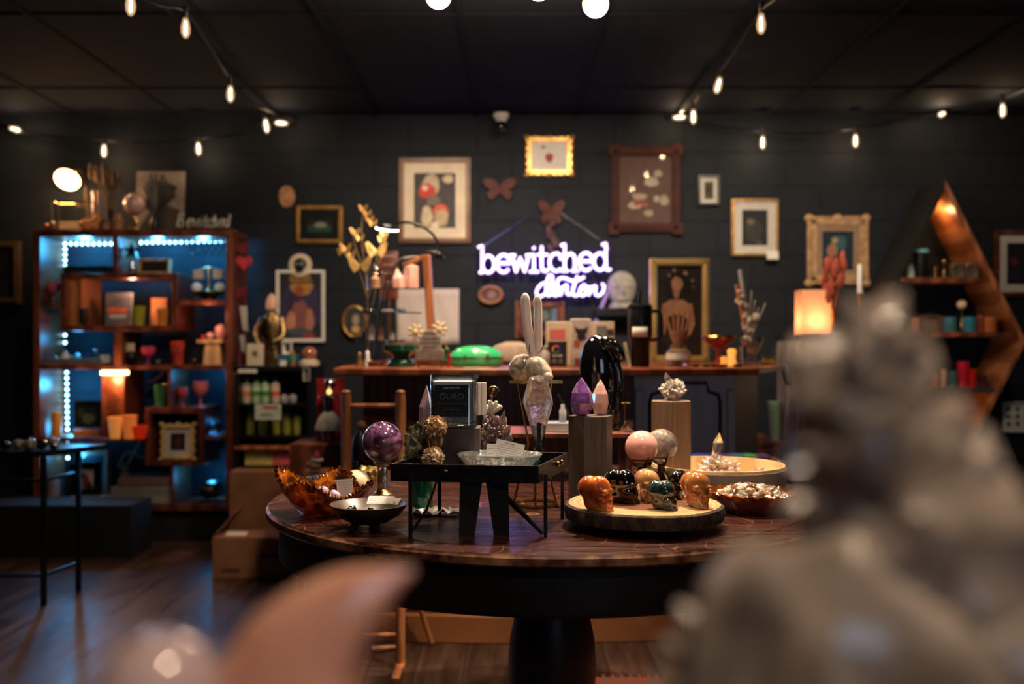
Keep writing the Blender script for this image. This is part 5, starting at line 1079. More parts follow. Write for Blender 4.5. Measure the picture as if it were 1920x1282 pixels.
# ================= RIGHT SIDE =================
CB=5.0
t=th('cream_cabinet','tall cream painted cabinet with a faded turquoise pattern, behind the foreground crystal','cabinet',(X(1570,CB),CB,0)); u=CB/F
b=B(); b.b2(-74*u,74*u,0,.4,0,Z(630,CB)-.02); obj('cabinet_body',b,mat('cream_paint_worn',(.52,.45,.36),(.42,.36,.28),10,.6),t,bevel=.01); b=B(); b.b2(-77*u,77*u,-.02,.41,Z(630,CB)-.02,Z(630,CB)); obj('cabinet_top',b,M['matte'],t)
b=B()
for k in range(8): b.ell((-66*u+random.uniform(-2,2)*u,-.001,(1.1-k*.12)),(4*u,.002,.05),10,6)
obj('turquoise_pattern',b,P((70,120,120)),t)
tt=Z(630,CB)
t=th('paper_lantern','glowing square paper lantern on the black top of the cream cabinet','lamp',(X(1524,CB+.15),CB+.15,tt)); u=(CB+.15)/F
b=B(); b.prism([(-27*u,-.07),(27*u,-.07),(27*u,.07),(-27*u,.07)],.006,86*u,'z'); b.f=b.f[2:]
def lantern():
    if 1:
        m=bpy.data.materials.new('paper_shade'); m.use_nodes=True; nt=m.node_tree; N=nt.nodes; L=nt.links; N.remove(N['Principled BSDF']); o=[n for n in N if n.type=='OUTPUT_MATERIAL'][0]
        a=N.new('ShaderNodeBsdfTranslucent'); c=N.new('ShaderNodeBsdfDiffuse'); x=N.new('ShaderNodeMixShader'); z=N.new('ShaderNodeTexNoise'); r=N.new('ShaderNodeValToRGB'); z.inputs['Scale'].default_value=9
        r.color_ramp.elements[0].color=(.75,.45,.3,1); r.color_ramp.elements[1].color=(.9,.62,.45,1); L.new(z.outputs['Fac'],r.inputs[0]); L.new(r.outputs[0],a.inputs[0]); L.new(r.outputs[0],c.inputs[0]); x.inputs[0].default_value=.4; L.new(a.outputs[0],x.inputs[1]); L.new(c.outputs[0],x.inputs[2]); L.new(x.outputs[0],o.inputs[0]); return m
    m=mat('lit_paper_shade',(.8,.5,.34),(.7,.42,.28),4,.8,em=(1,.42,.17),es=.12); nt=m.node_tree; N=nt.nodes; L=nt.links
    return m
obj('paper_shade',b,lantern(),t,bevel=.004); b=B(); 
for s in(-1,1): b.b2(-27.5*u,27.5*u,s*.07-.002,s*.07+.002,0,.008)
b.b2(-27*u,27*u,-.07,.07,0,.005); obj('lantern_base',b,M['dwood'],t)
b=B(); b.lathe([(.02,.005),(.02,.05),(0,.05)],16); obj('candle',b,M['cream'],t); b=B(); b.lathe([(.002,.052),(.006,.06),(.003,.075),(0,.082)],10); obj('flame',b,emis('candle_flame',(1,.6,.25),20),t)
l=light('POINT','lantern_light',(0,-.0,.07),1.2,(1,.5,.22),.02); l.parent=t
t=th('red_leaf_bouquet','dark vase of rust red feathery leaves before the ornate pale frame','plant',(X(1563,CB+.12),CB+.1,tt)); u=CB/F
b=B(); b.lathe([(8*u,0),(11*u,8*u),(7*u,28*u),(5*u,44*u),(9*u,52*u)],24); obj('vase',b,M['brass'],t); b=B()
random.seed(11)
for k in range(16):
    a=random.uniform(-.4,.3); L=random.uniform(90,160); ex=a*60
    b.tube([(0,0,45*u),(ex*.5*u,0,L*.7*u),(ex*u,random.uniform(-.03,.03),L*u)],[.002,.002],5)
    b.ell((ex*.9*u,random.uniform(-.03,.03),(L-12)*u),(6*u,4*u,17*u),8,8,nz=.4,ns=3,seed=k)
obj('red_leaves',b,mat('rust_leaves',(.35,.06,.025),(.18,.03,.015),30,.7),t)
t=th('candlestick','white taper candle in a brass candlestick on the cream cabinet','candle',(X(1612,CB+.1),CB+.1,tt)); b=B(); b.lathe([(12*u,0),(10*u,4*u),(3*u,10*u),(4*u,30*u),(2.5*u,50*u),(5*u,70*u),(5*u,82*u)],20); obj('brass_holder',b,M['brass'],t); b=B(); b.lathe([(5*u,80*u),(4.5*u,134*u),(3*u,138*u),(0,138*u)],16); obj('taper_candle',b,M['whitep'],t); b=B(); b.tube([(0,0,138*u),(0,0,142*u)],.001,5); obj('wick',b,M['ink'],t)
# diamond shelf
DD=5.72; u=DD/F; dx=X(1772,DD)
t=th('diamond_shelf','tall dark wooden diamond shaped wall shelf lit orange inside its peak','shelf',(dx,DD,0))
top=(1772,336); rt=(1925,640); lf=(1617,640); bt=(1772,935)
dep=WY-.02-DD
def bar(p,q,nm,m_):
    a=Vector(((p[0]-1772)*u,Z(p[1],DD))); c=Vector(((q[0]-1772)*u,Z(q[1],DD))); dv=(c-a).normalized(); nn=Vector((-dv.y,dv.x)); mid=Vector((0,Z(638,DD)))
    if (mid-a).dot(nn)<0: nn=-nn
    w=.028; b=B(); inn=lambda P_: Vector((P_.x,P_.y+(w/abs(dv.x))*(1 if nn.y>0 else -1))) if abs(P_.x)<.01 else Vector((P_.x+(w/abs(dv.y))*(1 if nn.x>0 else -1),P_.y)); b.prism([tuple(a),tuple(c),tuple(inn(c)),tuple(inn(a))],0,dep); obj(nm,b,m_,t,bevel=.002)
bar(top,rt,'upper_right_side',M['owood']); bar(top,lf,'upper_left_side',M['matte']); bar(rt,bt,'lower_right_side',M['owood']); bar(lf,bt,'lower_left_side',M['matte'])  # left sides coloured matte black to hold their unlit look
for py,x0,x1 in((520,1690,1858),(622,1628,1915),(727,1668,1880)):
    b=B(); b.b2((x0-1772)*u,(x1-1772)*u,0.003,dep,Z(py+9,DD),Z(py,DD)); obj('shelf',b,M['dwood'] if py<700 else mat('dark_grey_shelf',(.07,.06,.06),(.04,.035,.035),8,.5),t)
l=light('POINT','shelf_light',(-.0,.15,Z(395,DD)),1.3,(1,.5,.2),.02); l.parent=t
l=light('POINT','shelf_light',(.0,.1,Z(760,DD)),.6,(1,.42,.15),.03); l.parent=t
l=light('POINT','shelf_light',(-.02,-.05,Z(560,DD)),.4,(1,.7,.5),.02); l.parent=t  # fill light added to brighten the middle shelf jars, no lamp there
l=light('POINT','shelf_light',(.0,-.06,Z(655,DD)),.4,(1,.65,.45),.02); l.parent=t  # fill light added to brighten the lower shelf jars, no lamp there
b=B(); b.lathe([(.0,0),(.02,-.004),(.02,-.014),(0,-.014)],16,c=(0,.12,Z(368,DD))); obj('puck_lamp',b,M['brass'],t)
SA,SB,SCc=Z(520,DD),Z(622,DD),Z(727,DD)
def dsh(name,label,cat,px,z,prof,m,d=5.8,**k): return lathething(name,label,cat,px,d,z,prof,m,**k)
t=jar('large black jar candle with a pale cyan lid on the top diamond shelf',1727,5.8,SA,26,48,M['black'],M['black'],wick=False)
b=B(); b.lathe([(13.5*5.8/F,48*5.8/F),(13.5*5.8/F,54*5.8/F),(0,54*5.8/F)],24); obj('lid',b,P((120,190,200)),t)
dsh('silver_cone_tin','small pale cone tin left of the black jar on the diamond shelf','tin',1707,SA,[(8,0),(7,12),(4,24),(0,27)],P((150,160,150)))
for px,r,h,lb_ in ((1754,5,20,'short gold ball finial third on the top diamond shelf'),(1770,5,34,'tall gold ball finial on a stem, top diamond shelf')):
    dsh('gold_finial',lb_,'ornament',px,SA,[(5,0),(5,2),(1.5,5),(1.5,h-9),(5,h-4),(4,h),(0,h+1)],M['brass'])
for px,lb_ in((1792,'left square silver glass votive on the top diamond shelf'),(1818,'right square silver glass votive on the top diamond shelf')):
    one('square_votive',B().b2(-.036,.036,-.036,.036,0,.085).b2(-.028,.028,-.028,.028,.085,.09),mat('mercury_glass',(.4,.33,.22),(.12,.1,.08),20,.15,metal=.6),lb_,'candle',(X(px,5.82),5.82,SA),bevel=.004)
for px,w,h,c,lb_ in((1690,34,30,(60,90,80),'dark green jar at the left of the middle diamond shelf'),(1712,22,26,(190,110,70),'peach votive beside the dark green jar'),(1780,26,28,(60,110,130),'steel blue jar candle on the middle diamond shelf'),(1817,26,28,(50,130,155),'turquoise jar candle on the middle diamond shelf'),(1855,24,28,(200,110,60),'orange jar candle at the right of the middle diamond shelf'),(1838,14,32,(140,70,40),'narrow brown candle behind the orange jar')):
    c2=tuple((v/255)**2 for v in c); jar(lb_,px,5.8,SB,w,h,mat('jar_%d'%px,c2,None,8,.12,coat=1,trans=.2),mat('wax_%d'%px,c2,None,8,.5))
t=dsh('ball_finial_lamp','small cream ball on a gold stem rising above the middle diamond shelf','ornament',1803,SB,[(7,0),(6,3),(2,8),(2,40),(4,44)],M['brass'],d=5.88)
b=B(); b.ell((0,0,0),.028,20,14); one('cream_ball',b,M['onyx'],'cream ball resting on the gold stem over the middle diamond shelf','sphere',(X(1803,5.88),5.88,SB+.163))
frame('small dark brown print standing on the middle diamond shelf',1726,592,1764,622,5.85,3,M['dwood'],None,0,P((90,70,55)),z=SB,glass=0)
cl=(((1752,14,26,(190,90,70)),'salmon votive leftmost visible on the lower diamond shelf'),((1768,12,34,(190,150,110)),'narrow pale candle second on the lower diamond shelf'),((1785,20,30,(60,90,95)),'grey teal jar on the lower diamond shelf'),((1806,22,48,(170,30,45)),'tall crimson candle on the lower diamond shelf'),((1822,16,34,(200,30,25)),'bright red candle beside the crimson one'),((1842,16,22,(70,25,40)),'low plum candle at the right of the lower diamond shelf'))
for (px,w,h,c),lb_ in cl:
    c2=tuple((v/255)**2 for v in c); jar(lb_,px,5.8,SCc,w,h,mat('djar_%d'%px,c2,None,8,.12,coat=1,trans=.1),mat('dwax_%d'%px,c2,None,8,.5))
# green cup on dark side shelf, rainbow cloth
t=one('dark_side_unit',B().b2(-.2,.08,0,.5,0,Z(828,5.2)-.02).b2(-.2,.085,-.01,.5,Z(828,5.2)-.02,Z(828,5.2)),M['dwood'],'low dark wooden unit behind the right end of the counter','cabinet',(X(1440,5.2),5.2,0))
lathething('green_tumbler','pale green tumbler with a cream lid on the low dark unit','cup',1453,5.3,Z(828,5.2),[(9,0),(13,66),(14,66),(14,72),(0,73)],mat('sage_green_cup',(.22,.3,.2),(.17,.25,.16),8,.4))
one('pinned_photo',B().b2(-.035,.035,0,.002,0,.05),P((120,90,75)),'small brown card on the dark wall right of the grey panel','card',pv(1402,748,WY-.012))
t=th('rainbow_cloth','folded cloth in rainbow stripes behind the round wooden tray','cloth',(X(1372,3.4),3.4,Z(862,3.4)))
cols=[(30,45,120),(25,30,90),(50,25,90),(25,80,100),(50,110,50),(60,30,70)]
for k,c in enumerate(cols): b=B(); b.ell((-.11+k*.042,0,.011),(.035,.05,.011),14,8,nz=.2,seed=k); obj('stripe',b,paint(c,.9),t)
one('small_stool',B().b2(-.17,.17,-.1,.1,Z(862,3.4)-.03,Z(862,3.4)-.0).b2(-.15,-.12,-.08,-.05,0,.7).b2(.12,.15,-.08,-.05,0,.7).b2(-.15,-.12,.05,.08,0,.7).b2(.12,.15,.05,.08,0,.7),M['dwood'],'narrow dark stool carrying the rainbow cloth','stool',(X(1372,3.4),3.4,0))
# --- left black metal side table
t=th('metal_side_table','black metal side table with thin legs at the left edge','table',(X(20,4.55),4.55,0)); u=4.35/F
zt3=Z(848,4.35); x1=X(148,4.35)-X(20,4.55); y0=-.2
b=B(); b.b2(-.42,x1-.16,y0,.1,zt3-.02,zt3+.005); b.add([(x1-.16,y0,zt3-.02),(x1,.1,zt3-.02),(x1-.16,.1,zt3-.02),(x1-.16,y0,zt3+.005),(x1,.1,zt3+.005),(x1-.16,.1,zt3+.005)],[(0,1,2),(3,5,4),(0,3,4,1),(1,4,5,2),(2,5,3,0)]); obj('table_top',b,M['black'],t)
for (x,y) in((X(82,4.35)-X(20,4.55),-.2),(X(147,4.6)-X(20,4.55),.05),(-.4,-.18),(-.4,.08)): b=B(); b.box((x,y,zt3/2-.01),(.02,.02,zt3-.02)); obj('leg',b,M['blackm'],t)
b=B(); xa=X(82,4.35)-X(20,4.55); xb=X(147,4.6)-X(20,4.55); 
for z in(.13,zt3-.12):
    b=B(); b.tube([(xa,-.2,z),(xb,.05,z)],.008,6); obj('rail',b,M['blackm'],t); b=B(); b.tube([(-.4,-.2,z),(xa,-.2,z)],.008,6); obj('rail',b,M['blackm'],t)
random.seed(5)
for k in range(7):
    px=10+k*15; h=random.uniform(.012,.024); b=B(); b.ell((0,0,h),(h*1.3,h,h),14,10,nz=.25,seed=k)
    one('tumbled_stone',b,M['stone'] if k%2 else M['obs'],'small glinting stone lying on the black side table top','stone',(X(px,4.42),4.42+.04*(k%3),zt3+.005),0,'stones on the black side table')
t=one('dark_drawer_unit',B().b2(-.5,.33,0,.3,0,.28),M['matte'],'black drawer unit on the floor behind the metal side table','cabinet',(X(130,5.3),5.3,0),bevel=.004)
# ================= ROUND TABLE =================
TX,TY,TR=.104,2.58,.72
def tabletop_mat():
    m=mat('worn_tabletop',(.042,.008,.004),(.01,.004,.003),5,.22,st=(1.2,9,1),r2=.45,spec=.22,bump=.12,bd=.002,lo=.3,hi=.7,dist=.6)
    nt=m.node_tree; N=nt.nodes; L=nt.links; p=N['Principled BSDF']
    # scraped pale scratches and a worn rim
    tc=N.new('ShaderNodeTexCoord'); v=N.new('ShaderNodeTexVoronoi'); v.feature='DISTANCE_TO_EDGE'; v.inputs['Scale'].default_value=5
    mp=N.new('ShaderNodeMapping'); mp.inputs['Scale'].default_value=(3,1,1); mp.inputs['Rotation'].default_value=(0,0,.5); nz=N.new('ShaderNodeTexNoise'); nz.inputs['Scale'].default_value=3
    ad=N.new('ShaderNodeVectorMath'); ad.operation='ADD'; L.new(tc.outputs['Object'],ad.inputs[0]); L.new(nz.outputs['Color'],ad.inputs[1]); L.new(ad.outputs[0],mp.inputs[0]); L.new(mp.outputs[0],v.inputs['Vector'])
    r=N.new('ShaderNodeValToRGB'); r.color_ramp.elements[0].position=0; r.color_ramp.elements[0].color=(1,1,1,1); r.color_ramp.elements[1].position=.012; r.color_ramp.elements[1].color=(0,0,0,1); L.new(v.outputs['Distance'],r.inputs[0])
    ln=N.new('ShaderNodeVectorMath'); ln.operation='LENGTH'; sp=N.new('ShaderNodeVectorMath'); sp.operation='MULTIPLY'; sp.inputs[1].default_value=(1,1,0); L.new(tc.outputs['Object'],sp.inputs[0]); L.new(sp.outputs[0],ln.inputs[0])
    mr=N.new('ShaderNodeMapRange'); mr.inputs['From Min'].default_value=.695; mr.inputs['From Max'].default_value=.722; L.new(ln.outputs['Value'],mr.inputs['Value'])
    n2=N.new('ShaderNodeTexNoise'); n2.inputs['Scale'].default_value=16; n2.inputs['Detail'].default_value=6; L.new(tc.outputs['Object'],n2.inputs['Vector'])
    mu=N.new('ShaderNodeMath'); mu.operation='MULTIPLY'; L.new(mr.outputs[0],mu.inputs[0]); L.new(n2.outputs['Fac'],mu.inputs[1])
    r3=N.new('ShaderNodeValToRGB'); r3.color_ramp.elements[0].position=.36; r3.color_ramp.elements[1].position=.6; L.new(mu.outputs[0],r3.inputs[0])
    mx0=N.new('ShaderNodeMath'); mx0.operation='MULTIPLY'; L.new(r.outputs[0],mx0.inputs[0]); mx0.inputs[1].default_value=.5
    mm=N.new('ShaderNodeMath'); mm.operation='MAXIMUM'; L.new(mx0.outputs[0],mm.inputs[0]); L.new(r3.outputs[0],mm.inputs[1])
    mx=N.new('ShaderNodeMix'); mx.data_type='RGBA'; src=[l for l in L if l.to_socket==p.inputs['Base Color']][0].from_socket
    L.new(mm.outputs[0],mx.inputs[0]); L.new(src,mx.inputs[6]); mx.inputs[7].default_value=(.34,.17,.09,1); L.new(mx.outputs[2],p.inputs['Base Color']); return m
t=th('round_table','large round dark pedestal table with a worn red brown top in the centre','table',(TX,TY,0))
b=B(); b.lathe([(0,TZ-.028),(TR-.01,TZ-.028),(TR,TZ-.02),(TR,TZ-.006),(TR-.006,TZ),(TR-.07,TZ),(TR-.073,TZ-.0025),(TR-.076,TZ),(0,TZ)],128); obj('tabletop',b,tabletop_mat(),t,smooth=30)
b=B(); b.lathe([(TR-.04,TZ-.028),(TR-.03,TZ-.034),(TR-.03,TZ-.118),(TR-.045,TZ-.13),(TR-.075,TZ-.13),(TR-.075,TZ-.028)],96); obj('apron',b,M['black'],t)
b=B(); b.lathe([(.16,.013),(.17,.03),(.1,.06),(.09,.12),(.105,.2),(.114,.3),(.11,.38),(.092,.47),(.065,.54),(.05,.6),(.07,TZ-.028)],48); obj('pedestal',b,mat('black_blue_paint',(.01,.012,.016),(.006,.007,.009),20,.4),t)
for k in range(4):
    a=pi/4+k*pi/2; b=B(); b.tube([(0.1*cos(a),.1*sin(a),.1),(.25*cos(a),.25*sin(a),.09),(.36*cos(a),.36*sin(a),.047)],[.04,.03],10,sm=3); obj('leg',b,M['black'],t)
def ont(px,d,dz=0): return (X(px,d),d,TZ+dz)

# ---- amber bowl
ax,ad=X(607,2.33),2.33
ag=mat('amber_carved_glass',(.7,.2,.015),(.09,.015,.002),32,.04,trans=.6,ior=1.5,bump=1,bd=.012,coat=.6,kind='voronoi')
b=B(); n=96
rf=lambda a,z,r: 1+.1*cos(4*a+.8)*(z/.07)
zf=lambda a,r,z: (.016*cos(4*a+.8)+.003*cos(44*a))*(max(z,0)/.07)**2+ (.014*cos(a-2.9))*(z/.07)
b.lathe([(0,.006),(.04,.003),(.05,0),(.055,.006),(.085,.028),(.098,.052),(.105,.07),(.1,.071),(.092,.05),(.078,.03),(.05,.011),(0,.009)],n,rf=rf,zf=zf)
t=th('amber_glass_bowl','carved amber glass bowl with a wavy toothed rim, left on the round table','bowl',(ax,ad,TZ)); obj('bowl',b,ag,t,smooth=60)
b=B()
for k in range(84):
    a=2*pi*k/84; rr=.1045*(1+.1*cos(4*a+.8)); zz=.071+zf(a,0,.07); b.box((rr*cos(a),rr*sin(a),zz+.001),(.008,.0035,.0075),rz=a,ry=.5)
obj('toothed_rim',b,mat('dark_amber_teeth',(.12,.03,.006),(.05,.012,.003),20,.06,coat=1),t,smooth=0)
pm_=[mat('pearl_%d'%i,c,tuple(x*.6 for x in c),20,.15,coat=1) for i,c in enumerate(((.6,.42,.5),(.7,.62,.66),(.35,.45,.55)))]
gs=None
for k in range(9):
    a=k*2.4; rr=.012+.014*math.sqrt(k); r=.011
    b_=B(); 
    if gs is None:
        b_.ell((0,0,0),r,20,14); gs=one('polished_bead',b_,pm_[0],'small pinkish polished bead lying in the amber glass bowl','bead',(ax+rr*cos(a),ad+rr*sin(a)-.02,TZ+.04),0,'beads in the amber bowl')
    else: gs=dup(gs,(ax+rr*cos(a),ad+rr*sin(a)-.02,TZ+.036+.002*k))
for px,py,r,lb_ in((607,921,10,'largest lilac bead on top in the amber bowl'),(573,928,8,'pale lilac bead at the left in the amber bowl')):
    b=B(); b.ell((0,0,0),r*2.3/F,24,16); one('polished_sphere',b,pm_[0],lb_,'bead',pv(px,py,2.3))
def card(label,px,py,d,w,h,lean=20,rz=0,lines=6,roll=0,name='info_card',heading=True,off=(0,0)):
    """small printed card, bottom edge centre at the pixel; rows of fine print"""
    u=d/F; w*=u; h*=u; t=th(name,label,'card',(X(px,d),d,Z(py,d)),rz); t.rotation_euler=(-R(lean),R(roll),rz)
    b=B(); b.b2(-w/2,w/2,0,.0008,0,h); obj('paper',b,M['white'],t,smooth=0)
    b=B(); random.seed(int(px))
    for k in range(lines):
        z=h*(.86-.78*k/max(lines-1,1)); x=-w*.42
        if k==0 and heading: b.b2(-w*.2,w*.15,-.0003,0,z-.0006,z+.0006); continue
        xe=w*random.uniform(.25,.42)
        while x<xe: l=random.uniform(.002,.006); b.b2(x,min(x+l,xe),-.0003,0,z-.0004,z+.0004); x+=l+.001
    obj('fine_print',b,mat('grey_ink',(.15,.14,.14),(.1,.1,.1),30,.8),t,smooth=0); return t
card('white printed card standing at the right edge of the amber bowl',648,932,2.31,30,34,12,R(8),8,-4,heading=False)
# ---- blue glass dish & onyx egg
b=B(); b.lathe([(0,.004),(.05,.004),(.075,.03),(.08,.032),(.052,0),(0,0)],36); one('dark_glass_dish',b,mat('dark_blue_dish',(.02,.05,.1),(.01,.02,.04),20,.15,coat=1),'dark blue dish of small stones behind the amber bowl','dish',(X(622,2.72)+.01,2.7,TZ))
random.seed(4)
g0=None
for k in range(16):
    a=random.uniform(0,6.28); rr=random.uniform(0,.05); c=Vector((X(622,2.72)+.01+rr*cos(a),2.7+rr*sin(a),TZ+.018+random.uniform(0,.012)))
    if k==0:
        b=B(); b.crystal((0,0,-.008),(.2,.1,1),.016,.009,6,.4,low=.3); g0=one('blue_chip',b,mat('blue_stone_chip',(.05,.16,.4),(.3,.4,.5),40,.1,coat=1,lo=.5,hi=.6),'small sparkling blue stone chip heaped in the dark blue dish','stone',c,0,'blue chips in the dish behind the amber bowl',smooth=0)
    else: dup(g0,c,random.uniform(0,3))
b=B(); b.ell((0,0,0),.021,24,16); one('blue_ball',b,mat('navy_ball',(.02,.04,.1),(.01,.015,.04),12,.08,coat=1),'small navy ball beside the cream egg shaped sphere','sphere',(X(641,2.7),2.64,TZ+.035))
b=B(); b.ell((0,0,0),.0365,48,32); one('cream_sphere',b,M['onyx'],'cream onyx sphere resting behind the printed card','sphere',(X(668,2.55),2.55,TZ+.0365))
g0=None
for k in range(12):
    px=675+ (k%6)*6; dd=2.86+.03*(k//6); 
    if g0 is None:
        b=B(); b.ell((0,0,0),(.012,.011,.011),12,8,nz=.5,ns=2,seed=1); g0=one('golden_nugget',b,mat('pyrite_gold',(.75,.6,.25),(.45,.32,.1),20,.25,metal=.7),'shiny golden nugget in a heap behind the purple sphere stand','stone',(X(px,dd),dd,TZ+.011),0,'golden nuggets on the back of the table',smooth=0)
    else: dup(g0,(X(px,dd),dd,TZ+.011+.018*(k%2)),k*.9)
# ---- amethyst ball and stand
x,r,cz_=ballstand('dark purple amethyst sphere with pale clouds on a glass stand',717,828,38,2.6,TZ,M['amsph'],None)
t=th('sphere_stand','clear glass and brass sphere stand under the dark purple sphere','stand',(x,2.6,TZ)); hgt=cz_-r-TZ
b=B(); b.lathe([(.026,0),(.028,.004),(.018,.01),(.014,.018)],32); obj('base',b,M['brass'],t)
b=B(); b.lathe([(.013,.018),(.013,hgt-.014),(.02,hgt-.004),(.024,hgt+.004),(.02,hgt+.002),(.0,hgt-.012)],32); obj('glass_column',b,mat('smoky_glass',(.6,.52,.4),(.45,.36,.25),10,.05,trans=.85,ior=1.5),t,smooth=60)
b=B(); b.tube([(.02*cos(k*pi/12),.02*sin(k*pi/12),hgt-.003) for k in range(24)],.0022,6,closed=True); obj('brass_ring',b,M['brass'],t)
# ---- dark wooden footed dish
wx,wd2=X(692,2.14),2.14
t=th('footed_wooden_dish','dark wooden dish on three small feet at the front left of the table','dish',(wx,wd2,TZ))
b=B(); b.lathe([(0,.012),(.04,.014),(.066,.028),(.083,.05),(.0835,.053),(.079,.053),(.06,.036),(.035,.024),(0,.021)],56); obj('bowl',b,mat('dark_olive_wood',(.09,.05,.025),(.03,.018,.01),8,.35,st=(1,1,4)),t)
for a in (R(-60),R(-130),R(90)):
    b=B(); b.tube([(.034*cos(a),.034*sin(a),.02),(.046*cos(a),.046*sin(a),.006),(.05*cos(a),.05*sin(a),0)],[.009,.006],10); obj('foot',b,M['black'],t)
t1=card('top white card lying across the dark wooden footed dish',712,944,2.12,50,24,62,R(-4),4,0,heading=True); t2=card('lower white card tucked beneath another in the footed dish',718,945,2.135,58,22,64,R(-14),4,0)
g0=None
for k in range(7):
    a=k*2.1; p=(wx-.025+.028*cos(a)*1.0,wd2+.02*sin(a),TZ+.035+.002*(k%3))
    if g0 is None: b=B(); b.ell((0,0,0),(.011,.009,.008),12,8,nz=.3,seed=2); g0=one('dark_stone',b,M['obs'],'small dark polished stone in the footed wooden dish','stone',p,0,'dark stones in the footed dish')
    else: dup(g0,p,k)
# ---- green jar under tray
b=B(); b.lathe([(.026,0),(.028,.003),(.031,.085),(.029,.085),(.026,.006),(0,.005)],36); b.lathe([(.0,.012),(.026,.012),(.0285,.07),(0,.07)],36)
one('green_glass',b,mat('emerald_glass',(.01,.28,.15),(.01,.18,.1),8,.12,coat=1,trans=.15),'emerald green glass candle under the black tray','candle',(X(789,2.34),2.34,TZ))
b=B(); random.seed(8)
n=12; vs=[(-.07+.14*i/n,-.03+.06*j/6,.004+random.uniform(0,.016)) for j in range(7) for i in range(n+1)]; b.add(vs,[(j*(n+1)+i,j*(n+1)+i+1,(j+1)*(n+1)+i+1,(j+1)*(n+1)+i) for j in range(6) for i in range(n)])
o=one('crumpled_wrap',b,mat('crumpled_foil',(.35,.33,.3),(.25,.23,.2),20,.3,trans=.3),'crumpled clear plastic wrap on the table under the black tray','wrap',(X(832,2.3),2.3,TZ),smooth=0); s=o.modifiers.new('s','SOLIDIFY'); s.thickness=.0006
# ---- black tray stand
TH=TZ+.149
Lc=Vector((X(732,2.055),2.055)); Rc=Vector((X(1010,2.015),2.015)); sd=Vector((X(1065,2.26),2.26))-Rc; sd2=sd.copy()
ang=math.atan2(Rc.y-Lc.y,Rc.x-Lc.x); ctr=(Lc+Rc+sd)/2
t=th('tray_stand','black metal tray on a folding stand holding the candle and crystals','tray',(ctr.x,ctr.y,TZ))
q=[Lc-ctr,Rc-ctr,Rc+sd-ctr,Lc+sd-ctr]
b=B(); 
def quadwall(b,pp,z0,z1,w=.0035):
    n=len(pp); c=sum(pp,Vector((0,0)))/n
    inn=[p+(c-p).normalized()*w*1.5 for p in pp]
    for i in range(n):
        j=(i+1)%n; b.prism([tuple(pp[i]),tuple(pp[j]),tuple(inn[j]),tuple(inn[i])],z0,z1,'z')
quadwall(b,q,TH-.036-TZ,TH-TZ); b.prism([tuple(p*.995) for p in q],TH-.036-TZ,TH-.031-TZ,'z'); obj('tray_pan',b,M['blackm'],t,bevel=.0008)
FLR=TH-.031
hL=TH-.02-TZ
fl=[q[0].lerp(q[1],.14),q[0].lerp(q[1],1.0)+sd*.12,q[2]*.93,q[3]*.9]
for i,p in enumerate(fl):
    o_=(p-p*0).normalized()*.006; b=B(); b.box((p.x+(.006 if i==1 else 0),p.y-(.006 if i==0 else 0),hL/2),(.008,.008,hL)); obj('leg',b,M['blackm'],t)
b=B(); b.tube([(fl[1].x+.0,fl[1].y,.006),(fl[1].x-.09,fl[1].y+.01,.1)],.004,6); b.tube([(fl[0].x,fl[0].y-.002,.006),(fl[0].x+.03,fl[0].y+.04,.05),(fl[3].x,fl[3].y,.1)],.003,6); b.tube([(fl[1].x-.12,fl[1].y+.1,.1),(fl[1].x,fl[1].y+.02,.004)],.003,6); obj('brace',b,M['blackm'],t)
cxp=X(907,2.02)-ctr.x; yb=2.045-ctr.y
for s in(-1,1): b=B(); b.prism([(cxp+s*.052,0),(cxp+s*.02,0),(cxp+s*.008,.085),(cxp+s*.004,.113),(cxp+s*.05,.113)],yb,yb+.03); obj('wide_support',b,M['matte'],t)
b=B(); 
for p in (q[0].lerp(q[1],.38)+Vector((0,-.003)), ): b.ell((p.x,p.y,TH-TZ-.014),(.006,.004,.004),12,8)
p=q[1].lerp(q[2],.55); b.ell((p.x+.005,p.y,TH-TZ-.012),.006,12,8)
p=q[1].lerp(q[2],.68); b.ell((p.x+.005,p.y,TH-TZ-.012),.0055,12,8); obj('knob',b,M['bronze'],t)
# --- on the tray
t=th('candle_block','dark grey wooden block under the square glass candle on the tray','block',(X(866,2.21),2.21,FLR))
u=2.21/F; hb=Z(803,2.16)-FLR; b=B(); b.b2(-.041,.041,-.036,.036,0,hb); obj('wood_block',b,M['pwood'],t,bevel=.0015)
cz0=FLR+hb; cx0=X(849,2.2); H=Z(701,2.2)-cz0; W_=.0975/2
t=th('square_glass_candle','glass candle with white wax and a dark label reading OURO, on the block','candle',(cx0+.004,2.2,cz0),R(-4))
def rsq(w,r,n=5): 
    o=[]
    for k in range(4):
        a0=k*pi/2; c=(w-r)*(1 if k in(0,3) else -1),(w-r)*(1 if k in(0,1) else -1)
        for i in range(n+1): a=a0+pi/2*i/n; o.append((c[0]+r*cos(a),c[1]+r*sin(a)))
    return o
def rprism(b,rings):
    n=len(rings[0][0]); vs=[]; 
    for poly,z in rings: vs+=[(p[0],p[1],z) for p in poly]
    fs=[tuple(range(n))[::-1],tuple((len(rings)-1)*n+i for i in range(n))]
    for j in range(len(rings)-1): fs+=[(j*n+i,j*n+(i+1)%n,(j+1)*n+(i+1)%n,(j+1)*n+i) for i in range(n)]
    b.add(vs,fs)
b=B(); w=W_; rprism(b,[(rsq(w*.96,.014),0),(rsq(w*1.03,.015),.004),(rsq(w*1.0,.014),.011),(rsq(w*1.0,.014),H),(rsq(w*.95,.012),H),(rsq(w*.95,.012),.012),(rsq(w*.6,.006),.009)])
obj('glass_jar',b,clearglass('candle_jar_glass',(.93,.96,1),.13),t,smooth=50)
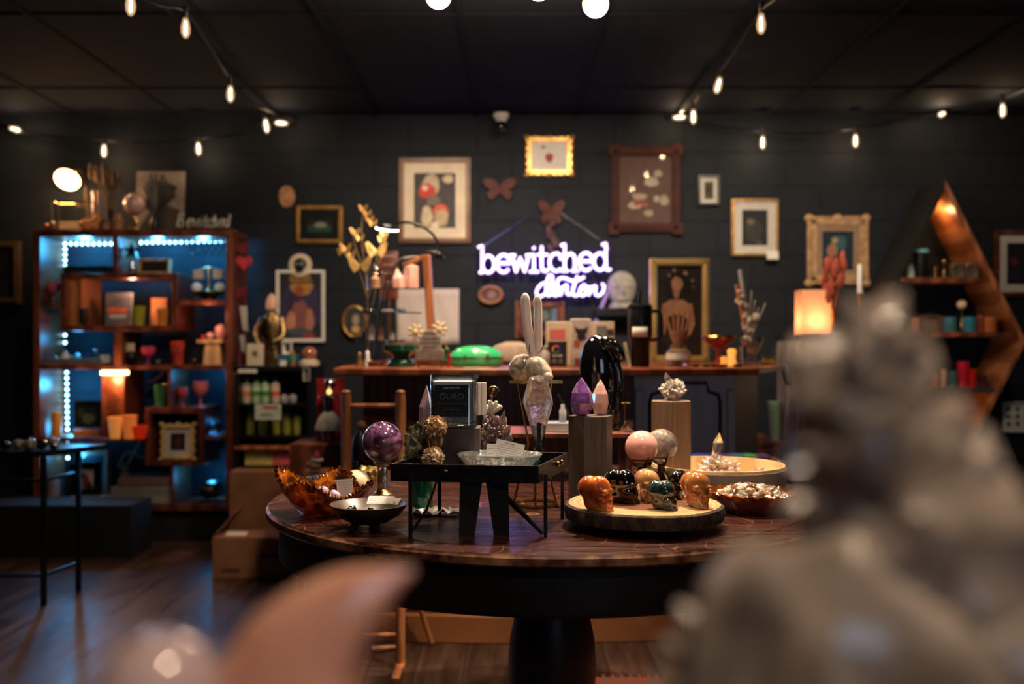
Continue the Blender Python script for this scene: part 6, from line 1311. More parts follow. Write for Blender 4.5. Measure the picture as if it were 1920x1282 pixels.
b=B(); w2=w*.92; rprism(b,[(rsq(w2,.011),.0135),(rsq(w2,.011),H-.015)]); obj('wax',b,mat('grey_white_wax',(.5,.55,.58),(.42,.48,.52),8,.5,sss=.2),t,smooth=50)
b=B(); b.b2(-.037,.036,-w-.0012,-w-.0004,.026,H-.022); obj('dark_label',b,mat('navy_label',(.008,.014,.02),(.006,.01,.014),20,.4),t,smooth=0)
tm=mat('silver_print',(.55,.57,.6),(.45,.46,.5),20,.4)
text('Sugar Bee HPG',.0058,tm,t,(0,-w-.0016,H-.03),ext=.0001)
text('OURO',.0185,mat('dim_foil_print',(.2,.24,.26),(.15,.18,.2),20,.3,metal=.5),t,(0,-w-.0016,H-.053),ext=.0001,sx=1.0)
b=B(); b.b2(-.033,.033,-w-.0015,-w-.0012,H-.0595,H-.0588); 
for k in range(9): b.b2(-.031+k*.007,-.026+k*.007,-w-.0015,-w-.0012,H-.064,H-.0625)
for k in range(3): b.b2(-.018+k*.014,-.008+k*.014,-w-.0015,-w-.0012,H-.076,H-.075)
obj('label_lines',b,MATS['dim_foil_print'],t,smooth=0)
# selenite bars on a small black box
t=one('small_black_box',B().b2(-.018,.018,-.012,.03,0,Z(778,2.3)-FLR),M['matte'],'small black box beneath the two white bars beside the candle','box',(X(905,2.3)+.004,2.3,FLR),bevel=.001)
zb=Z(778,2.3); hb2=Z(717,2.3)-zb
for px,lb_,w in((898,'left white selenite bar standing beside the candle',.0045),(907,'right white selenite bar standing beside the candle',.0055)): one('selenite_bar',B().b2(-w,w,-w,w,0,hb2),mat('white_selenite',(.85,.78,.66),(.75,.68,.56),12,.4,sss=.2,st=(1,1,.1)),lb_,'crystal',(X(px,2.3),2.3,zb),R(12),bevel=.0006)
t=th('floral_cluster','white and sage green flower shaped crystal cluster right of the white bars','crystal',(X(921,2.34),2.335,zb)); b=B(); random.seed(6)
for k in range(10): a=random.uniform(-1.2,1.2); b.crystal((random.uniform(-.008,.008),0,.002),(sin(a),random.uniform(-.7,.1),cos(a)*.8+.3),random.uniform(.02,.038),.006,6,.2,low=.3,off=.6)
obj('white_petals',b,mat('cream_green_petals',(.7,.62,.5),(.35,.4,.32),25,.4),t); b=B(); b.lathe([(.012,FLR-zb-.0),(.01,-.02),(.006,0)],12); b.b2(-.02,.02,-.01,.02,FLR-zb,FLR-zb+.01); obj('stem',b,M['matte'],t)
b=B(); 
for a0,rr in((0,.014),(2,.009)): b.tube([(rr*cos(a*.5)*(1-a*.03),0,.05+rr*sin(a*.5)*(1-a*.03)) for a in range(22)],.003,6)
b.tube([(0,0,.05),(-.008,.004,.0)],.003,6)
one('scroll_ornament',b,M['bronze'],'small bronze scroll finial behind the white crystal flower','ornament',(X(924,2.36),2.365,zb),smooth=60)
# geode
b=B(); b.ell((0,0,.055),(.03,.026,.055),72,56,nz=.55,ns=4,seed=4)
random.seed(9)
t=th('geode_cluster','brown purple geode lump with a crusty top behind the clear dish','crystal',(X(930,2.25),2.25,FLR)); obj('geode_body',b,M['geode'],t,smooth=25); b=B()
for k in range(45): 
    d=Vector((random.gauss(0,1),random.gauss(-.3,1),abs(random.gauss(0,1)))).normalized(); b.crystal((d.x*.029,d.y*.025,.07+d.z*.04),d,.0075,.0035,5,.5)
obj('crust_crystals',b,mat('rosy_crust',(.42,.28,.22),(.2,.12,.12),40,.4),t,smooth=0)
# clear dish
t=th('clear_glass_dish','oval cut clear glass dish with cards and crystals, on the tray','dish',(X(937,2.13),2.125,FLR))
b=B(); b.lathe([(0,0),(.05,0),(.062,.006),(.086,.036),(.0905,.042),(.089,.045),(.084,.043),(.06,.012),(.048,.006),(0,.005)],72,sy=.72,rf=lambda a,z,r:1+.012*cos(24*a)); obj('glass_bowl',b,mat('cut_clear_glass',(.95,.95,.95),(.75,.78,.78),45,.03,trans=.75,ior=1.5,bump=.8,bd=.006,kind='voronoi',coat=.5),t,smooth=40)
random.seed(12); g0=None
cols3=[M['milk'],M['peach'],mat('teal_chip',(.1,.3,.28),(.03,.12,.12),30,.15,coat=1),M['quartz']]
for k in range(22):
    a=random.uniform(0,6.28); rr=.055*math.sqrt(random.random()); p=(X(937,2.13)+rr*cos(a),2.125+rr*sin(a)*.6,FLR+.012+random.uniform(0,.01))
    if k==0: b=B(); b.crystal((0,0,-.006),(1,.1,.3),.02,.006,6,.35,low=.25); g0=one('tumbled_crystal',b,M['milk'],'small tumbled crystal chip lying in the cut clear glass dish','crystal',p,0,'chips in the clear glass dish',smooth=0)
    else: dup(g0,p,random.uniform(0,6))
for k,mm in enumerate((2,1,2)):
    px=(1000,880,985)[k]; b=B(); b.crystal((0,0,-.006),(1,.1,.3),.024,.008,6,.35,low=.25); one('tumbled_crystal',b,cols3[mm],('teal chip at the right end of the clear dish','peach chip at the left end of the clear dish','dark teal chip near the right of the clear dish')[k],'crystal',(X(px,2.12)-.008,2.12+.012*k,FLR+.028),0,smooth=0)
card('front white card with printed lines standing in the clear glass dish',951,861,2.12,54,34,14,R(0),7,13)
card('rear white card half hidden behind another in the clear dish',929,858,2.135,34,26,14,R(5),5,3,heading=False)
# nuggets
def cluster(name,label,px,py,r,d,m,seed,cat='crystal',n=140,base=None):
    random.seed(seed); u=d/F; r*=u; t=th(name,label,cat,(X(px,d),d,Z(py,d))); b=B(); b.ell((0,0,0),r*.82,20,14)
    for k in range(n):
        v=Vector((random.gauss(0,1),random.gauss(0,1),random.gauss(0,1))).normalized(); b.crystal(v*r*.7,v+Vector((random.gauss(0,.3),random.gauss(0,.3),random.gauss(0,.3))),r*random.uniform(.28,.42),r*.11,5,.25,off=.6)
    obj('crystal_crust',b,m,t,smooth=0); return t
t=th('egg_cup_stand','small dark amber glass cup carrying the upper golden cluster','stand',(X(817,2.12),2.12,FLR)); H2=Z(821,2.12)-FLR
b=B(); b.lathe([(.016,0),(.015,.004),(.006,.01),(.006,H2*.4),(.014,H2*.75),(.019,H2),(.016,H2),(.008,H2*.6),(0,H2*.5)],32); obj('cup',b,mat('dark_amber_cup',(.3,.1,.02),(.1,.03,.01),14,.08,coat=1),t)
cluster('golden_cluster','round golden brown crystal cluster raised on the little amber cup',817,800,21,2.12,M['citr'],3)
t=cluster('golden_cluster','golden brown crystal cluster sitting low at the left of the tray',812,858,21,2.092,mat('golden_cluster_pale',(.8,.58,.36),(.35,.2,.1),60,.4),5)
# moss rock
b=B(); b.ell((0.004,0,.047),(.029,.026,.047),56,40,nz=.6,ns=3.5,seed=8); b.ell((-.02,.0,.016),(.018,.02,.017),24,16,nz=.5,ns=4,seed=3)
one('green_rock',b,M['moss'],'craggy dark green and black rock on the left of the tray','rock',(X(782,2.21),2.21,FLR),smooth=20)
b=B(); b.ell((0,0,.012),(.017,.014,.011),14,10,nz=.4); one('white_rock_chip',b,M['milk'],'small white stone below the craggy green rock','rock',(X(757,2.15)+.006,2.14,FLR-0.002),smooth=20)
u=2.27/F; b=B(); b.crystal((0,0,0),(0.02,0,1),Z(722,2.27)-FLR,.0165,6,.27,low=0,rot=.4); one('tourmaline_tower',b,M['lilac'],'tall pale lilac pink crystal tower left of the square candle','crystal',(X(797,2.27),2.27,FLR),smooth=0,bevel=.0008)
# phantom quartz
u=2.22/F; qx=X(1010,2.22); zq=Z(833,2.22); b=B()
prof=[(.0015,0),(.014,.018),(.022,.05),(.0345,.09),(.0335,.1),(.021,.145),(.003,.154)]
ns=7; vs=[]; 
for r_0,z in prof:
    for k in range(ns): a=2*pi*k/ns+.35; vs.append((r_0*cos(a)*(1+.08*sin(3*k)),r_0*.62*sin(a),z+ (.006*sin(k*2.3) if 0<z<.15 else 0)))
b.add(vs,[tuple(range(ns))[::-1],tuple((len(prof)-1)*ns+i for i in range(ns))]+[(j*ns+i,j*ns+(i+1)%ns,(j+1)*ns+(i+1)%ns,(j+1)*ns+i) for j in range(len(prof)-1) for i in range(ns)])
one('phantom_crystal',b,M['phantom'],'large faceted clear crystal with cloudy layers held upright in black claws','crystal',(qx,2.22,zq),smooth=0)
t=th('claw_stand','black claw stand gripping the large faceted clear crystal','stand',(qx,2.22,FLR)); dz=zq-FLR; b=B(); b.lathe([(.03,0),(.03,.004),(.006,.008),(.005,dz-.004),(.008,dz)],24)
for a in(R(-95),R(25),R(150)): b.box((.01*cos(a)*1.1,.01*sin(a)*1.0-.002,dz+.018),(.008,.004,.05),rz=a+pi/2); 
obj('claws',b,M['black'],t)
b=B(); b.box((0,-.0175,dz+.03),(.009,.003,.04)); b.box((0,-.013,dz+.008),(.009,.01,.003)); obj('front_claw',b,M['black'],t)
# brass stand with rabbit
SX,SY=X(1003,2.44),2.44; SH=Z(716,2.40)
t=th('brass_hexagon_stand','tall brass wire plant stand with a hexagonal base ring behind the tray','stand',(SX,SY,TZ)); b=B()
hexp=[(.061*cos(pi/6+k*pi/3),.061*sin(pi/6+k*pi/3)) for k in range(6)]
b.tube([(x,y,.005) for x,y in hexp],.0045,6,closed=True); obj('base_ring',b,M['brass'],t)
hh=SH-TZ; b=B(); tri=[(-.056,-.01),(.056,-.01),(.0,.05)]
for k,(x,y) in enumerate(hexp): tx,ty=tri[(0,2,1)[k//2]] if 0 else ((x*.25,y*.25)); b.tube([(x,y,.004),(x*.3,y*.3,hh*.5),(x*.8,y*.55,hh)],.0028,6)
obj('wire_legs',b,M['brass'],t); b=B(); b.prism([(-.06,-.034),(.062,-.034),(.05,.04),(-.05,.04)],hh-.004,hh,'z'); b.prism([(-.062,-.036),(.064,-.036),(.066,-.032),(-.064,-.032)],hh-.004,hh+.004,'z'); obj('top_plate',b,M['brass'],t)
t=th('stone_rabbit','speckled stone rabbit carving with two tall pale ears on the brass stand','statue',(SX,SY,SH)); u=2.42/F
b=B(); b.ell((-.03,.012,.03),(.034,.03,.036),36,24,nz=.1,ns=3); obj('body',b,M['stone'],t)
b=B()
def rabf(p):
    q=Vector((p.x,abs(p.y) if 0 else p.y,p.z)); f=eld(q,(0,0,0),(.5,.42,.44)); f=sm(f,eld(q,(.3,-.2,-.15),(.3,.26,.26)),.15); f=sm(f,eld(q,(-.1,-.1,.25),(.3,.3,.25)),.2); return -sm(-f,(q-Vector((.25,-.45,.08))).length-.09 if 0 else 9,.01) if 0 else f
star(b,rabf,S=.062,c=(.005,-.005,.03)); b.ell((.03,-.028,.012),(.014,.012,.012),14,10); obj('head',b,mat('pale_clear_stone',(.66,.56,.46),(.42,.33,.25),16,.08,coat=1,dist=2,sss=.2,lo=.35,hi=.6),t)
for (x0,z0,x1,z1,x2,z2,rr) in((985,575,992,635,1003,680,.0115),(1008,578,1009,630,1009,680,.0105)):
    b=B(); f=lambda px,py:Vector(((px-1003)*u,.0,(716-py)*u)); b.tube([f(x0,z0-13),f(x0+.5,z0),f(x1,z1),f(x2,z2)],[.003,rr*.9,rr,rr*.85] if 0 else rr,12,sm=6)
    b.v=[(v[0],v[1]*.6,v[2]) for v in b.v]; b.ell(f(x0-.5,z0-13),(rr*.97,rr*.6,rr*1.5),16,12); obj('ear',b,M['selen'],t,smooth=60)
b=B(); b.tube([(.005,-.02,.068),(.015,-.022,.075),(.022,-.02,.095)],.0012,6); b.tube([(-.013,-.016,.09),(-.015,-.016,.075),(-.008,-.02,.068)],.0012,6); obj('gold_wire',b,M['brass'],t)
# wooden hexagonal pedestals
def hexped(label,px,py,d,r,m,rot=0):
    h=Z(py,d-.0)-TZ; b=B(); b.prism([(r*cos(k*pi/3+rot),r*sin(k*pi/3+rot)) for k in range(6)],0,h,'z'); one('hexagonal_pedestal',b,m,label,'pedestal',ont(px,d),smooth=0,bevel=.001); return TZ+h
z1=hexped('dark grey hexagonal wooden pedestal under two gem shaped drops',1107,779,2.46,.056,M['pwood'],R(10))
def drop(label,px,d,z,w,h,m,name='crystal_drop',rz=0):
    u=d/F; w*=u/2; h*=u; prof=[(w*.3,0),(w*.72,h*.06),(w,h*.34),(w*.86,h*.6),(w*.42,h*.84),(.0005,h)]; ns=7; b=B(); vs=[]
    for j,(r,zz) in enumerate(prof):
        for k in range(ns): a=2*pi*(k+.0*(j%2))/ns+rz; vs.append((r*cos(a),r*sin(a),zz))
    b.add(vs,[tuple(range(ns))[::-1],tuple((len(prof)-1)*ns+i for i in range(ns))]+[(j*ns+i,j*ns+(i+1)%ns,(j+1)*ns+(i+1)%ns,(j+1)*ns+i) for j in range(len(prof)-1) for i in range(ns)])
    return one(name,b,m,label,'crystal',(X(px,d),d,z),smooth=0,bevel=.0006)
drop('purple amethyst drop with a pointed tip on the dark hexagonal pedestal',1090,2.44,z1,46,73,M['ameth'])
drop('pale rose drop with a pointed tip beside the purple one',1126,2.475,z1,34,67,mat('pale_rose_drop',(.95,.68,.6),(.8,.5,.42),20,.06,trans=.35,sss=.2,coat=1,dist=2),rz=.3)
# riser with obsidian statue
RZ=.889
t=th('wooden_riser','dark wooden riser bench standing at the back of the round table','riser',(.155,2.97,TZ)); b=B(); b.b2(-.205,.205,-.12,.12,RZ-TZ-.014,RZ-TZ); obj('top_board',b,M['dwood'],t,bevel=.002)
for s in(-1,1): b=B(); b.b2(s*.19,s*.175,-.11,.11,0,RZ-TZ-.014); obj('side_leg',b,M['dwood'],t)
t=th('obsidian_statue','tall glossy black hooded animal statue standing behind the gem drops','statue',(X(1128,2.95),2.95,RZ)); u=2.95/F
b=B(); prof=[(0,-2),(26,2),(30,16),(33,45),(35,80),(35,110),(33,135),(28,152),(22,165),(12,176),(0,180)]
b.lathe([(r*u,z*u) for r,z in prof if z>=0],40,sy=.75,rf=lambda a,z,r:1+.05*cos(2*a+1))
b.T=None; b.v=[(v[0]+(-4*u+ (0 if v[2]<60*u else -(v[2]-60*u)*.04)),v[1],v[2]) for v in b.v]
b.tube([(-.0,-.02,168*u),(20*u,-.028,160*u),(30*u,-.03,145*u),(33*u,-.02,138*u)],[15*u,13*u,10*u,9*u] if 0 else 11*u,14,sm=4); b.ell((30*u,-.015,136*u),(11*u,10*u,10*u),18,12)
b.ell((28*u,-.02,8*u),(10*u,14*u,8*u),16,10); b.ell((-18*u,-.02,6*u),(10*u,14*u,6*u),16,10)
b.tube([(24*u,-.03,130*u),(31*u,-.034,90*u),(26*u,-.03,40*u),(28*u,-.02,10*u)],9*u,12,sm=4)
o=obj('carved_body',b,M['obs'],t,smooth=80); m_=o.modifiers.new('r','REMESH'); m_.mode='VOXEL'; m_.voxel_size=.0035; m_.use_smooth_shade=True; m2=o.modifiers.new('s','SMOOTH'); m2.iterations=9; m2.factor=.6
# riser clutter
book('white and grey book lying flat on the dark riser',1044,2.9,RZ,40,6,26,M['whitep'])if 0 else None
t=th('flat_book','grey blue covered book lying flat on the riser behind the crystal','book',(X(1045,2.93),2.93,RZ)); b=B(); b.b2(-.05,.04,-.05,.05,0,.003).b2(-.05,.04,-.05,.05,.022,.025).b2(-.05,-.047,-.05,.05,.003,.022); obj('cover',b,mat('grey_blue_cover',(.25,.28,.33),(.18,.2,.25),12,.4),t); b=B(); b.b2(-.047,.038,-.048,.048,.003,.022); obj('pages',b,M['white'],t)
lathething('glass_vial','small corked clear vial standing on the flat book','vial',1055,2.93,RZ+.025,[(6,0),(7,2),(7,22),(4,26),(4,32),(3,34)],mat('frosted_vial',(.6,.6,.58),(.5,.5,.48),10,.15,trans=.5,coat=1))
b=B(); b.box((0,0,.04),(.008,.004,.09),ry=-R(28)); one('black_pen',b,M['black'],'black pen leaning above the flat book on the riser','pen',(X(1060,2.96)+.0,2.965,RZ+.026))
b=B(); b.lathe([(.012,0),(.016,.02),(.012,.03),(.016,.032)],20); one('tiny_glass',b,M['glass'],'tiny clear glass ornament on the riser beside the black statue','ornament',(X(1178,2.9),2.9,RZ))
b=B(); b.lathe([(.008,0),(.003,.01),(.003,.075),(.006,.08)],14); b.tube([(-.014,0,.078),(.016,0,.078)],.003,6); one('brass_peg',b,M['bronze'],'short bronze T shaped peg right of the black statue','ornament',(X(1171,2.98),2.98,RZ))
# balls on bronze stands
def claw(label,px,d,r,cz):
    t=th('bronze_ball_stand',label,'stand',(X(px,d),d,TZ)); h=cz-TZ; b=B(); rr=.028
    b.tube([(rr*cos(k*pi/12),rr*sin(k*pi/12),h-r*.72) for k in range(24)],.003,6,closed=True); obj('ring',b,M['bronze'],t)
    for k in range(3):
        a=R(-90+22)+k*2*pi/3; e=lambda q,z:(q*cos(a),q*sin(a),z)
        b=B(); b.tube([e(.012,h-r-.006),e(.03,h-r*.75),e(.034,h-r*.35)],[.004,.003],8,sm=3); b.tube([e(.01,h*.45),e(.03,h*.32),e(.026,h*.16),e(.038,.008),e(.046,.004)],[.006,.005],8,sm=4); b.ell(e(.03,h*.28),(.008,.008,.01),12,8); b.ell(e(.045,.004),.005,10,8); obj('scrolled_leg',b,M['bronze'],t)
    b=B(); b.lathe([(.008,h*.25),(.012,h*.35),(.01,h-r-.012),(.016,h-r-.006)],16); obj('column',b,M['bronze'],t)
for px,py,rp,d,m_,l1,l2 in((1203,838,31,2.5,M['pinkq'],'opaque pink rose quartz sphere on a bronze stand','scrolled bronze stand under the pink rose quartz sphere'),(1240,834,30,2.6,mat('clear_crystal_ball',(.95,.9,.85),(.5,.4,.32),22,.03,trans=.82,ior=1.4,dist=3,lo=.42,hi=.52,bump=.2,bd=.004),'clear crystal sphere with cloudy veils beside the pink sphere','scrolled bronze stand under the clear crystal sphere')):
    x,r,cz_=ballstand(l1,px,py,rp,d,TZ,m_,None); claw(l2,px,d,r,cz_)
# tray with quartz
TXc,TYc=X(1347,2.72),2.72
t=th('round_wooden_tray','shallow round light wooden tray with a grey rim at the back right','tray',(TXc,TYc,TZ)); b=B(); b.lathe([(0,0),(.165,0),(.176,.01),(.18,.06),(.178,.068),(.172,.068),(.166,.02),(.15,.014),(0,.012)],72); obj('tray_body',b,mat('ash_wood_tray',(.72,.5,.26),(.55,.36,.17),3,.45,kind='wave',st=(1,5,1),dist=2),t)
b=B(); b.lathe([(.1772,.012),(.1812,.058),(.1812,.06),(.1798,.06),(.1765,.012)],72); obj('grey_rim_band',b,mat('grey_wash',(.42,.34,.26),(.33,.27,.21),12,.6),t)
z2=hexped('taller pale brown hexagonal wooden pedestal carrying a white crystal cluster',1258,751,2.8,.062,M['pwood2'],R(30)) if 0 else None
h2=Z(751,2.78)-TZ-.012; b=B(); b.prism([(.06*cos(k*pi/3+R(25)),.06*sin(k*pi/3+R(25))) for k in range(6)],0,h2,'z'); one('hexagonal_pedestal',b,M['pwood2'],'taller pale brown hexagonal pedestal carrying a white crystal cluster','pedestal',(X(1258,2.78),2.78,TZ+.012),smooth=0,bevel=.001); z2=TZ+.012+h2
def qcluster(label,px,d,z,w,h,n,seed,m,main=None,cat='crystal'):
    random.seed(seed); u=d/F; w*=u/2; h*=u; t=th('quartz_cluster',label,cat,(X(px,d),d,z)); b=B(); b.ell((0,0,h*.36),(w*.72,w*.55,h*.38),36,24,nz=.7,ns=2.2,seed=seed)
    for k in range(n):
        a=random.uniform(0,2*pi); el=random.uniform(-.1,1.3); v=Vector((cos(a)*cos(el),sin(a)*cos(el),sin(el)+.1)); L=h*random.uniform(.14,.34); b.crystal(Vector((v.x*w*.62,v.y*w*.5,h*.32+v.z*h*.33)),v+Vector((random.gauss(0,.5),random.gauss(0,.5),random.gauss(0,.5))),L,L*random.uniform(.16,.3),6,.35)
    obj('small_points',b,m,t,smooth=0)
    if main: b=B(); b.crystal((0,0,h*.2),(main[2] if len(main)>2 else .05,0,1),main[0]*u,main[1]*u,6,.22,flat=.6,rot=.5,off=.15); obj('tall_point',b,M['quartz'] if len(main)<4 else m,t,smooth=0)
    return t
qcluster('white spiky quartz cluster on the taller hexagonal pedestal',1262,2.78,z2,48,44,120,2,mat('spiky_white_quartz',(.97,.93,.86),(.6,.52,.42),24,.12,trans=.35,coat=.6),(46,7,-.32))
qcluster('white quartz cluster with one tall clear point in the round wooden tray',1340,2.7,TZ+.012,66,60,150,4,mat('pink_white_quartz',(.92,.8,.72),(.7,.56,.48),24,.12,trans=.35,coat=.6),(86,13,.1))
qcluster('tiny white quartz cluster at the right side of the round wooden tray',1422,2.66,TZ+.012,34,42,30,6,MATS['pink_white_quartz'])
qcluster('small white quartz piece just right of the tall pointed cluster in the tray',1374,2.76,TZ+.012,24,48,22,7,MATS['pink_white_quartz'])
b=B(); b.ell((0,0,.008),(.03,.02,.008),14,8,nz=.3); one('dark_stone',b,M['obs'],'flat dark stone beside the quartz cluster in the wooden tray','stone',(X(1310,2.62),2.62,TZ+.014))
# amber dish with tumbled stones
px0,dd0=X(1412,2.36),2.36
b=B(); b.lathe([(0,.006),(.06,.004),(.075,0),(.08,.006),(.094,.026),(.104,.046),(.1,.048),(.086,.03),(.07,.014),(0,.012)],80,rf=lambda a,z,r:1+.03*cos(20*a)*(z/.046),zf=lambda a,r,z:.003*cos(20*a)*(z/.046)); one('amber_glass_dish',b,mat('dark_amber_ribbed',(.5,.13,.015),(.12,.02,.003),16,.05,trans=.6,ior=1.5,bump=.4,bd=.005),'ribbed dark amber glass dish heaped with tumbled stones at right','dish',(px0,dd0,TZ),smooth=60)
random.seed(21); sts=[]
scol=[mat('tumbled_grey_green',(.36,.33,.22),(.14,.13,.1),25,.15,coat=1),mat('tumbled_tan',(.5,.36,.22),(.3,.18,.1),25,.15,coat=1),mat('tumbled_cream',(.62,.55,.42),(.4,.34,.24),25,.15,coat=1),mat('tumbled_brown',(.28,.13,.06),(.12,.06,.03),25,.15,coat=1)]
SG='tumbled stones heaped in the amber dish'
protos=[]
for k in range(4):
    b=B(); b.ell((0,0,0),(.0135,.0095,.0085),16,12,nz=.35,ns=1.6,seed=k+3); protos.append(b)
cnt=0
nm_=['grey green','tan','cream','brown']
pr=[None]*4
for ring,(nr,rr,zz) in enumerate(((14,.074,.038),(12,.058,.046),(9,.04,.05),(6,.022,.054),(1,0,.056),(11,.06,.03),(8,.03,.034))):
    for k in range(nr):
        a=2*pi*k/nr+ring*.4; p=(px0+rr*cos(a),dd0+rr*sin(a),TZ+zz+random.uniform(-.002,.003)); c=random.choice((0,0,1,2,2,3))
        if pr[c] is None: pr[c]=one('tumbled_stone',protos[c],scol[c],'small %s tumbled stone heaped in the ribbed amber dish'%nm_[c],'stone',p,0,SG+', '+nm_[c])
        else:
            o=dup(pr[c],p,random.uniform(0,6))
            o.rotation_euler=(random.uniform(-.6,.6),random.uniform(-.6,.6),random.uniform(0,6)); o.scale=[random.uniform(.8,1.25)]*3
# wood slice
SLX,SLY=X(1207,2.17),2.17
t=th('live_edge_wood_slice','live edge wood slice platter with dark bark carrying six stone skulls','platter',(SLX,SLY,TZ))
def slicem():
    m=mat('slice_face',(.66,.4,.17),(.58,.33,.13),3,.4,kind='noise',coat=.2); nt=m.node_tree; N=nt.nodes; L=nt.links; p=N['Principled BSDF']
    tc=N.new('ShaderNodeTexCoord'); w=N.new('ShaderNodeTexWave'); w.wave_type='RINGS'; w.rings_direction='Z'; w.inputs['Scale'].default_value=22; w.inputs['Distortion'].default_value=1.5; L.new(tc.outputs['Object'],w.inputs['Vector'])
    ln=N.new('ShaderNodeVectorMath'); ln.operation='LENGTH'; L.new(tc.outputs['Object'],ln.inputs[0]); nz=N.new('ShaderNodeTexNoise'); nz.inputs['Scale'].default_value=12; L.new(tc.outputs['Object'],nz.inputs['Vector'])
    ma=N.new('ShaderNodeMath'); ma.operation='MULTIPLY_ADD'; L.new(nz.outputs['Fac'],ma.inputs[0]); ma.inputs[1].default_value=.06; L.new(ln.outputs['Value'],ma.inputs[2])
    r=N.new('ShaderNodeValToRGB'); e_=r.color_ramp.elements; e_[0].position=.135; e_[0].color=(.17,.05,.018,1); e_[1].position=.15; e_[1].color=(.66,.4,.18,1); L.new(ma.outputs[0],r.inputs[0])
    mx=N.new('ShaderNodeMix'); mx.data_type='RGBA'; mx.blend_type='MULTIPLY'; mx.inputs[0].default_value=.35; L.new(r.outputs[0],mx.inputs[6]); L.new(w.outputs['Color'],mx.inputs[7]); L.new(mx.outputs[2],p.inputs['Base Color']); return m
nzr=lambda a:1+.04*noise.noise(Vector((cos(a)*1.5,sin(a)*1.5,3)))
b=B(); b.lathe([(0,.02),(.163,.02),(.166,.05),(0,.05)],96,rf=lambda a,z,r:nzr(a)); obj('sawn_face',b,slicem(),t)
b=B(); b.lathe([(.158,.018),(.172,.02),(.174,.034),(.172,.047),(.1655,.0505),(.1635,.0495)],160,rf=lambda a,z,r:nzr(a)*(1+.02*noise.noise(Vector((cos(a)*30,sin(a)*30,z*60))))); obj('bark',b,mat('dark_bark',(.07,.035,.02),(.015,.008,.005),60,.9,bump=1,bd=.006,st=(1,1,.4)),t)
for k in range(3): a=R(-75+k*120); b=B(); b.lathe([(.014,0),(.018,.02)],20,c=(.1*cos(a),.1*sin(a),0)); obj('foot',b,M['black'],t)
# skulls
def skullf(p):
    q=Vector((p.x,abs(p.y),p.z))
    f=eld(q,(-.2,0,.14),(.33,.34,.33)); f=sm(f,eld(q,(.1,0,.12),(.34,.33,.36)),.05)
    f=sm(f,eld(q,(-.06,0,-.25),(.3,.25,.27)),.12)
    f=sm(f,eld(q,(.26,.03,-.2),(.24,.2,.3)),.07)
    f=sm(f,eld(q,(.3,0,-.42),(.27,.19,.12)),.05)
    f=sm(f,eld(q,(.3,.22,-.12),(.12,.08,.06)),.05)
    f=sm(f,eld(q,(.38,.14,.1),(.08,.13,.045)),.04)
    for c,r,k in(((.48,.16,-.02),.115,.02),((.1,.42,-.16),.14,.05)):
        f=-sm(-f,(q-Vector(c)).length-r,k)
    d=eld(q,(.5,.0,-.16),(.09,.05,.08)); f=-sm(-f,d,.02)
    if p.x>.2 and -.42<p.z<-.28: f+= .014*max(0,sin(q.y*80))+.014*(abs(p.z+.35)<.012)
    return max(f,-.46-p.z)
skb=B(); star(skb,skullf,72,56); SKM=None
def skull(label,px,d,rz,size,m):
    global SKM
    b=B(); b.v=[tuple(c*size*.96 for c in v) for v in skb.v]; b.v=[(x,y,z+.46*size*.96) for x,y,z in b.v]; b.f=list(skb.f); b.m=list(skb.m)
    return one('stone_skull',b,m,label,'skull',(X(px,d),d,TZ+.0505),rz,None,smooth=60)
skull('orange carnelian skull, front left on the wood slice',1117,2.075,R(-38),.079,M['s_or'])
skull('glossy black skull second from left on the wood slice',1165,2.17,R(-30),.08,M['obs'])
skull('mustard yellow jasper skull at the back of the wood slice',1214,2.2,R(-75),.076,M['s_ye'])
skull('small mottled dark green skull at the front of the slice',1241,2.085,R(-35),.067,M['s_gr'])
skull('glossy black skull half hidden behind the caramel skull',1272,2.24,R(-110),.068,mat('jet_stone',(.006,.004,.004),(.003,.002,.002),20,.05,coat=1))
skull('large translucent caramel brown skull at the right of the slice',1305,2.12,R(-75),.083,M['s_ca'])
# ================= FOREGROUND =================
FZ=.86
t=th('display_table','low dark display table in the very front carrying the big crystals','table',(0,.3,0)); b=B(); b.b2(-.7,.8,-.25,.42,FZ-.03,FZ); obj('table_top',b,M['dwood'],t,bevel=.003)
for x in(-.66,.76):
    for y in(-.22,.39): b=B(); b.b2(x-.03,x+.03,y-.03,y+.03,0,FZ-.03); obj('leg',b,M['dwood'],t)
# big quartz cluster
fq=mat('cloudy_grey_quartz',(.5,.42,.35),(.06,.045,.038),10,.25,trans=.25,coat=.5,dist=1.5,lo=.36,hi=.62,spec=.6)
CLD=.44
def FP(px,py,d=CLD): return Vector((X(px,d),d,Z(py,d)))
t=th('giant_quartz_cluster','huge out of focus grey quartz cluster filling the lower right foreground','crystal',(X(1640,CLD),CLD,FZ))
O=Vector((X(1640,CLD),CLD,FZ)); b=B(); random.seed(31)
body=[((1625,690),78,.018),((1600,780),108,.026),((1625,900),140,.034),((1690,1010),185,.045),((1740,1130),240,.055),((1760,1260),300,.06),((1880,1060),110,.04),((1560,1180),110,.04),((1410,1250),120,.035),((1640,1390),380,.07),((1640,1500),380,.07)]
for (px,py),rp,ry in body: b.ell(FP(px,py)-O,(rp*CLD/F,ry,rp*CLD/F*1.12),40,26,nz=.22,ns=2.2,seed=px)
b.v=[(v[0],v[1],max(v[2],.001)) for v in b.v]
obj('matrix_rock',b,fq,t,smooth=25)
def spike(b,px0,py0,px1,py1,wp,dy=0,dz=0,tip=.3,d0=CLD):
    a=FP(px0,py0,d0)-O; c=FP(px1,py1,d0+dy)-O; v=c-a; b.crystal(a,v,v.length,wp*CLD/F/2,6,tip,rot=random.random())
b=B()
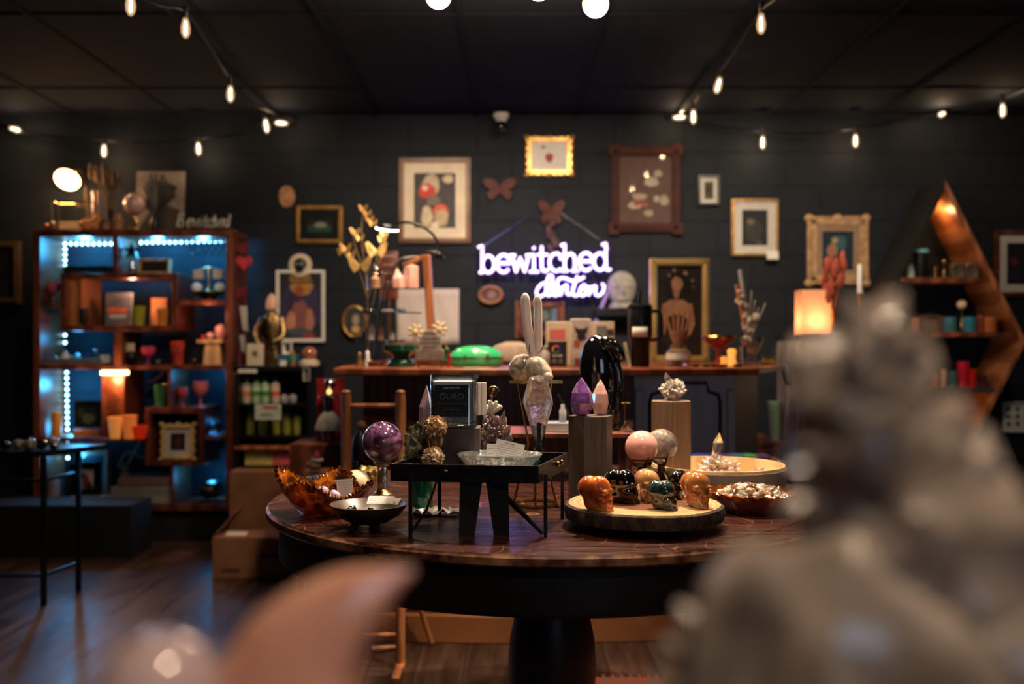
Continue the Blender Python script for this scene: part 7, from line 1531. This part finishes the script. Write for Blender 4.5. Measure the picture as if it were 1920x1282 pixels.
for s in ((1560,760,1692,545,95),(1520,760,1500,625,80),(1600,720,1668,548,70),(1640,720,1700,600,60),(1560,740,1545,620,80),(1690,740,1750,650,80),(1560,860,1500,690,90),(1740,860,1800,740,110),(1560,980,1492,800,80),(1780,980,1850,800,110),(1820,1000,1900,890,120),(1600,1060,1490,930,90),(1560,1140,1445,1060,60),(1430,1200,1375,1045,62),(1400,1220,1340,1120,50),(1350,1240,1270,1130,70),(1340,1260,1236,1200,60),(1450,1240,1420,1120,70),(1500,1150,1462,1070,60),(1330,1300,1225,1260,60),(1860,1060,1960,960,120)): spike(b,*s)
for k in range(80):
    (px,py),rp,ry=random.choice(body[:9]); a=random.uniform(0,2*pi); v=Vector((cos(a),-abs(random.gauss(0,.7)),sin(a)*.9+.15)).normalized(); r=rp*CLD/F
    st=FP(px,py)-O+Vector((v.x*r*.75,v.y*ry*.75,v.z*r*.7)); L=random.uniform(.01,.024); b.crystal(st,v+Vector((random.gauss(0,.25),0,random.gauss(0,.25))),L,L*random.uniform(.16,.28),6,.35)
b.v=[(v[0],v[1],max(v[2],.002)) for v in b.v]
obj('crystal_points',b,mat('pale_quartz_points',(.75,.64,.54),(.3,.24,.19),10,.22,trans=.35,coat=.15,dist=1.5),t,smooth=0)
# peach crescent
PDp=.47
def PP(px,py,d=PDp): return Vector((X(px,d),d,Z(py,d)))
cen=[(775,1068,6),(735,1085,28),(690,1112,58),(640,1148,84),(595,1195,108),(560,1250,130),(540,1320,150),(530,1400,160),(530,1500,150)]
O=Vector((X(530,PDp),PDp,FZ)); b=B(); pts=[];rs=[]
for px,py,r in cen: pts.append(PP(px,py)-O); rs.append(r*PDp/F)
PT=crom(pts,4); RS=[]; rr=[Vector((r,0,0)) for r in rs]; RS=[v.x for v in crom(rr,4)]
b.tube(PT,[max(r,.001) for r in RS],8); b.v=[(v[0],v[1]*.6,v[2]) for v in b.v]
zmin=min(v[2] for v in b.v); b.v=[(v[0],v[1],max(v[2],0)) for v in b.v]
one('curved_crystal',b,mat('peach_flame_crystal',(.85,.48,.34),(.7,.34,.24),18,.2,trans=.2,sss=.35,coat=.6,dist=1),'blurred peach pink curved crystal horn in the lower left foreground','crystal',O,smooth=30)
dF=.46; b=B(); r=115*dF/F; zc=Z(1300,dF); b.ell((0,0,0),r,48,32); one('lilac_sphere',b,mat('lilac_quartz',(.55,.42,.42),(.42,.32,.33),14,.1,sss=.3,coat=1),'blurred lilac grey polished sphere at the bottom left corner of the photo','sphere',(X(300,dF),dF,zc))
b=B(); b.lathe([(.03,0),(.03,.006),(.012,.012),(.012,zc-r-FZ-.004),(.02,zc-r-FZ+.004)],24); one('sphere_stand',b,M['brass'],'small stand under the lilac grey sphere in the foreground','stand',(X(300,dF),dF,FZ))
